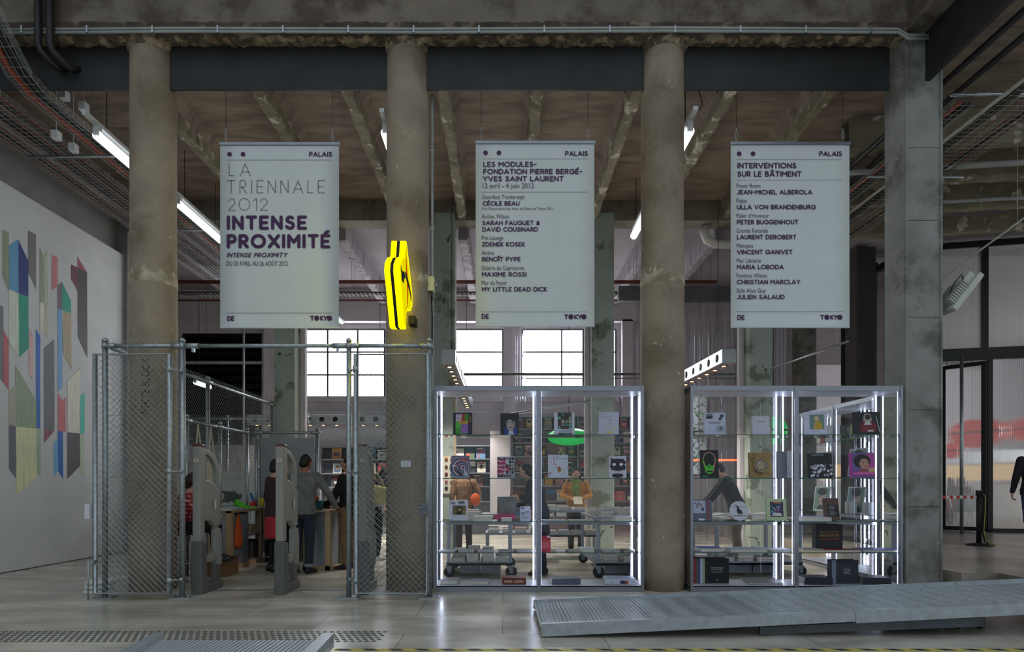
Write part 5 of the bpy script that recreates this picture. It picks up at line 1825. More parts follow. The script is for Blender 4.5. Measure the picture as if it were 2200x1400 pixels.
def person(label, x, y, rz, H=1.75, z=0, skin='a', top='444444', bottom='222222', shoes='15151a', hair='1d1714', style='short', J=None, lean=0, hem=.88,
           skirt=None, sit=None, head=(0, 0), cuffs=None, topmat=None, sock=None, folds=.012, coat=None, face=True, wide=1.0, nohands=()):
    t = thing('person', label, 'person', (x, y, z), rz)
    k = H / 1.75
    dz = (sit - .92 * k) if sit else 0
    P = lambda a, b, c: Vector((a, b, c)) * k
    j = {}
    for sd, n in ((-1, 'L'), (1, 'R')):
        j['hip' + n] = P(sd * .09, 0, .92); j['knee' + n] = P(sd * .1, .02, .5); j['ank' + n] = P(sd * .1, -.02, .085); j['toe' + n] = P(sd * .12, .15, .035)
        j['sh' + n] = P(sd * .185, -.01, 1.42); j['el' + n] = P(sd * .245, -.03, 1.14); j['wr' + n] = P(sd * .245, .07, .90)
        j['fd' + n] = Vector((0, .15, -1)); j['pn' + n] = Vector((-sd, 0, 0))
    q = R(-lean)

    def T(p):
        p = Vector(p) + Vector((0, 0, dz))
        o = Vector((0, 0, .95 * k + dz))
        d = p - o
        if d.z < 0: return p
        return o + Matrix.Rotation(q, 3, 'X') @ d
    for n in 'LR':
        for a in ('sh', 'el', 'wr'): j[a + n] = T(j[a + n])
        j['hip' + n] = j['hip' + n] + Vector((0, 0, dz))
        if sit:
            sd = -1 if n == 'L' else 1
            j['knee' + n] = Vector((sd * .11, .43, sit)) ; j['ank' + n] = Vector((sd * .11, .45, sit - .40)); j['toe' + n] = Vector((sd * .12, .62, sit - .45))
    for a, v in (J or {}).items(): j[a] = Vector(v)
    wd = wide

    def torso(mb, zs, g):
        secs = []
        for zz, rx, ry in zs:
            c = T(P(0, .005, zz))
            u = Vector((rx * k * wd + g, 0, 0)); v = (Matrix.Rotation(q, 3, 'X') @ Vector((0, 1, 0)) if zz > .95 else Vector((0, 1, 0))) * (ry * k + g)
            secs.append((c, u, v))
        mb.loft(secs, 18)
    TS = [(.82, .13, .10), (.88, .16, .115), (.96, .165, .12), (1.08, .14, .105), (1.22, .155, .115), (1.34, .17, .115), (1.42, .15, .095), (1.465, .085, .07), (1.50, .056, .058)]
    # body: one continuous mesh
    mb = MB(SKIN[skin])
    torso(mb, TS, 0)
    hc = T(P(0, .035, 1.63))
    hp, hy = head
    HM = Matrix.Rotation(R(hy), 3, 'Z') @ Matrix.Rotation(q * .6 - R(hp), 3, 'X')
    hh = lambda a, b, c: hc + HM @ (Vector((a, b, c)) * k)
    mb.limb(T(P(0, 0, 1.45)), .058 * k, hh(0, -.01, -.06), .052 * k, 12)
    mb.ball(hh(0, 0, .012), .075 * k, .093 * k, .105 * k, 18, HM)
    mb.ball(hh(0, .03, -.06), .054 * k, .058 * k, .055 * k, 14, HM)
    mb.limb(hh(0, .09, .015), .009 * k, hh(0, .112, -.022), .014 * k, 8)
    mb.limb(hh(-.03, .085, .032), .012 * k, hh(.03, .085, .032), .012 * k, 8)
    mb.limb(hh(-.018, .085, -.058), .010 * k, hh(.018, .085, -.058), .010 * k, 8)
    mb.ball(hh(0, .08, -.092), .02 * k, m=None)
    for s in (-1, 1): mb.ball(hh(s * .077, -.005, -.005), .012 * k, .02 * k, .032 * k, 8, HM)
    for n in 'LR':
        sd = -1 if n == 'L' else 1
        mb.limb(j['hip' + n], .088 * k, j['knee' + n], .056 * k, 12)
        mb.limb(j['knee' + n], .056 * k, j['ank' + n], .038 * k, 12)
        mb.limb(j['ank' + n] - Vector((0, .03, .03)) * k, .036 * k, j['toe' + n], .028 * k, 10)
        mb.limb(j['sh' + n], .056 * k, j['el' + n], .042 * k, 12)
        mb.limb(j['el' + n], .042 * k, j['wr' + n], .028 * k, 12)
        hand(mb, j['wr' + n], j['fd' + n], j['pn' + n], sd)
    fuse(mb.build('body', t, local=True), .0075, 3)
    # clothing
    mb = MB(topmat or mat('cloth_' + top, top, .85, var=.12, scale=9, bump=.15, bscale=60))
    torso(mb, [(hem, .165, .125)] + [s for s in TS if s[0] > hem + .03 and s[0] < 1.45] + [(1.468, .08, .07)], .02)
    for n in 'LR':
        mb.limb(j['sh' + n], .062 * k + .008, j['el' + n], .05 * k + .004, 12)
        e = j['el' + n].lerp(j['wr' + n], .93)
        mb.limb(j['el' + n], .05 * k + .004, e, .038 * k, 12)
    fuse(mb.build('top', t, local=True), .011, 4, folds)
    if skirt:
        mb = MB(mat('cloth_' + skirt[0], skirt[0], .8, var=.08, scale=9))
        z0 = skirt[1]
        zz = [z0, z0 + .1, .82, .9, .98]
        mb.loft([(T(P(0, .005, a)) if a > .95 else P(0, .005, a) + Vector((0, 0, dz)), (rx * k, 0, 0), (0, ry * k, 0)) for a, (rx, ry) in zip(zz, ((.19, .15), (.19, .15), (.185, .145), (.175, .135), (.15, .12)))], 18)
        fuse(mb.build('skirt', t, local=True), .011, 3, .008)
    mb = MB(mat('cloth_' + bottom, bottom, .85, var=.12, scale=9, bump=.1, bscale=60))
    torso(mb, [(.80, .13, .105), (.88, .16, .118), (.96, .165, .122), (1.03, .15, .112)], .012)
    g = .004 if skirt else .016
    for n in 'LR':
        mb.limb(j['hip' + n], .09 * k + g, j['knee' + n], .056 * k + g, 12)
        e = j['knee' + n].lerp(j['ank' + n], .93)
        mb.limb(j['knee' + n], .058 * k + g, e, .042 * k + g, 12)
    fuse(mb.build('tights' if skirt else 'trousers', t, local=True), .011, 4, 0 if skirt else .012)
    for n in 'LR':
        a, b = j['ank' + n], j['toe' + n]
        if cuffs:
            mb = MB(paint(cuffs)); e = j['knee' + n].lerp(a, .86); f = j['knee' + n].lerp(a, .98)
            mb.tube([e, f], [.064 * k, .062 * k], 14); mb.build('rolled_cuff', t, local=True)
        mb = MB(mat('shoe_' + shoes, shoes, .5, var=.05))
        d = (b - a); d.z = 0; d = d.normalized() if d.length > .01 else Vector((0, 1, 0))
        lo = a.z - .085 * k
        u = Vector((-d.y, d.x, 0))
        mb.loft([(a - d * .07 + Vector((0, 0, -.045 * k)), u * .03, (0, 0, .032)), (a - d * .04 + Vector((0, 0, -.03 * k)), u * .042, (0, 0, .052)), (a + d * .05 + Vector((0, 0, -.035 * k)), u * .043, (0, 0, .048)),
                 (a + d * .13 + Vector((0, 0, -.052 * k)), u * .048, (0, 0, .032)), (a + d * .2 + Vector((0, 0, -.062 * k)), u * .03, (0, 0, .02))], 14)
        mb.build('shoe', t, local=True)
    # hair and face
    if style != 'bald':
        mb = MB(mat('hair_' + hair, hair, .6, var=.25, scale=60, stretch=(1, 1, .2)))
        mb.ball(hh(0, -.024, .022), .084 * k, .09 * k, .102 * k, 16, HM); mb.ball(hh(0, -.045, -.04), .077 * k, .068 * k, .072 * k, 14, HM)
        if style in ('bob', 'long'):
            L = -.12 if style == 'bob' else -.22
            mb.loft([(hh(0, -.03, .06), HM @ Vector((.07, 0, 0)), HM @ Vector((0, .07, 0))), (hh(0, -.035, -.02), HM @ Vector((.1, 0, 0)), HM @ Vector((0, .078, 0))),
                     (hh(0, -.05, L), HM @ Vector((.09, 0, 0)), HM @ Vector((0, .06, 0))), (hh(0, -.055, L - .02), HM @ Vector((.05, 0, 0)), HM @ Vector((0, .03, 0)))], 16)
        if style == 'tuft':
            for a in range(9): mb.ball(hh(random.uniform(-.05, .05), random.uniform(-.05, .07), .1), .025 * k)
        fuse(mb.build('hair', t, local=True), .009, 2, .012)
    if face:
        for s in (-1, 1):
            mb = MB(paint('e6e0d8', .3)); mb.ball(hh(s * .031, .083, .012), .0125 * k, m=None); mb.ball(hh(s * .031, .0915, .012), .007 * k, m=paint('241a14', .2)); mb.build('eye', t, local=True)
            mb = MB(paint(hair if style != 'bald' else '5b4a40')); mb.tube([hh(s * .014, .097, .038), hh(s * .032, .096, .045), hh(s * .048, .084, .04)], .004 * k, 6); mb.build('eyebrow', t, local=True)
        mb = MB(paint('8c4a44')); mb.tube([hh(-.022, .09, -.058), hh(0, .098, -.056), hh(.022, .09, -.058)], .006 * k, 6); mb.build('lips', t, local=True)
    t['_k'] = k
    PEOPLE.append((t, j, hh, HM, T))
    del t['_k']
    return t, j, hh, HM, T


def plaid():
    m = bpy.data.materials.new('red_white_plaid')
    m.use_nodes = True
    N, L = m.node_tree.nodes, m.node_tree.links
    b = N['Principled BSDF']; b.inputs['Roughness'].default_value = .85
    tc = N.new('ShaderNodeTexCoord')
    outs = []
    for d in 'XZ':
        w = N.new('ShaderNodeTexWave'); w.bands_direction = d; w.inputs['Scale'].default_value = 5.5
        L.new(tc.outputs['Object'], w.inputs[0])
        r = N.new('ShaderNodeValToRGB'); r.color_ramp.interpolation = 'CONSTANT'
        r.color_ramp.elements[0].color = (0, 0, 0, 1); r.color_ramp.elements[1].color = (1, 1, 1, 1); r.color_ramp.elements[1].position = .78
        L.new(w.outputs[1], r.inputs[0]); outs.append(r.outputs[0])
    ad = N.new('ShaderNodeMath'); ad.operation = 'ADD'; L.new(outs[0], ad.inputs[0]); L.new(outs[1], ad.inputs[1])
    ml = N.new('ShaderNodeMath'); ml.operation = 'MULTIPLY'; ml.inputs[1].default_value = .5; L.new(ad.outputs[0], ml.inputs[0])
    rp = N.new('ShaderNodeValToRGB'); rp.color_ramp.elements[0].color = lin('8f1526'); rp.color_ramp.elements[1].color = lin('e6d8d8')
    e = rp.color_ramp.elements.new(.5); e.color = lin('b05a66')
    L.new(ml.outputs[0], rp.inputs[0]); L.new(rp.outputs[0], b.inputs['Base Color'])
    return m


person('person in a red plaid shirt sitting on a stool behind the left pedestal', -4.44, 8.5, R(-75), 1.62, sit=.74, topmat=plaid(), bottom='16161a', hair='2e1f18', style='bob', hem=.80, lean=10,
       J={'wrL': (-.15, .38, .92), 'elL': (-.24, .16, 1.0), 'wrR': (.15, .38, .92), 'elR': (.24, .16, 1.0), 'fdL': (.3, 1, -.2), 'fdR': (-.3, 1, -.2), 'pnL': (0, 0, -1), 'pnR': (0, 0, -1)}, head=(15, 0))
person('person in a dark brown jacket and red skirt standing at the cash desk', -3.5, 9.42, R(-50), 1.72, top='3b2a2e', bottom='241d20', skirt=('b3303c', .52), shoes='141316', hair='17120f', hem=.86,
       J={'wrR': (.2, .34, 1.02), 'elR': (.27, .08, 1.12), 'fdR': (-.3, 1, 0), 'pnR': (0, 0, -1)}, head=(12, 15))
person('person with blond hair facing the man in the grey sweater across the desk', -3.66, 10.22, R(215), 1.68, top='3e3c40', bottom='26262c', hair='b8924f', style='long', head=(5, 0))
person('person in a grey sweater and rolled jeans leaning on the cash desk, seen from behind', -3.0, 9.22, R(-8), 1.8, top='6d706e', bottom='262c3c', shoes='131216', hair='120f0e', cuffs='7d8794', lean=7, hem=.86, skin='b', wide=1.08,
       J={'elR': (.36, .14, 1.17), 'wrR': (.40, .30, .98), 'fdR': (-.1, 1, -.25), 'pnR': (0, 0, -1), 'elL': (-.27, .1, 1.18), 'wrL': (-.18, .3, 1.0), 'fdL': (.2, 1, -.2), 'pnL': (0, 0, -1),
          'ankL': (-.09, -.1, .085), 'toeL': (-.12, .07, .035), 'kneeL': (-.1, .02, .5)}, head=(18, -12), face=False)
mbk = MB(paint('d6d2c8'))
t, j, hh, HM, T = person('person in a black jacket and khaki trousers with glasses, right of the cash desk', -2.43, 9.72, R(72), 1.77, top='151417', bottom='7b6042', shoes='1a1b24', hair='14110f', skin='a', hem=.80,
       J={'elL': (-.22, .12, 1.14), 'wrL': (-.14, .36, .99), 'fdL': (.1, 1, -.1), 'pnL': (0, 0, -1), 'elR': (.24, .06, 1.13), 'wrR': (.15, .3, 1.0), 'fdR': (-.2, 1, 0), 'pnR': (0, 0, -1)}, head=(6, 0))
mb = MB(M_BLACK)
for s in (-1, 1):
    mb.tube([hh(s * .033 + .022 * cos(a * pi / 6), .098, .012 + .017 * sin(a * pi / 6)) for a in range(12)], .003, 5, closed=True)
    mb.tube([hh(s * .055, .096, .014), hh(s * .078, .0, .01)], .003, 5)
mb.tube([hh(-.011, .1, .014), hh(.011, .1, .014)], .003, 5)
mb.build('glasses', t, local=True)
mb = MB(mat('hair_14110f', '14110f', .6)); mb.ball(hh(0, .052, -.082), .05, .05, .032, 12, HM); mb.limb(hh(-.025, .09, -.045), .007, hh(.025, .09, -.045), .007); fuse(mb.build('beard', t, local=True), .007, 2)
t, j, hh, HM, T = person('person with a yellowish tote bag bending over behind the right mesh gate', -2.28, 10.85, R(-35), 1.72, top='4a3a36', bottom='151519', shoes='cfcfcb', hair='2a1d16', lean=22, hem=.98, style='bob',
       J={'elR': (.3, .3, 1.2), 'wrR': (.28, .52, 1.32), 'fdR': (0, 1, .3), 'pnR': (0, 0, -1), 'elL': (-.27, .2, 1.1), 'wrL': (-.2, .42, 1.0)}, head=(10, 0))
mb = MB(paint('b9b4c0')); mb.loft([(Vector((0, .02, z)), (r, 0, 0), (0, r * .8, 0)) for z, r in ((.82, .19), (.9, .19), (1.0, .18), (1.06, .17))], 16); fuse(mb.build('shirt_hem', t, local=True), .012, 3, .01)
b = thing('tote_bag', 'yellowish tote bag on the shoulder of the bending person', 'bag', (-2.12, 10.75, .95))
mb = MB(mat('yellow_canvas', 'c2b478', .8, var=.08)); mb.obox((-2.15, 10.62, 1.16), (.34, .08, .3), Matrix.Rotation(R(15), 3, 'Y') @ Matrix.Rotation(R(20), 3, 'Z')); mb.build('bag_body', b, bev=.03)
mb = MB(mat('yellow_canvas', 'c2b478', .8)); mb.tube([(-2.28, 10.62, 1.3), (-2.2, 10.75, 1.55), (-2.03, 10.65, 1.26)], .012, 6); mb.build('strap', b)

person('person in a brown jacket with an orange bag, back turned, behind the left showcase', -.75, 11.9, R(15), 1.71, top='8a6748', bottom='2a2624', hair='8f8a84', style='short', skin='b', hem=.84, face=False,
       J={'elR': (.3, -.02, 1.16), 'wrR': (.2, .2, 1.05)})
b = thing('shoulder_bag', 'small orange bag at the hip of the person in brown', 'bag', (-.5, 11.75, 1.0))
mb = MB(mat('orange_cloth', 'd95b1e', .8, var=.1)); mb.ball((-.52, 11.72, 1.05), .1, .05, .12); mb.build('bag_body', b)
mb = MB(M_BLACK); mb.tube([(-.54, 11.74, 1.15), (-.62, 11.75, 1.4), (-.7, 11.78, 1.5)], .01, 6); mb.build('strap', b)
t, j, hh, HM, T = person('person in a long navy coat reading a book, standing behind the left showcase', .57, 9.1, R(78), 1.68, top='1b1f2c', bottom='1c202c', shoes='101014', hair='15110f', style='bob', hem=.62, lean=17, wide=1.35,
       J={'elL': (-.23, .1, 1.13), 'wrL': (-.13, .33, 1.02), 'fdL': (.25, 1, .1), 'pnL': (1, 0, .2), 'elR': (.23, .12, 1.17), 'wrR': (.12, .36, 1.14), 'fdR': (-.25, 1, .1), 'pnR': (-1, 0, 0)}, head=(28, 0))
mb = MB(mat('dull_green_print', '68706a', .35, var=.3, scale=5))
c = Vector((ax(1088, 9.1), 9.02, az(1084, 9.1)))
mb.obox(c, (.27, .025, .25), Matrix.Rotation(R(6), 3, 'X'))
tag(mb.build('book'), 'grey green book held open by the person in the navy coat', 'book')
t, j, hh, HM, T = person('person in a mustard jacket and green scarf looking down at a book', 1.43, 12.0, R(176), 1.66, top='b27b38', bottom='17161a', hair='241913', lean=8, hem=.84, style='short', wide=1.1,
       J={'elL': (-.27, .12, 1.12), 'wrL': (-.1, .32, 1.07), 'fdL': (.6, .7, -.3), 'pnL': (.3, -.4, -.8), 'elR': (.27, .12, 1.12), 'wrR': (.1, .32, 1.07), 'fdR': (-.6, .7, -.3), 'pnR': (-.3, -.4, -.8)}, head=(38, 0))
mb = MB(mat('green_scarf', '7c8a44', .9, var=.15, scale=12))
nk = T((0, 0, 1.40))
mb.tube([nk + Vector((.085 * cos(a * pi / 5), .075 * sin(a * pi / 5) + .02, .01 * sin(a))) for a in range(10)], .032, 8, closed=True)
mb.tube([nk + Vector((-.02, .1, -.02)), nk + Vector((-.03, .14, -.15)), nk + Vector((-.02, .15, -.34))], [.04, .045, .04], 8)
mb.tube([nk + Vector((.04, .1, -.02)), nk + Vector((.05, .13, -.14)), nk + Vector((.05, .14, -.26))], [.035, .04, .035], 8)
fuse(mb.build('scarf', t, local=True), .01, 3, .012)
mb = MB(paint('e2dac6'))
mb.obox((1.42, 11.6, 1.03), (.16, .02, .21), Matrix.Rotation(R(-50), 3, 'X')); tag(mb.build('book'), 'small pale book in the hands of the person in mustard', 'book')
person('person in a dark jacket and beige trousers stooping behind the right showcase', 3.95, 10.35, R(75), 1.8, top='1b1c20', bottom='7c7264', hair='15120f', lean=24, hem=.84, wide=1.1,
       J={'elL': (-.26, .42, 1.1), 'wrL': (-.2, .62, .95), 'fdL': (0, 1, -.4), 'elR': (.26, .42, 1.12), 'wrR': (.2, .62, .97), 'fdR': (0, 1, -.4)}, head=(15, 0))
# people in the cafe and in the right hall, on the raised floor
person('person in dark jacket and blue jeans walking in at the right edge', 8.98, 10.35, R(-25), 1.84, z=.25, top='17161b', bottom='22324e', shoes='1b1b1e', hair='1a1512', skin='a', hem=.86, wide=1.1, topmat=None,
       J={'ankR': (.1, .22, .1), 'toeR': (.11, .4, .05), 'kneeR': (.1, .2, .52), 'ankL': (-.1, -.26, .12), 'toeL': (-.11, -.12, .04), 'kneeL': (-.1, -.02, .5), 'elL': (-.28, -.06, 1.2), 'wrL': (-.3, .06, .95)})
person('person in a grey shirt seated in the cafe, nearest one', 11.72, 15.9, R(95), 1.72, z=.25, sit=.5, top='8f8f92', bottom='2a2a30', hair='3a2c24', style='bald', skin='b', hem=.85, lean=14,
       J={'wrL': (-.15, .36, .78), 'elL': (-.24, .12, .78), 'wrR': (.15, .36, .78), 'elR': (.24, .12, .78), 'fdL': (.3, 1, 0), 'fdR': (-.3, 1, 0)}, head=(20, 0))
person('person with dark hair seated in the cafe behind the grey shirt', 12.4, 16.6, R(95), 1.7, z=.25, sit=.5, top='7b2a2e', bottom='222226', hair='17120f', style='bob', hem=.85, lean=8)

# ------------------------------------------------------------------ books
M_PAGES = mat('page_edges', 'd8d4c8', .8, var=.06, scale=40, stretch=(1, 1, 30))


def cbook(label, px0, px1, pt, zs, Y, bg, art=None, th=.03, tilt=9, yaw=0, name='book', cat='book', spine=None, pages=True):
    """a book standing face out on a shelf"""
    x0, x1 = ax(px0, Y), ax(px1, Y)
    wd = x1 - x0
    ht = (az(pt, Y) - zs)
    Rm = Matrix.Rotation(R(yaw), 3, 'Z')
    U = Rm @ Vector((wd / max(.5, cos(R(yaw))), 0, 0))
    V = Rm @ Vector((0, sin(R(tilt)), cos(R(tilt)))) * (ht / cos(R(tilt)))
    n = U.cross(V).normalized()             # towards the viewer
    o = Vector((x0, Y, zs + th * sin(R(tilt)) * 0 + .001))
    b = -n * th
    o = o + Vector((0, 0, max(0, -b.z)))
    mb = MB(paint(bg))
    mb.prism([o, o + U, o + U + V, o + V], -n * .004)
    mb.prism([o + b, o + U + b, o + U + V + b, o + V + b], n * .004)
    mb.prism([o, o + V, o + V + b, o + b], U.normalized() * .004, paint(spine or bg))
    if art: art(Cover(mb, o, U, V))
    r = mb.build(name)
    tag(r, label, cat)
    if pages:
        q = MB(M_PAGES)
        i = .006
        u, v = U.normalized(), V.normalized()
        p0 = o - n * .004 + u * .004 + v * i
        q.prism([p0, p0 + U - u * (i + .004), p0 + U - u * (i + .004) + V - v * 2 * i, p0 + V - v * 2 * i], b + n * .008)
        q.build('page_block', r)
    return r


def fbook(label, x0, x1, y0, y1, z, th, c, rot=0, top=None, spine=None, name='book', group=None, cat='book', art=None):
    """a book lying flat, spine towards the viewer"""
    c0 = Vector(((x0 + x1) / 2, (y0 + y1) / 2, 0))
    M = Matrix.Rotation(R(rot), 3, 'Z')
    hw, hd = (x1 - x0) / 2, (y1 - y0) / 2
    P = lambda a, b, h: c0 + M @ Vector((a, b, 0)) + Vector((0, 0, h))
    mb = MB(paint(c))
    e = min(.003, th * .2)
    for a, b in ((z, z + e), (z + th - e, z + th)):
        mb.prism([P(-hw, -hd, a), P(hw, -hd, a), P(hw, hd, a), P(-hw, hd, a)], (0, 0, b - a))
    mb.prism([P(-hw, -hd, z), P(hw, -hd, z), P(hw, -hd + e, z), P(-hw, -hd + e, z)], (0, 0, th)) if spine else None
    g = .004
    mb.prism([P(-hw + g, -hd + g, z + e), P(hw - g, -hd + g, z + e), P(hw - g, hd - g, z + e), P(-hw + g, hd - g, z + e)], (0, 0, th - 2 * e), M_PAGES)
    if top: mb.quad(P(-hw * .8, -hd * .8, z + th + .0005), P(hw * .8, -hd * .8, z + th + .0005), P(hw * .8, hd * .8, z + th + .0005), P(-hw * .8, hd * .8, z + th + .0005), paint(top))
    if art:
        art(Cover(mb, P(-hw, -hd - .0005, z), M @ Vector((2 * hw, 0, 0)), Vector((0, 0, th))))
    return tag(mb.build(name), label, cat, group)


S1, S2, S3, S4, S0 = .485, .872, 1.41, 1.95, .079
YS = 7.82
# --- covers


def a_blocks(c):
    c.rect(.14, .07, .80, .93, '3f9a2c').rect(.14, .55, .5, .93, 'c7c3d8').rect(.45, .6, .62, .93, 'b5263a').rect(.42, .1, .80, .52, '9a6cc0').rect(.14, .3, .42, .6, '58c02a')
    c.rect(.3, .5, .8, .62, 'c9a02c').blobs(26, ['d0303a', 'e0c33a', '9a6cc0', '3fa02c'], .18, .12, .76, .88, .03, 1)
    c.rect(.87, .55, .93, .85, 'a07a30').rect(.87, .12, .93, .5, '3a4456').rect(.4, 0, .7, .035, 'c9ccd6')


def a_portrait(c):
    c.rect(0, 0, 1, .3, '10131a').poly([(.25, 0), (.85, 0), (.95, .3), (.7, .4), (.35, .4), (.2, .2)], '1c3a8c').poly([(.42, 0), (.75, 0), (.66, .22), (.46, .22)], 'd0cfdc')
    c.disc(.56, .52, .24, '8f877c', .33).disc(.56, .78, .27, '15161b', .18).disc(.5, .47, .16, 'a89f92', .25).rect(.4, .57, .5, .6, '22201f').rect(.6, .57, .7, .6, '22201f').rect(.48, .33, .62, .36, '3a2c2a')


def a_tri(c):
    c.rect(.17, .27, .86, 1, '4f4436')
    q = random.Random(3)
    for i in range(4):
        for j in range(5):
            a, b = .17 + i * .1725, .27 + j * .146
            c.poly([(a, b), (a + .1725, b), (a + .086, b + .146)], q.choice(['2f8f92', '5fb0ae', '1f2528', '8e9c86', '3c3a30', 'b9c2a8']))
    c.rect(.17, 0, .86, .1, '3c5a5a').poly([(.17, 0), (.4, 0), (.28, .1)], '1f2528').poly([(.5, 0), (.75, 0), (.62, .1)], '2f8f92')
    c.text('cutting edges', .18, .17, .055, .68, '2a3f60')


def a_bird(c):
    y = 'd9cf6a'
    c.line([(.3, .42), (.42, .25)], .03, y).line([(.9, .42), (.75, .25)], .03, y).line([(.48, .5), (.72, .5)], .02, '9b96a0').line([(.5, .35), (.6, .5), (.7, .35)], .02, y)
    c.line([(.4, .3), (.8, .3)], .025, y).rect(.42, .08, .76, .16, y).line([(.55, .6), (.56, .65), (.64, .65), (.65, .6)], .02, '6f6c76').rect(.12, .9, .3, .92, '8a8896').rect(.12, .75, .6, .8, 'b9bccc').rect(.1, .04, .22, .055, '8a8896')


def a_swirl(c):
    for k in range(9): c.disc(.5 + .02 * k, .45, .6 - k * .065, ['8d8ea8', '3f3d55', 'b9bccb', '7e4455', '5b5a74'][k % 5])
    c.rect(0, .0, 1, .06, 'a5a8bc').poly([(.35, .4), (.7, .05), (.45, .05)], '33324a').poly([(.75, .42), (.95, .1), (.7, .1)], 'c2c6d4')
    c.rect(.5, .8, .95, .87, 'c5303f').rect(.06, .5, .3, .56, 'd8dae6').rect(.32, .5, .42, .56, 'c0303f')


def a_malaval(c):
    q = random.Random(5)
    for i in range(6):
        for j in range(6):
            if i < 4 and 0 < j < 5 and i < [0, 2, 4, 2, 3][j] + 1: continue
            c.rect(.04 + i * .16, .03 + j * .16, .04 + i * .16 + .13, .03 + j * .16 + .125, q.choice(['26262a', '4a4a50', '1a1a1e', '86868c']))
    for j, (s, w) in enumerate((('Ro-', .42), ('bert', .44), ('Mala-', .66), ('val', .34))):
        b = .74 - j * .195
        c.rect(0, b - .04, w + .06, b + .15, 'a32359').text(s, .02, b - .015, .12, w, 'f0e8ee')


def a_curves(c):
    for pts, w, col in [([(.28, .9), (.3, .62), (.45, .55)], .03, 'c0304a'), ([(.1, .72), (.25, .55), (.5, .5)], .015, 'a88a4a'), ([(.68, .6), (.85, .52), (.98, .36)], .015, 'c07a3a'),
                        ([(.22, .42), (.4, .46), (.6, .48)], .02, '8a9a3a'), ([(.05, .05), (.2, .25), (.3, .36)], .03, '8ab4d0'), ([(.66, .42), (.8, .33), (.78, .18), (.62, .12)], .02, 'a8b04a'), ([(.58, .62), (.72, .74)], .012, 'c9a0a0')]:
        c.line(pts, w, col)
    c.disc(.55, .35, .1, '9a7a3a', .12).disc(.55, .42, .06, 'c04a3a').text('Louise', .3, .9, .05, .26, '6aa8cc').text('Bourgeois', .42, .8, .065, .54, '4a7fae').disc(.08, .2, .035, 'c0303a')


def a_blot(c):
    c.disc(.52, .72, .42, '2a2632', .2).disc(.52, .5, .44, '2a2632', .19).disc(.5, .1, .32, '2a2632', .1).rect(.2, .1, .8, .18, '2a2632')
    c.blobs(40, ['2a2632', '3a3444'], .12, .38, .92, .9, .07, 4).disc(.3, .6, .1, 'd9dae4', .07).disc(.7, .6, .11, 'd9dae4', .07).rect(.2, .85, .82, .89, 'c9c9d4').rect(.35, .25, .65, .27, '8a8a96')


def a_film(c):
    c.rect(.17, .28, .9, .74, '6b5c3a').disc(.55, .58, .17, '1e1815', .12).disc(.56, .52, .1, 'a07c5e', .09).poly([(.32, .28), (.86, .28), (.78, .46), (.45, .46)], '17130f').rect(.7, .3, .9, .5, '8a7a46')
    c.rect(.06, .8, .35, .84, '5a5f7a').rect(.06, .86, .3, .9, '5a5f7a').rect(.48, .8, .8, .83, '33364a').rect(.48, .85, .84, .89, '33364a').rect(.48, .91, .8, .94, '33364a').rect(.15, .18, .5, .2, '9a9cae').rect(.1, .04, .25, .06, '9a9cae')


def a_letter(c):
    for k, (a, b) in enumerate(((.06, .9), (.06, .8), (.1, .55), (.5, .6), (.5, .5), (.1, .42))): c.rect(a, b, a + .4, b + .06, '6a6f90')
    for k in range(8): c.rect(.1, .1 + k * .035, .85, .115 + k * .035, 'a5a9bc')


def a_redcard(c):
    c.text('Kino', .12, .8, .1, .7, '3a0a12').rect(.66, .88, .95, .98, 'dcdce4')
    for k in range(9): c.rect(.08, .2 + k * .05, .88, .225 + k * .05, 'e07a84')
    c.rect(.08, .74, .6, .76, 'e07a84')


def a_jlow(c):
    c.rect(.12, .74, .42, .95, '6a7480').rect(.12, .74, .42, .84, '20242a').disc(.84, .84, .09, '3a4450').disc(.76, .72, .08, '5a4450').rect(.2, .56, .8, .6, '9a9cb0').rect(.26, .5, .76, .545, '9a9cb0').rect(.56, .14, .96, .42, 'a5b4c0').rect(.72, .2, .84, .36, '5a6a78').rect(.2, .17, .4, .19, 'b0b4c6')


def a_gold(c): c.rect(.22, .68, .78, .73, 'b5a274').rect(.5, .06, .58, .08, 'b0aec0')


def a_photo1(c):
    c.rect(.24, .24, .86, .88, '6f8a84').poly([(.4, .24), (.8, .24), (.76, .5), (.62, .58), (.45, .56)], 'c9a41f').disc(.57, .68, .1, 'c9a07f', .1).disc(.53, .72, .1, 'cfbd92', .1).rect(.42, .26, .48, .5, 'c9a07f').rect(.3, .14, .6, .16, 'b5b8c8')


def a_photo2(c):
    c.poly([(.3, .12), (.82, .12), (.9, .4), (.7, .58), (.4, .58), (.28, .4)], '7b1f2c').poly([(.4, .6), (.72, .6), (.66, .92), (.5, .95), (.42, .85)], 'b0a79a').disc(.56, .78, .1, '2c211d', .12).poly([(.42, .44), (.7, .44), (.62, .6), (.48, .6)], 'cfcdd2').rect(.55, .14, .75, .22, 'c5c3cc').line([(.86, .8), (.98, .1)], .02, 'e0e4f6')


def a_skull(c):
    c.disc(.5, .62, .36, '4fae2a', .3).disc(.5, .62, .31, '0c0d12', .27).poly([(.2, .5), (.8, .5), (.72, .2), (.5, .12), (.28, .2)], '52c02c').disc(.36, .5, .11, '0c0d12', .07).disc(.64, .5, .11, '0c0d12', .07)
    c.poly([(.44, .36), (.56, .36), (.5, .45)], '0c0d12').rect(.34, .2, .66, .25, '0c0d12').line([(.16, .7), (.25, .86), (.5, .93), (.75, .86), (.84, .7)], .035, 'd63f9a').line([(.8, .66), (.78, .4), (.66, .18)], .03, 'e03fa6').line([(.2, .6), (.24, .42)], .035, 'd9cf3a')
    c.rect(.1, .03, .4, .07, '2f9a4a')


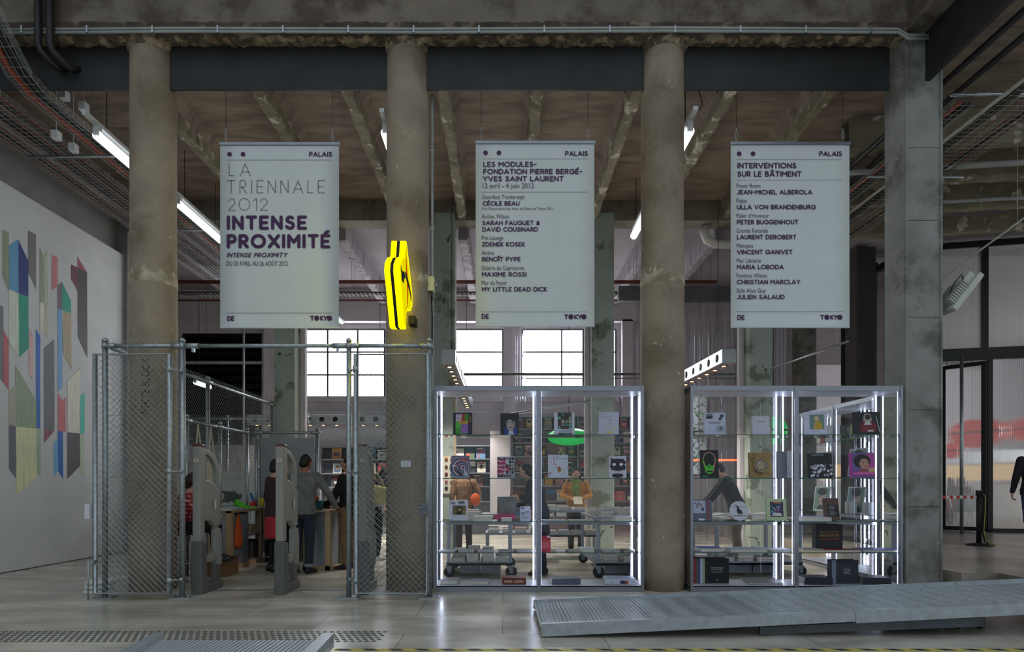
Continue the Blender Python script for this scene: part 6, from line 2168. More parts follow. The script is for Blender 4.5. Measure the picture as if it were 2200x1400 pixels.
def a_ornate(c):
    q = random.Random(8)
    for k in range(90): c.rect(*(lambda a, b: (a, b, a + .05, b + .025))(q.uniform(.03, .9), q.uniform(.03, .93)), q.choice(['2a2218', '3a2f1f', '8a6f3a']))
    c.disc(.5, .48, .3, 'b3965a', .28).disc(.5, .48, .26, '6a6a78', .24).disc(.5, .48, .19, 'b9a06a', .18).blobs(20, ['9aa0b4', '3a3a4a', 'd6cfae'], .35, .38, .65, .6, .03, 9)


def a_speck(c):
    q = random.Random(2)
    for k in range(150): c.rect(*(lambda a, b: (a, b, a + .03, b + .012))(q.uniform(.02, .95), q.uniform(.02, .97)), q.choice(['26282e', '3a3d46']))
    c.rect(.64, 0, 1, 1, 'd5d8e2')
    for k in range(90): c.rect(*(lambda a, b: (a, b, a + .03, b + .012))(q.uniform(.66, .96), q.uniform(.02, .97)), '6a6e7a')


def a_flower(c):
    c.blobs(46, ['c9cbd6', 'e6e8f2', '8a8c98'], .15, .04, .95, .5, .06, 11).rect(.15, .9, .65, .93, 'b5b7c6')


def a_magenta(c):
    c.rect(0, 0, .08, 1, 'd0309a').rect(.08, .0, 1, 1, '7a5aa0').rect(.7, .3, 1, 1, 'b8489a').rect(.75, .1, 1, .4, 'c9b066').disc(.5, .66, .34, '17131a', .28).disc(.58, .55, .19, 'c08a78', .22).poly([(.25, .1), (.8, .1), (.7, .34), (.45, .36)], '8a5a46').rect(.5, .6, .6, .625, '1a1216').rect(.7, .6, .76, .625, '1a1216').rect(.58, .42, .7, .45, 'a0303a')
    c.rect(.12, .1, .97, .24, 'd0309a').text('LA RÉTROSPECTIVE', .15, .15, .045, .78, 'f4dcea')


def a_greybook(c):
    c.rect(.04, .35, .66, .95, 'aab2c6').rect(.78, 0, .84, 1, 'a5283a').blobs(9, ['4a5a86', '6a6a7a', '8a4a3a'], .12, .6, .55, .88, .05, 3).rect(.46, .46, .58, .62, '33445a').rect(.3, 0, .6, .09, 'd6d8e2')


def a_greenbook(c):
    c.rect(.2, .16, .84, .86, '4a2a5a').rect(.25, .24, .78, .74, '22305a').blobs(18, ['c04a8a', 'd0a03a', '5aa0c0', 'c0c6d4', '8a2a4a'], .28, .36, .74, .7, .06, 6).poly([(.26, .2), (.78, .2), (.7, .34), (.34, .34)], 'd0d6cc').rect(.36, .78, .7, .86, 'c0705a').rect(.42, .06, .5, .08, '6a8a9a')


def a_kitajima(c):
    c.rect(.22, .17, .98, .7, '17171c')
    for k, s in enumerate(('KEIZO', 'KITAJIMA', '1979', 'PHOTO', 'EXPRESS', 'TOKYO')): c.text(s, .34, .61 - k * .07 - (.03 if k > 2 else 0), .045, .45 if len(s) > 5 else .3, 'c6c8d6')


def a_chromes(c):
    c.text('WILLIAM', .14, .68, .065, .72, 'c9a227', True).text('EGGLESTON', .14, .53, .1, .72, 'd0a82a').text('CHROMES', .14, .4, .075, .72, 'b8402c', True).rect(.44, .06, .56, .08, '8a8040')


def a_davidson(c):
    for k, col in enumerate(('8a2436', '5a4a44', '3c4a68', 'b4bcdc', '8fa878')): c.rect(.06 * k * 1.05, 0, .06 * (k + 1) * 1.07, 1, col)
    c.text('BRUCE DAVIDSON', .5, .6, .05, .33, 'd0d3e0').text('BLACK & WHITE', .5, .53, .05, .33, 'd0d3e0').rect(.5, .46, .84, .475, '8a8c9c').rect(.55, .42, .8, .435, '8a8c9c').rect(.64, .12, .7, .14, 'd0d3e0')


def a_baltz(c): c.rect(.0, 0, .16, 1, '7f8ba6').text('LEWIS', .45, .58, .05, .24, 'c6cad8', True).text('BALTZ', .45, .5, .05, .24, 'c6cad8', True).text('WORKS', .45, .42, .05, .24, 'c6cad8', True)


def a_pierre(c): c.text('PIERRE JOSEPH', .08, .25, .4, .8, 'd9b890', True)


L0 = 'standing in the left showcase'
# left showcase
cbook('dark navy book with bright coloured map cover, top shelf of the left showcase', 973, 1014, 886, S4, YS, '191c2a', a_blocks)
cbook('dark book with a man portrait cover, top shelf of the left showcase', 1075, 1115, 887, S4, YS, '1a1f2a', a_portrait)
cbook('white book with teal triangle pattern cover, top shelf of the left showcase', 1191, 1235, 886, S4, YS, 'cfd2de', a_tri)
cbook('tilted white book with a thin yellow drawing, top shelf of the left showcase', 1285, 1327, 885, S4, YS, 'c9cce0', a_bird, yaw=-14, spine='7fa6a0')
cbook('book with grey swirls and small red title, upper middle shelf of the left showcase', 969, 1008, 979, S3, YS, '7a7c96', a_swirl)
cbook('white book with magenta title bars and small black photographs', 1068, 1105, 981, S3, YS, 'd9d7df', a_malaval)
cbook('white book with thin coloured curves and blue title in the left showcase', 1178, 1221, 977, S3, YS, 'cdd3e0', a_curves)
cbook('white book with a black furry mask shape, right end of the left showcase', 1308, 1345, 980, S3, YS, 'd2d4e0', a_blot, yaw=-8)
fbook('small black and white book lying flat beside the furry mask book', ax(1250, 7.9), ax(1282, 7.9), 7.85, 8.0, S3, .025, '1b1b20')
cbook('white book with a film still of a face, lower middle shelf of the left showcase', 965, 1005, 1075, S2, YS - .08, 'd3d6e2', a_film)
cbook('small white text card, lower middle shelf beside the mid post', 1117, 1140, 1088, S2, YS - .08, 'cdd2e4', a_letter, th=.006, name='card', cat='card', pages=False)
fbook('thick white book lying flat beside the film still book', ax(1018, 7.75), ax(1058, 7.75), 7.7, 7.95, S2, .058, 'd5d7e0')
fbook('small white book lying flat left of the text card', ax(1077, 7.75), ax(1100, 7.75), 7.7, 7.88, S2, .036, 'd5d7e0')
for i, (a, b, r) in enumerate(((1166, 1215, 4), (1222, 1275, -5))):
    fbook('open %s magazine on the lower middle shelf, second bay of the left showcase' % ['bluish', 'brownish'][i], ax(a, 7.8), ax(b, 7.8), 7.7, 7.95, S2, .012, ['8f98b0', 'a19a90'][i], r, top=['5a6070', '7a6a56'][i], name='magazine', cat='magazine')
fbook('thick pale book lying flat at the right end of the left showcase', ax(1318, 7.8), ax(1355, 7.8), 7.7, 7.98, S2, .055, 'c5cad8')
for i, px in enumerate((946, 985, 1027, 1070, 1110)):
    fbook('pale magazine on the lowest glass shelf of the left bay, %s from the left' % ORD[i], ax(px, 7.8), ax(px + 33, 7.8), 7.7, 7.95, S1, .01, ['b4bac8', '9aa3b4', 'a9b3c0', '8f9aae', 'b9c0d0'][i], random.uniform(-6, 6), top=['7a8394', '5f6a7e', '8a8f96', '6a7486', '8c95a6'][i], name='magazine', cat='magazine')
cbook('bright red text card standing beside the mid post of the left showcase', 1161, 1183, 1151, S1, 7.74, 'bb2437', a_redcard, th=.006, name='card', cat='card', pages=False)
for i, (a, b, h, c) in enumerate(((1193, 1215, .012, 'c0c6d2'), (1218, 1248, .012, '1c1d24'), (1244, 1276, .045, 'c9ccd6'), (1292, 1330, .012, '9aa0ae'), (1335, 1356, .015, '24262e'))):
    fbook('%s on the lowest glass shelf, right bay of the left showcase' % ['pale postcard book lying flat', 'dark leaflet lying flat', 'thick pale booklet lying flat', 'grey magazine lying flat', 'small black book lying flat'][i], ax(a, 7.8), ax(b, 7.8), 7.7, 7.92, S1, h, c, random.uniform(-5, 5))
fbook('pale blue paperback lying on the floor board, left end of the left showcase', ax(948, 7.75), ax(985, 7.75), 7.7, 7.95, S0, .05, '7d8fae', -6, top='8a7a86')
fbook('thin white booklet lying on the floor board of the left showcase', ax(1014, 7.75), ax(1050, 7.75), 7.7, 7.9, S0, .04, 'b5bccb', top='8f97a8')
fbook('thick red brown book lying with its gold lettered spine outwards', ax(1079, 7.72), ax(1130, 7.72), 7.7, 7.95, S0, .078, '6d2c22', spine=1, art=a_pierre)
fbook('grey box set lying on the floor board right of the mid post', ax(1183, 7.75), ax(1245, 7.75), 7.7, 7.95, S0, .07, '5c6474', 5, top='4a5160', spine=1)
fbook('large white boxed book lying at the right end of the floor board', ax(1300, 7.75), ax(1366, 7.75), 7.7, 8.0, S0, .065, 'cdd1de', -5, top='aab4d0', spine=1, art=lambda c: c.rect(.5, .1, .66, .75, '2a2f66').rect(.66, .1, .76, .75, 'a85a26').disc(.22, .4, .015, '33364a', .12).disc(.93, .4, .015, '33364a', .12))
# right showcase
cbook('white book with small pictures and grey title, top shelf of the right showcase', 1512, 1555, 887, S4, YS, 'c9cfe4', a_jlow, yaw=-14)
cbook('plain white book with small gold title, top shelf of the right showcase', 1617, 1652, 894, S4, YS, 'cfd0de', a_gold, yaw=-8)
cbook('white book with a photograph of a figure in yellow, tilted on the top shelf', 1728, 1772, 885, S4, YS, 'cfd2e2', a_photo1, yaw=-16)
cbook('dark glossy book with a red and white hooded figure, top shelf', 1832, 1882, 886, S4, YS, '15161f', a_photo2, yaw=-18)
cbook('black book with a neon green and pink skull, right showcase', 1505, 1543, 967, S3, YS, '0c0d12', a_skull, yaw=-8)
cbook('gold and black ornamented book, upper middle shelf of the right showcase', 1610, 1655, 972, S3, YS, 'a98c50', a_ornate, yaw=-8, spine='1c1a1a')
cbook('grey speckled book with white speckled spine next to the gold one', 1670, 1696, 969, S3, YS, '868b96', a_speck, tilt=2)
cbook('black book with white blossoms, upper middle shelf right of the mid post', 1736, 1785, 974, S3, YS, '101118', a_flower, yaw=-10)
cbook('magenta book with a portrait and white title band, right showcase', 1827, 1876, 973, S3, YS, '8c4a9a', a_magenta, yaw=-10)
cbook('grey book with a red elastic band and pasted picture, right showcase', 1489, 1529, 1074, S2, 7.75, '5a5f6e', a_greybook, yaw=-5)
cbook('pale green book with a colourful framed picture, lower middle shelf', 1647, 1688, 1072, S2, 7.78, 'bcd0a0', a_greenbook, yaw=-9)
cbook('brown book with a black text label, lower middle shelf of the right showcase', 1773, 1806, 1071, S2, 7.76, '5e4238', a_kitajima, yaw=4)
fbook('large white book lying flat right of the mid post, lower middle shelf', ax(1720, 7.75), ax(1782, 7.75), 7.68, 7.95, S2, .05, 'b9c2d8', -6)
for i, (a, c) in enumerate(((1795, '2a2d38'), (1840, '343a48'), (1885, '20232c'))):
    fbook('dark magazine lying flat on the lower middle shelf, %s from the left' % ORD[i], ax(a, 7.8), ax(a + 42, 7.8), 7.7, 7.95, S2, .01, c, -8 + i * 6, name='magazine', cat='magazine')
# picture disc
t = thing('picture_disc', 'round white picture disc with a black bird on wires', 'record', (ax(1589, 7.75), 7.75, S2))
r = 21 / F * 7.75
c0 = Vector((ax(1589, 7.75), 7.76, S2 + r + .002))
Vt = Vector((0, sin(R(10)), cos(R(10))))
mb = MB(paint('d2d6e2', .3)); mb.prism([c0 + Vector((1, 0, 0)) * r * cos(a * pi / 20) + Vt * r * sin(a * pi / 20) for a in range(40)], (0, .004, 0)); mb.build('disc', t)
mb = MB(paint('17171b'))
cv = Cover(mb, c0 - Vector((r, 0, 0)) - Vt * r, (2 * r, 0, 0), Vt * 2 * r); cv.e = .0015
cv.poly([(.28, .82), (.38, .78), (.45, .74), (.5, .62), (.62, .5), (.68, .3), (.62, .32), (.56, .36), (.42, .36), (.36, .48), (.4, .66), (.36, .74)], '17171b').line([(.02, .7), (.94, .7)], .012, '4a3f3f').line([(.12, .24), (.88, .24)], .03, '6a4038').rect(.43, .22, .45, .38, '17171b').rect(.52, .22, .54, .38, '17171b').poly([(.26, .84), (.36, .8), (.35, .76)], '8a4030')
mb.build('bird_print', t)
fbook('blue topped white book lying flat, left end of the lowest shelf', ax(1500, 7.78), ax(1548, 7.78), 7.68, 7.95, S1, .05, '3a4a94', 6, top='4a5cae')
fbook('white book lying flat with blue side, lowest shelf of the right showcase', ax(1565, 7.78), ax(1642, 7.78), 7.68, 7.95, S1, .04, 'b4bcd0', -3, top='9aa6c0')
fbook('thin white book lying flat beside the mid post, lowest shelf', ax(1650, 7.78), ax(1698, 7.78), 7.68, 7.95, S1, .028, 'bac4d4', 5)
fbook('yellow book lying flat right of the mid post, lowest shelf', ax(1720, 7.76), ax(1776, 7.76), 7.66, 7.95, S1, .03, 'c9a83a', -4, top='8a8fa4')
fbook('red book lying flat below the black slipcase, lowest shelf', ax(1768, 7.70), ax(1845, 7.70), 7.64, 7.80, S1, .032, 'a5283a', 0, top='8a3a44')
fbook('blue book lying flat at the right end of the lowest shelf', ax(1848, 7.76), ax(1925, 7.76), 7.66, 7.95, S1, .03, '2c448c', -4)
cbook('black slipcase with yellow and red lettering standing on the lowest shelf', 1754, 1812, 1126, S1, 7.86, '14151c', a_chromes, th=.1, tilt=0, yaw=3)
cbook('wide black box set with coloured spines at its left, bottom of the right showcase', 1490, 1566, 1199, S0, 7.78, '0f1117', a_davidson, th=.12, tilt=0, pages=False)
fbook('flat grey book lying on the floor board of the right showcase', ax(1605, 7.8), ax(1675, 7.8), 7.68, 7.98, S0, .02, '5b6272', -8)
cbook('square dark slate box with small white lettering, bottom of the right showcase', 1787, 1846, 1203, S0, 7.74, '2b323e', a_baltz, th=.1, tilt=0, yaw=3, pages=False)
for sx, nm in ((1725, 'left'), (1850, 'right')):
    for i in range(4):
        fbook('thin slate book, %s in the pile %s of the square slate box' % (['lowest', 'second lowest', 'third lowest', 'topmost'][i], nm), ax(sx, 7.75), ax(sx + 58, 7.75), 7.67, 7.95, S0 + i * .022, .021, '2b313c', -6 + i * .5, spine=1, group='slate books piled by the slate box')


# showcase behind the pillar
def a_face(c):
    c.rect(.06, .05, .94, .95, '6f9488').poly([(.2, .05), (.85, .05), (.7, .25), (.4, .25)], '2c2c30').disc(.52, .52, .26, 'b9aea2', .3).disc(.5, .78, .3, '2a2522', .16).rect(.38, .56, .5, .59, '1d1a1a').rect(.6, .56, .7, .59, '1d1a1a').rect(.48, .36, .62, .4, '6a4a46').poly([(.3, .3), (.4, .3), (.36, .7), (.28, .62)], '8a857e')


def poster(label, y0, y1, z0, z1):
    mb = MB(paint('cfd6da'))
    o = Vector((5.25, y1, z0)); U = Vector((0, y0 - y1, 0)); V = Vector((.04, 0, z1 - z0))
    mb.prism([o, o + U, o + U + V, o + V], (.006, 0, 0))
    a_face(Cover(mb, o, U, V))
    tag(mb.build('portrait_card'), label, 'card', 'portrait cards in the showcase behind the pillar')


poster('large portrait card low in the showcase behind the pillar, far bay', 9.9, 10.4, .902, 1.3)
poster('large portrait card low in the showcase behind the pillar, near bay', 8.95, 9.4, .902, 1.3)
poster('large portrait card high in the showcase behind the pillar, far bay', 9.9, 10.4, 1.452, 1.87)
poster('large portrait card high in the showcase behind the pillar, near bay', 8.9, 9.36, 1.452, 1.87)
for i, (y, c, h, n) in enumerate(((10.2, 'a0412f', .28, 'red'), (10.05, 'd6d8de', .3, 'white'), (9.6, '3b3f44', .26, 'dark grey'), (9.3, 'a5b52a', .25, 'lime green'), (9.1, 'c9d0d4', .22, 'pale grey'), (8.8, '2f7fae', .24, 'blue'))):
    mb = MB(paint(c)); mb.box(5.3, 5.5, y - .06, y + .06, 2.001, 2.0 + h); tag(mb.build('book'), '%s book upright on the top shelf of the showcase behind the pillar' % n, 'book')
for i, (y, c) in enumerate(((9.2, 'd9dadf'), (9.08, 'd0d4da'), (8.75, 'd6d9de'), (8.66, 'c9ced6'))):
    mb = MB(paint(c)); mb.box(5.14, 5.22, y - .03, y + .03, .902, 1.08); tag(mb.build('booklet'), 'small white booklet before the portrait cards behind the pillar, %s from the left' % ORD[i], 'booklet', 'small booklets before the portrait cards')

# ------------------------------------------------------------------ bookcases at the back
M_RACK = mat('grey_rack_metal', '7d828a', .5, .3, var=.05)
CN = [('20262c', 'black'), ('1e4f5e', 'teal'), ('a07a6c', 'pinkish brown'), ('c9c3b0', 'cream'), ('8a8d90', 'grey'), ('b23a34', 'red'), ('d6d6d2', 'white'), ('3f5a3c', 'dark green'), ('c0913c', 'ochre'), ('5b4a63', 'plum'), ('4d6f93', 'blue'), ('6a3f30', 'brown'), ('b7868f', 'rose')]
rb = random.Random(21)


def back_art(c, k):
    q = random.Random(k)
    kind = q.choice('fbsl')
    col = q.choice(CN)[0]
    if kind == 'f': c.rect(.12, .1, .88, .78, col).disc(.5, .5, .2, q.choice(['c0a08a', '8a6a56', 'd0c0b0']), .2).disc(.5, .66, .2, '1c1814', .12).rect(.15, .84, .85, .93, q.choice(['d8d4cc', '26262a', 'b03030']))
    if kind == 'b': c.rect(0, .55, 1, 1, col).rect(.1, .1, .5, .45, q.choice(CN)[0])
    if kind == 's': c.blobs(9, [col, q.choice(CN)[0]], .1, .15, .9, .8, .12, k).rect(.1, .86, .7, .94, 'd8d4cc')
    if kind == 'l': c.rect(.1, .75, .9, .9, col).rect(.1, .1, .9, .15, col).rect(.2, .3, .8, .6, q.choice(CN)[0])


def bookcase(label, x0, x1, y, boards, ups, zt, where, rows, cover='book', back='6b6f76', dens=.30, skip=()):
    t = thing('bookcase', label, 'bookcase', ((x0 + x1) / 2, y, 0))
    for x in ups:
        mb = MB(M_RACK); mb.box(x - .02, x + .02, y - .02, y + .3, 0, zt); mb.build('upright', t)
    for z in list(boards) + [zt]:
        mb = MB(M_RACK); mb.box(x0, x1, y - .02, y + .3, z - .03, z); mb.build('shelf', t)
    mb = MB(paint(back)); mb.box(x0, x1, y + .3, y + .32, 0, zt); mb.build('back_panel', t)
    n = 0
    for r, z in enumerate(boards):
        if rows[r] == 0: continue
        x = x0 + .06; k = 0
        while x < x1 - .26:
            w = rb.uniform(.19, .27); h = rb.uniform(.25, .31)
            if any(abs(u - (x + w / 2)) < w / 2 + .025 for u in ups): x += .05; continue
            if rb.random() < rows[r]:
                c, nm = rb.choice(CN)
                tl = R(12)
                o = Vector((x, y + .06, z + .001)); U = Vector((w, 0, 0)); V = Vector((0, sin(tl), cos(tl))) * h
                mb = MB(paint(c))
                mb.prism([o, o + U, o + U + V, o + V], (0, .018, 0))
                back_art(Cover(mb, o, U, V), rb.randint(0, 10 ** 6))
                tag(mb.build(cover), '%s %s facing out, %s from left on the %s shelf %s' % (nm, cover, ORD[min(k, 19)], ORD[len(boards) - 1 - r].replace('first', 'top'), where), cover, 'face out ' + cover + 's ' + where)
                k += 1
            x += w + rb.uniform(.02, .07)
    return t


bookcase('grey metal bookcase behind the cash desk and the left mesh fence', -5.4, -2.75, 16.3, [.85, 1.28, 1.64, 2.015], [-5.4, -4.83, -3.9, -2.77], 2.35, 'behind the cash desk', [0, .25, .9, .9])
bookcase('grey metal bookcase between trinket board and the grey pier', -1.6, -.3, 16.3, [.9, 1.3, 1.66, 2.03], [-1.6, -.32], 2.38, 'beside the trinket board', [.6, .6, .95, .95])
bookcase('long magazine rack filling the back of the shop right of the pier', .25, 3.9, 16.3, [.5, .91, 1.31, 1.67, 2.09, 2.45, 2.82], [.25, 2.0, 3.88], 3.15, 'of the long rack', [.9] * 7, cover='magazine', back='a88f92')
mb = MB(M_BACK); mb.box(-.33, .2, 16.2, 16.7, 0, 2.75); struct(mb, 'wall_pier', 'grey pier between the two back bookcases', 'pier')
mb = MB(paint('c9c9cf')); mb.box(-5.4, -2.8, 16.58, 16.6, 2.38, 2.85); tag(mb.build('white_board'), 'white corrugated board above the bookcase behind the cash desk', 'board')
for i in range(9):
    c, nm = CN[(i * 5 + 1) % len(CN)]
    mb = MB(paint(c)); a = R(14)
    x = -3.72 + i * .06
    mb.prism([(x, 16.4, 1.281), (x + .04, 16.4, 1.281), (x + .04 + .07, 16.4, 1.53), (x + .07, 16.4, 1.53)], (0, .17, 0))
    tag(mb.build('book'), '%s spine leaning behind the right mesh gate, %s of the row' % (nm, ORD[i]), 'book', 'leaning spines behind the right mesh gate')

# ------------------------------------------------------------------ book tables on castors
M_TABLE = mat('galvanised_table', '848d95', .45, .5, var=.08, scale=4)
M_TYRE = mat('black_tyre', '17181b', .7, var=.1)


def book_table(label, x0, x1, y0, y1, zt, wheels=True, tray=.23, boxes=True):
    t = thing('book_table', label, 'table', ((x0 + x1) / 2, (y0 + y1) / 2, 0))
    mb = MB(M_TABLE); mb.box(x0, x1, y0, y1, zt - .035, zt); mb.build('tabletop', t)
    zt0 = .17 if wheels else 0
    for x in (x0 + .03, x1 - .03):
        for y in (y0 + .03, y1 - .03):
            mb = MB(M_TABLE); mb.box(x - .022, x + .022, y - .022, y + .022, zt0, zt - .03); mb.build('post', t)
            if wheels:
                w = MB(M_TABLE)
                w.box(x - .05, x + .05, y - .04, y + .04, .165, .175)
                for s in (-1, 1): w.prism([(x - .045, y + s * .03, .17), (x + .045, y + s * .03, .17), (x + .03, y + s * .03, .085), (x + .005, y + s * .03, .07), (x - .01, y + s * .03, .09)], (0, .004, 0))
                f = w.build('castor', t)
                w = MB(M_TYRE); w.lathe([(.03, -.018), (.072, -.022), (.083, -.012), (.083, .012), (.072, .022), (.03, .018)], (x + .012, y, .083), 24, 'y')
                w.lathe([(.001, -.019), (.03, -.019), (.03, .019), (.001, .019)], (x + .012, y, .083), 16, 'y', M_TABLE); w.build('wheel', f)
    if tray:
        mb = MB(M_TABLE); mb.box(x0, x1, y0, y1, tray - .05, tray - .02); mb.box(x0, x1, y0, y0 + .015, tray - .05, tray); mb.build('tray', t)
    if boxes:
        m = (x0 + x1) / 2
        for a, b in ((x0 + .17, m - .01), (m + .01, x1 - .17)):
            mb = MB(M_TABLE); mb.box(a, b, y0 + .25, y0 + .7, .03, .18); mb.build('drawer', t)
    return t


def piles(x0, x1, y0, y1, z, nx, ny, where, hmax=.14, seed=0, skip=()):
    q = random.Random(seed)
    for j in range(ny):
        for i in range(nx):
            if (i, j) in skip: continue
            cx = x0 + (x1 - x0) * (i + .5) / nx; cy = y0 + (y1 - y0) * (j + .5) / ny
            w = (x1 - x0) / nx * q.uniform(.72, .9); d = (y1 - y0) / ny * q.uniform(.7, .9)
            w = min(w, .3); d = min(d, .3)
            zz = z + .001; n = q.choice((1, 2, 2, 3)); goal = q.uniform(.05, hmax)
            c, nm = q.choice([('b9bfc8', 'pale grey'), ('8d97a2', 'blue grey'), ('c9cdd2', 'white'), ('aa9f8f', 'beige'), ('5d656f', 'slate'), ('6f8a94', 'grey blue'), ('a46a56', 'rust'), ('c9b0ac', 'pinkish')])
            for k in range(n):
                th = goal / n * q.uniform(.8, 1.1)
                rank = 'topmost' if k == n - 1 else 'lowest' if k == 0 else '%s from below' % ORD[k]
                fbook('%s book, %s, pile %s, %s row, %s' % (nm, rank, ['one', 'two', 'three', 'four', 'five'][i], ['front', 'second', 'third', 'fourth'][j], where),
                      cx - w / 2, cx + w / 2, cy - d / 2, cy + d / 2, zz, th, c, q.uniform(-7, 7) + (k % 2), top=q.choice([None, '6a6f7a', 'a08a7a', 'c4c8d0']) if k == n - 1 else None, group='books piled ' + where)
                zz += th + .0005


book_table('galvanised book table on castors behind the left bay of the left showcase', -.80, .14, 8.75, 9.85, .80)
piles(-.78, .12, 8.76, 9.84, .80, 4, 3, 'on the left castor table', .16, 1, skip=((3, 0),))
piles(-.75, .10, 8.78, 9.45, .21, 4, 2, 'on the left castor table tray', .2, 2)
for i in range(4): fbook('bright pink book, %s of the pink pile on the left castor table' % ['lowest', 'second lowest', 'third lowest', 'topmost'][i], ax(1062, 8.9), ax(1106, 8.9), 8.8, 9.05, .801 + i * .026, .025, 'd02a78', i - 1, spine=1, group='pink books piled on the castor table')
book_table('long galvanised book table on castors behind the right bay of the left showcase', 1.33, 2.75, 8.75, 10.5, .86)
piles(1.36, 2.7, 8.78, 10.4, .86, 5, 4, 'on the middle castor table', .1, 3)
piles(1.4, 2.6, 8.78, 9.45, .21, 4, 2, 'on the middle castor table tray', .2, 4)
book_table('galvanised book table before the person in mustard', .72, 1.75, 10.95, 11.6, .87, wheels=False, tray=.45, boxes=False)
piles(.75, 1.72, 10.98, 11.35, .87, 4, 1, 'before the mustard jacket', .1, 5)
piles(.75, 1.72, 10.98, 11.5, .43, 4, 1, 'under the mustard jacket table', .08, 6)
book_table('low galvanised book table standing between the left castor table and the bookcase', -.3, .7, 10.6, 11.3, .5, wheels=False, tray=0, boxes=False)
piles(-.28, .68, 10.62, 11.28, .5, 4, 2, 'on the low middle table', .14, 7)
book_table('galvanised book table on castors behind the right showcase', 3.05, 4.3, 8.8, 10.0, .80)
piles(3.08, 4.28, 8.82, 9.9, .80, 5, 3, 'on the right castor table', .1, 8)
piles(3.1, 4.2, 8.83, 9.45, .21, 4, 2, 'on the right castor table tray', .2, 9)

# ------------------------------------------------------------------ black framed partition and cafe
M_POLY = None


def poly_mat():
    m = bpy.data.materials.new('ribbed_polycarbonate')
    m.use_nodes = True
    N, L = m.node_tree.nodes, m.node_tree.links
    N.remove(N['Principled BSDF'])
    tc = N.new('ShaderNodeTexCoord')
    wv = N.new('ShaderNodeTexWave'); wv.bands_direction = 'X'; wv.inputs['Scale'].default_value = 9
    L.new(tc.outputs['Object'], wv.inputs[0])
    bp = N.new('ShaderNodeBump'); bp.inputs['Strength'].default_value = .5; bp.inputs['Distance'].default_value = .01
    L.new(wv.outputs[1], bp.inputs['Height'])
    t = N.new('ShaderNodeBsdfRefraction'); t.inputs['Roughness'].default_value = .22; t.inputs['IOR'].default_value = 1.08
    t.inputs[0].default_value = (.86, .88, .88, 1)
    L.new(bp.outputs[0], t.inputs['Normal'])
    tr = N.new('ShaderNodeBsdfTranslucent'); tr.inputs[0].default_value = (.8, .82, .82, 1)
    g = N.new('ShaderNodeBsdfGlossy'); g.inputs['Roughness'].default_value = .25
    L.new(bp.outputs[0], g.inputs['Normal'])
    m1 = N.new('ShaderNodeMixShader'); m1.inputs[0].default_value = .3
    L.new(t.outputs[0], m1.inputs[1]); L.new(tr.outputs[0], m1.inputs[2])
    fr = N.new('ShaderNodeFresnel'); fr.inputs[0].default_value = 1.5
    m2 = N.new('ShaderNodeMixShader')
    L.new(fr.outputs[0], m2.inputs[0]); L.new(m1.outputs[0], m2.inputs[1]); L.new(g.outputs[0], m2.inputs[2])
    L.new(m2.outputs[0], N['Material Output'].inputs[0])
    return m


M_POLY = poly_mat()
O = Vector((11.03, 14.0, .25))
u = Vector((cos(R(-12)), sin(R(-12)), 0)); nv = Vector((-u.y, u.x, 0))
RM = Matrix((u, nv, Vector((0, 0, 1)))).transposed()


def onwall(px):
    """distance along the partition for a picture column"""
    k = (px - CX) / F
    # O + s*u on the ray x = k*y
    return (k * O.y - O.x) / (u.x - k * u.y)


def wbox(mb, s0, s1, z0, z1, d=.09, m=None, off=0):
    c = O + u * ((s0 + s1) / 2) + nv * off
    mb.obox((c.x, c.y, (z0 + z1) / 2), (s1 - s0, d, z1 - z0), RM, m)


def pane(t, s0, s1, z0, z1, off=0, name='polycarbonate_panel'):
    a, b = O + u * s0 + nv * off, O + u * s1 + nv * off
    mb = MB(M_POLY); mb.quad((a.x, a.y, z0), (b.x, b.y, z0), (b.x, b.y, z1), (a.x, a.y, z1)); mb.build(name, t)


s_l, s_d0, s_d1, s_m, s_r = onwall(1995), onwall(2068), onwall(2112), onwall(2120), onwall(2200) + 2.2
ZR1, ZR2, ZT = az(772, 14), az(747, 14), az(534, 14.1)
t = thing('partition', 'black framed partition glazed with ribbed polycarbonate at the right', 'partition', O)
mb = MB(M_FRAME); wbox(mb, s_l, s_r, ZR1, ZR2, .12); mb.build('transom', t)
mb = MB(M_FRAME); wbox(mb, s_l, s_r, ZT, ZT + .14, .12); mb.build('head', t)
sm = onwall(2115)
for a, b, z0, z1 in ((sm - .06, sm + .06, ZR2, ZT), (s_m, s_m + .1, .25, ZR1), (s_r - 1.2, s_r - 1.1, .25, ZT), (s_l, s_l + .1, .25, ZT)):
    mb = MB(M_FRAME); wbox(mb, a, b, z0, z1, .1); mb.build('mullion', t)
mb = MB(M_FRAME); wbox(mb, s_m, s_r, .25, .34, .1); mb.build('bottom_rail', t)
pane(t, s_l, sm - .06, ZR2, ZT); pane(t, sm + .06, s_r, ZR2, ZT); pane(t, s_m + .1, s_r, .34, ZR1)
# open door leaf standing at an angle
t = thing('cafe_door', 'black framed polycarbonate door leaf standing open', 'door', O + u * s_d1)
h = O + u * (s_m - .03)
d2 = Vector((-.50, .62, 0)).normalized()
wd = .82
n2 = Vector((-d2.y, d2.x, 0)); M2 = Matrix((d2, n2, Vector((0, 0, 1)))).transposed()
for a, b, z0, z1 in ((0, .07, .27, ZR1 - .03), (wd - .07, wd, .27, ZR1 - .03)):
    mb = MB(M_FRAME); c = h + d2 * (a + b) / 2; mb.obox((c.x, c.y, (z0 + z1) / 2), (b - a, .06, z1 - z0), M2); mb.build('stile', t)
for z0, z1 in ((.27, .36), (ZR1 - .12, ZR1 - .03)):
    mb = MB(M_FRAME); c = h + d2 * wd / 2; mb.obox((c.x, c.y, (z0 + z1) / 2), (wd, .06, z1 - z0), M2); mb.build('rail', t)
a, b = h + d2 * .07, h + d2 * (wd - .07)
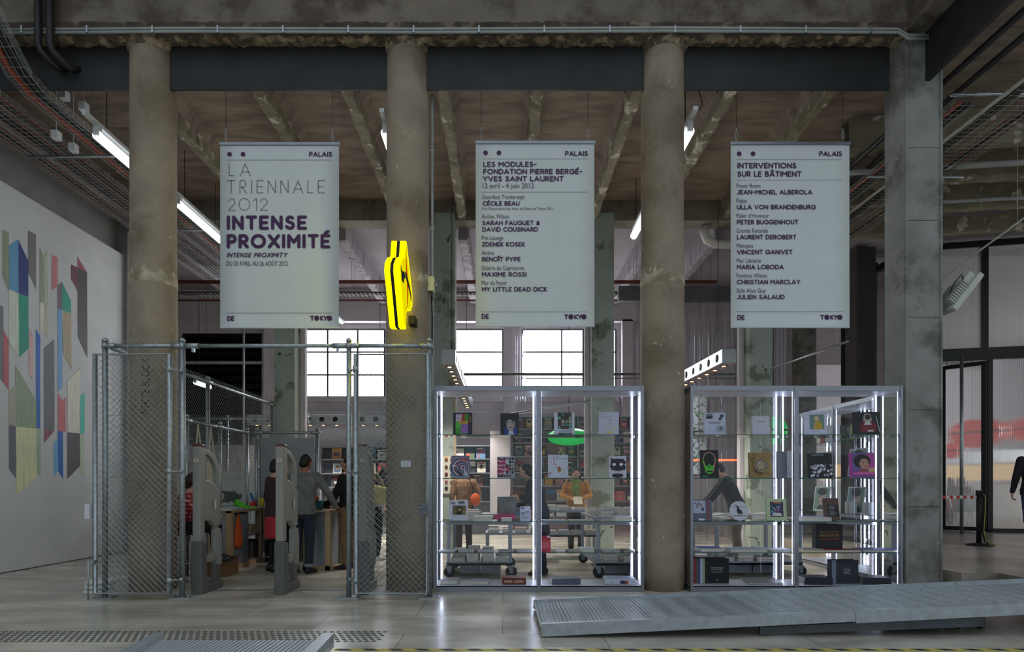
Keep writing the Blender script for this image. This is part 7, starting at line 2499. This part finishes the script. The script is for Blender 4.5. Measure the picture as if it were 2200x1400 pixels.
mb = MB(M_POLY); mb.quad((a.x, a.y, .36), (b.x, b.y, .36), (b.x, b.y, ZR1 - .12), (a.x, a.y, ZR1 - .12)); mb.build('polycarbonate_panel', t)
# side wing closing the shop
t = thing('partition', 'black framed glazed wing seen between right banner and pillar', 'partition', (8.9, 14.8, 0))
mb = MB(M_FRAME)
for y in (13.6, 14.9, 16.2): mb.box(8.95, 9.07, y - .06, y + .06, 0, 6.7)
for z in (.3, 3.6, 6.5): mb.box(8.95, 9.07, 13.6, 16.2, z - .07, z + .07)
mb.build('frame', t)
mb = MB(M_POLY); mb.quad((9.0, 13.6, .3), (9.0, 16.2, .3), (9.0, 16.2, 6.5), (9.0, 13.6, 6.5)); mb.build('polycarbonate_panel', t)
mb = MB(M_GALV); p = at(2066, 1130, 13.6); mb.cyl((p.x, p.y, .25), (p.x, p.y, 4.2), .035, 12); tag(mb.build('steel_post'), 'slim steel post left of the open cafe door', 'post')

# lamps of the cafe
M_REDG = mat('red_lamp_skin', 'd8200f', .25, var=.02, emit=.3)
M_GREENG = mat('green_lamp_skin', '16b050', .3, var=.02, emit=.45)


def oval_lamp(label, c, rx, rz, m, group=None):
    t = thing('oval_lamp', label, 'lamp', c, 0, group)
    mb = MB(m); mb.ball(c, rx, rx, rz, 28); mb.build('shade', t)
    mb = MB(M_BLACK); mb.lathe([(rx * 1.0, -.02), (rx * 1.012, -.02), (rx * 1.012, .02), (rx * 1.0, .02)], c, 32); mb.build('band', t)
    mb = MB(M_BLACK); mb.cyl(c + Vector((0, 0, rz)), (c.x, c.y, 6.96), .008, 6); mb.build('cord', t)


oval_lamp('big red oval lamp hanging behind the cafe door', at(2088, 930, 17), .62, .4, M_REDG, 'red oval lamps of the cafe')
oval_lamp('small red oval lamp hanging left of the big red one', at(2034, 967, 18), .27, .24, M_REDG, 'red oval lamps of the cafe')
oval_lamp('red oval lamp glowing through the fixed ribbed panel', at(2185, 925, 18.5), .55, .35, M_REDG, 'red oval lamps of the cafe')
oval_lamp('green oval lamp hanging before the long magazine rack', at(1222, 938, 15.6), .55, .22, M_GREENG, 'green oval lamps of the shop')
oval_lamp('green oval lamp hanging behind the right showcase', at(1662, 925, 13.2), .28, .3, M_GREENG, 'green oval lamps of the shop')
mb = MB(emitter('orange_neon', 'ff5a30', 5)); mb.cyl(at(1440, 988, 15.5), at(1600, 988, 15.5), .025, 10)
tag(mb.build('neon_tube'), 'glowing orange neon tube behind the right showcase', 'neon tube')
mb = MB(M_GALV)
for px in (1445, 1520, 1595): p = at(px, 990, 15.56); mb.cyl(p, (p.x, p.y, 0), .012, 6)
tag(mb.build('neon_stand'), 'thin stand carrying the orange neon tube', 'stand')

t = thing('cafe_counter', 'pale cafe counter with a warm lit back wall', 'counter', (13.5, 22, .25))
mb = MB(paint('c9c3ba')); mb.box(12, 20, 21.5, 22.2, .25, 1.35); mb.build('front', t)
mb = MB(emitter('warm_shelf_glow', 'ffd9a8', .6)); mb.box(12, 20, 23.2, 23.25, 1.5, 2.1); mb.build('lit_back_shelf', t)  # emission stands in for warm light on the back shelf
mb = MB(paint('d5d5d8')); mb.box(12, 20, 23.0, 23.6, 2.15, 2.6); mb.build('hood', t)
lt = bpy.data.lights.new('cafe_fill_light', 'AREA'); lt.energy = 900; lt.shape = 'RECTANGLE'; lt.size = 9; lt.size_y = 4; lt.color = (.92, .97, 1)  # unseen area light added to brighten the cafe, no window built
lo = bpy.data.objects.new('cafe_fill_light', lt); COL.objects.link(lo); lo.location = (23.5, 20, 3.4); lo.rotation_euler = (0, R(90), 0)


def shell_chair(label, x, y, rz, c):
    t = thing('shell_chair', label, 'chair', (x, y, .25), rz, 'cafe chairs')
    mb = MB(paint(c, .4))
    vs = []
    prof = [(.2, .44), (.1, .43), (-.05, .43), (-.16, .46), (-.2, .56), (-.23, .7), (-.25, .82)]
    for y_, z in prof:
        for i in range(7):
            s = i / 3 - 1
            vs.append((.22 * s, y_ + .04 * s * s * (1 if z > .5 else 0), z + .03 * s * s))
    mb.add(vs, [(r * 7 + i, r * 7 + i + 1, r * 7 + i + 8, r * 7 + i + 7) for r in range(6) for i in range(6)], smooth=True)
    o = mb.build('seat_shell', t, local=True)
    sd = o.modifiers.new('thick', 'SOLIDIFY'); sd.thickness = .012
    for sx, sy in ((-1, -1), (-1, 1), (1, -1), (1, 1)):
        mb = MB(M_WHITETOP); mb.cyl((sx * .1, sy * .1, .42), (sx * .21, sy * .2, 0), .012, 8); mb.build('leg', t, local=True)


shell_chair('white shell chair of the cafe nearest the pillar', 11.5, 14.9, R(160), 'd6d6d2')
shell_chair('green shell chair of the cafe beside the steel post', 11.75, 15.45, R(200), '2f8f3a')
shell_chair('orange shell chair of the cafe half hidden by the pillar', 10.95, 15.35, R(120), 'c96a2a')
shell_chair('white shell chair under the seated person in grey', 11.78, 15.95, R(95), 'dedede')
shell_chair('dark red shell chair under the seated person with dark hair', 12.45, 16.65, R(95), '6a2a2a')
t = thing('cafe_table', 'small white cafe table beside the seated people', 'table', (11.2, 16.2, .25))
mb = MB(M_WHITETOP); mb.lathe([(.001, .72), (.38, .72), (.38, .745), (.001, .745)], (11.15, 16.3, .25), 28); mb.build('tabletop', t)
mb = MB(M_GALV); mb.cyl((11.15, 16.3, .27), (11.15, 16.3, .97), .03, 12); mb.build('column', t)
mb = MB(M_GALV); mb.lathe([(.001, 0), (.22, 0), (.2, .02), (.03, .03)], (11.15, 16.3, .25), 24); mb.build('foot', t)

# barrier post
bx, by = ax(2103, 10.9), 10.9
t = thing('barrier_post', 'black barrier post with a hanging black and yellow belt', 'barrier post', (bx, by, .25))
mb = MB(M_BLACK); mb.lathe([(.19, 0), (.19, .015), (.16, .03), (.05, .05), (.04, .055)], (bx, by, .25), 28); mb.build('foot', t)
mb = MB(M_BLACK); mb.cyl((bx, by, .29), (bx, by, 1.16), .04, 16); mb.build('pole', t)
mb = MB(M_BLACK); mb.cyl((bx, by, 1.15), (bx, by, 1.23), .048, 16); mb.build('head', t)
mb = MB(M_BLACK); pts = [(bx + .05, by - .02, 1.17), (bx + .08, by - .03, 1.1), (bx + .07, by - .03, .8), (bx + .05, by - .03, .5), (bx + .08, by - .04, .33), (bx + .17, by - .05, .28), (bx + .24, by - .05, .262)]
mb.tube(pts, .02, 6); mb.tube([Vector(p) + Vector((.0, -.018, 0)) for p in pts], .006, 5, paint('b9b43a')); mb.build('belt', t)
a, b = Vector((bx - .04, by, 1.08)), at(2025, 1071, 10.6)
t = thing('barrier_tape', 'red and white striped tape tied from the barrier post to the pillar', 'tape', a)
n = 10
for k in range(n):
    p, q = a.lerp(b, k / n), a.lerp(b, (k + 1) / n)
    for pp in (p, q): pass
    mb = MB(paint('c03a34' if k % 2 else 'dcd8d4')); mb.prism([p, q, q + Vector((0, 0, .055)), p + Vector((0, 0, .055))], (0, .002, 0)); mb.build('stripe', t)
mb = MB(paint('dcd8d4')); p = a.lerp(b, .82); mb.prism([p, p + Vector((.03, 0, 0)), p + Vector((.06, 0, -.16)), p + Vector((.04, 0, -.16))], (0, .002, 0)); mb.build('loose_end', t)
# dark sheet painted in for the shaded pit beside the pillar
mb = MB(M_CONCDARK); mb.box(5.46, 6.04, 7.2, 7.49, .0, .02); tag(mb.build('floor_patch'), 'dark patch painted into the recess beside the pillar foot', 'recess', kind='stuff')

# leaves added behind the added window, in place of mirrored trees
mb = MB(mat('leaf_green', '5f8a4a', .6, var=.4, scale=8))
q = random.Random(4)
for k in range(2600):
    c = Vector((q.uniform(4.2, 7.6), q.uniform(19.4, 21.5), q.uniform(.0, 5.0)))
    a = Vector((q.uniform(-1, 1), q.uniform(-1, 1), q.uniform(-1, 1))).normalized(); b = a.cross(Vector((q.uniform(-1, 1), q.uniform(-1, 1), 1))).normalized()
    mb.poly([c, c + a * .09 + b * .04, c + a * .17, c + a * .09 - b * .04])
tag(mb.build('foliage'), 'green foliage added behind the narrow window in place of a reflection', 'foliage', kind='stuff')
sn = bpy.data.lights.new('foliage_lamp', 'AREA'); sn.energy = 250; sn.size = 4; so = bpy.data.objects.new('foliage_lamp', sn); COL.objects.link(so)  # unseen area lamp lighting the added leaves
so.location = (5.8, 20.5, 8.5)
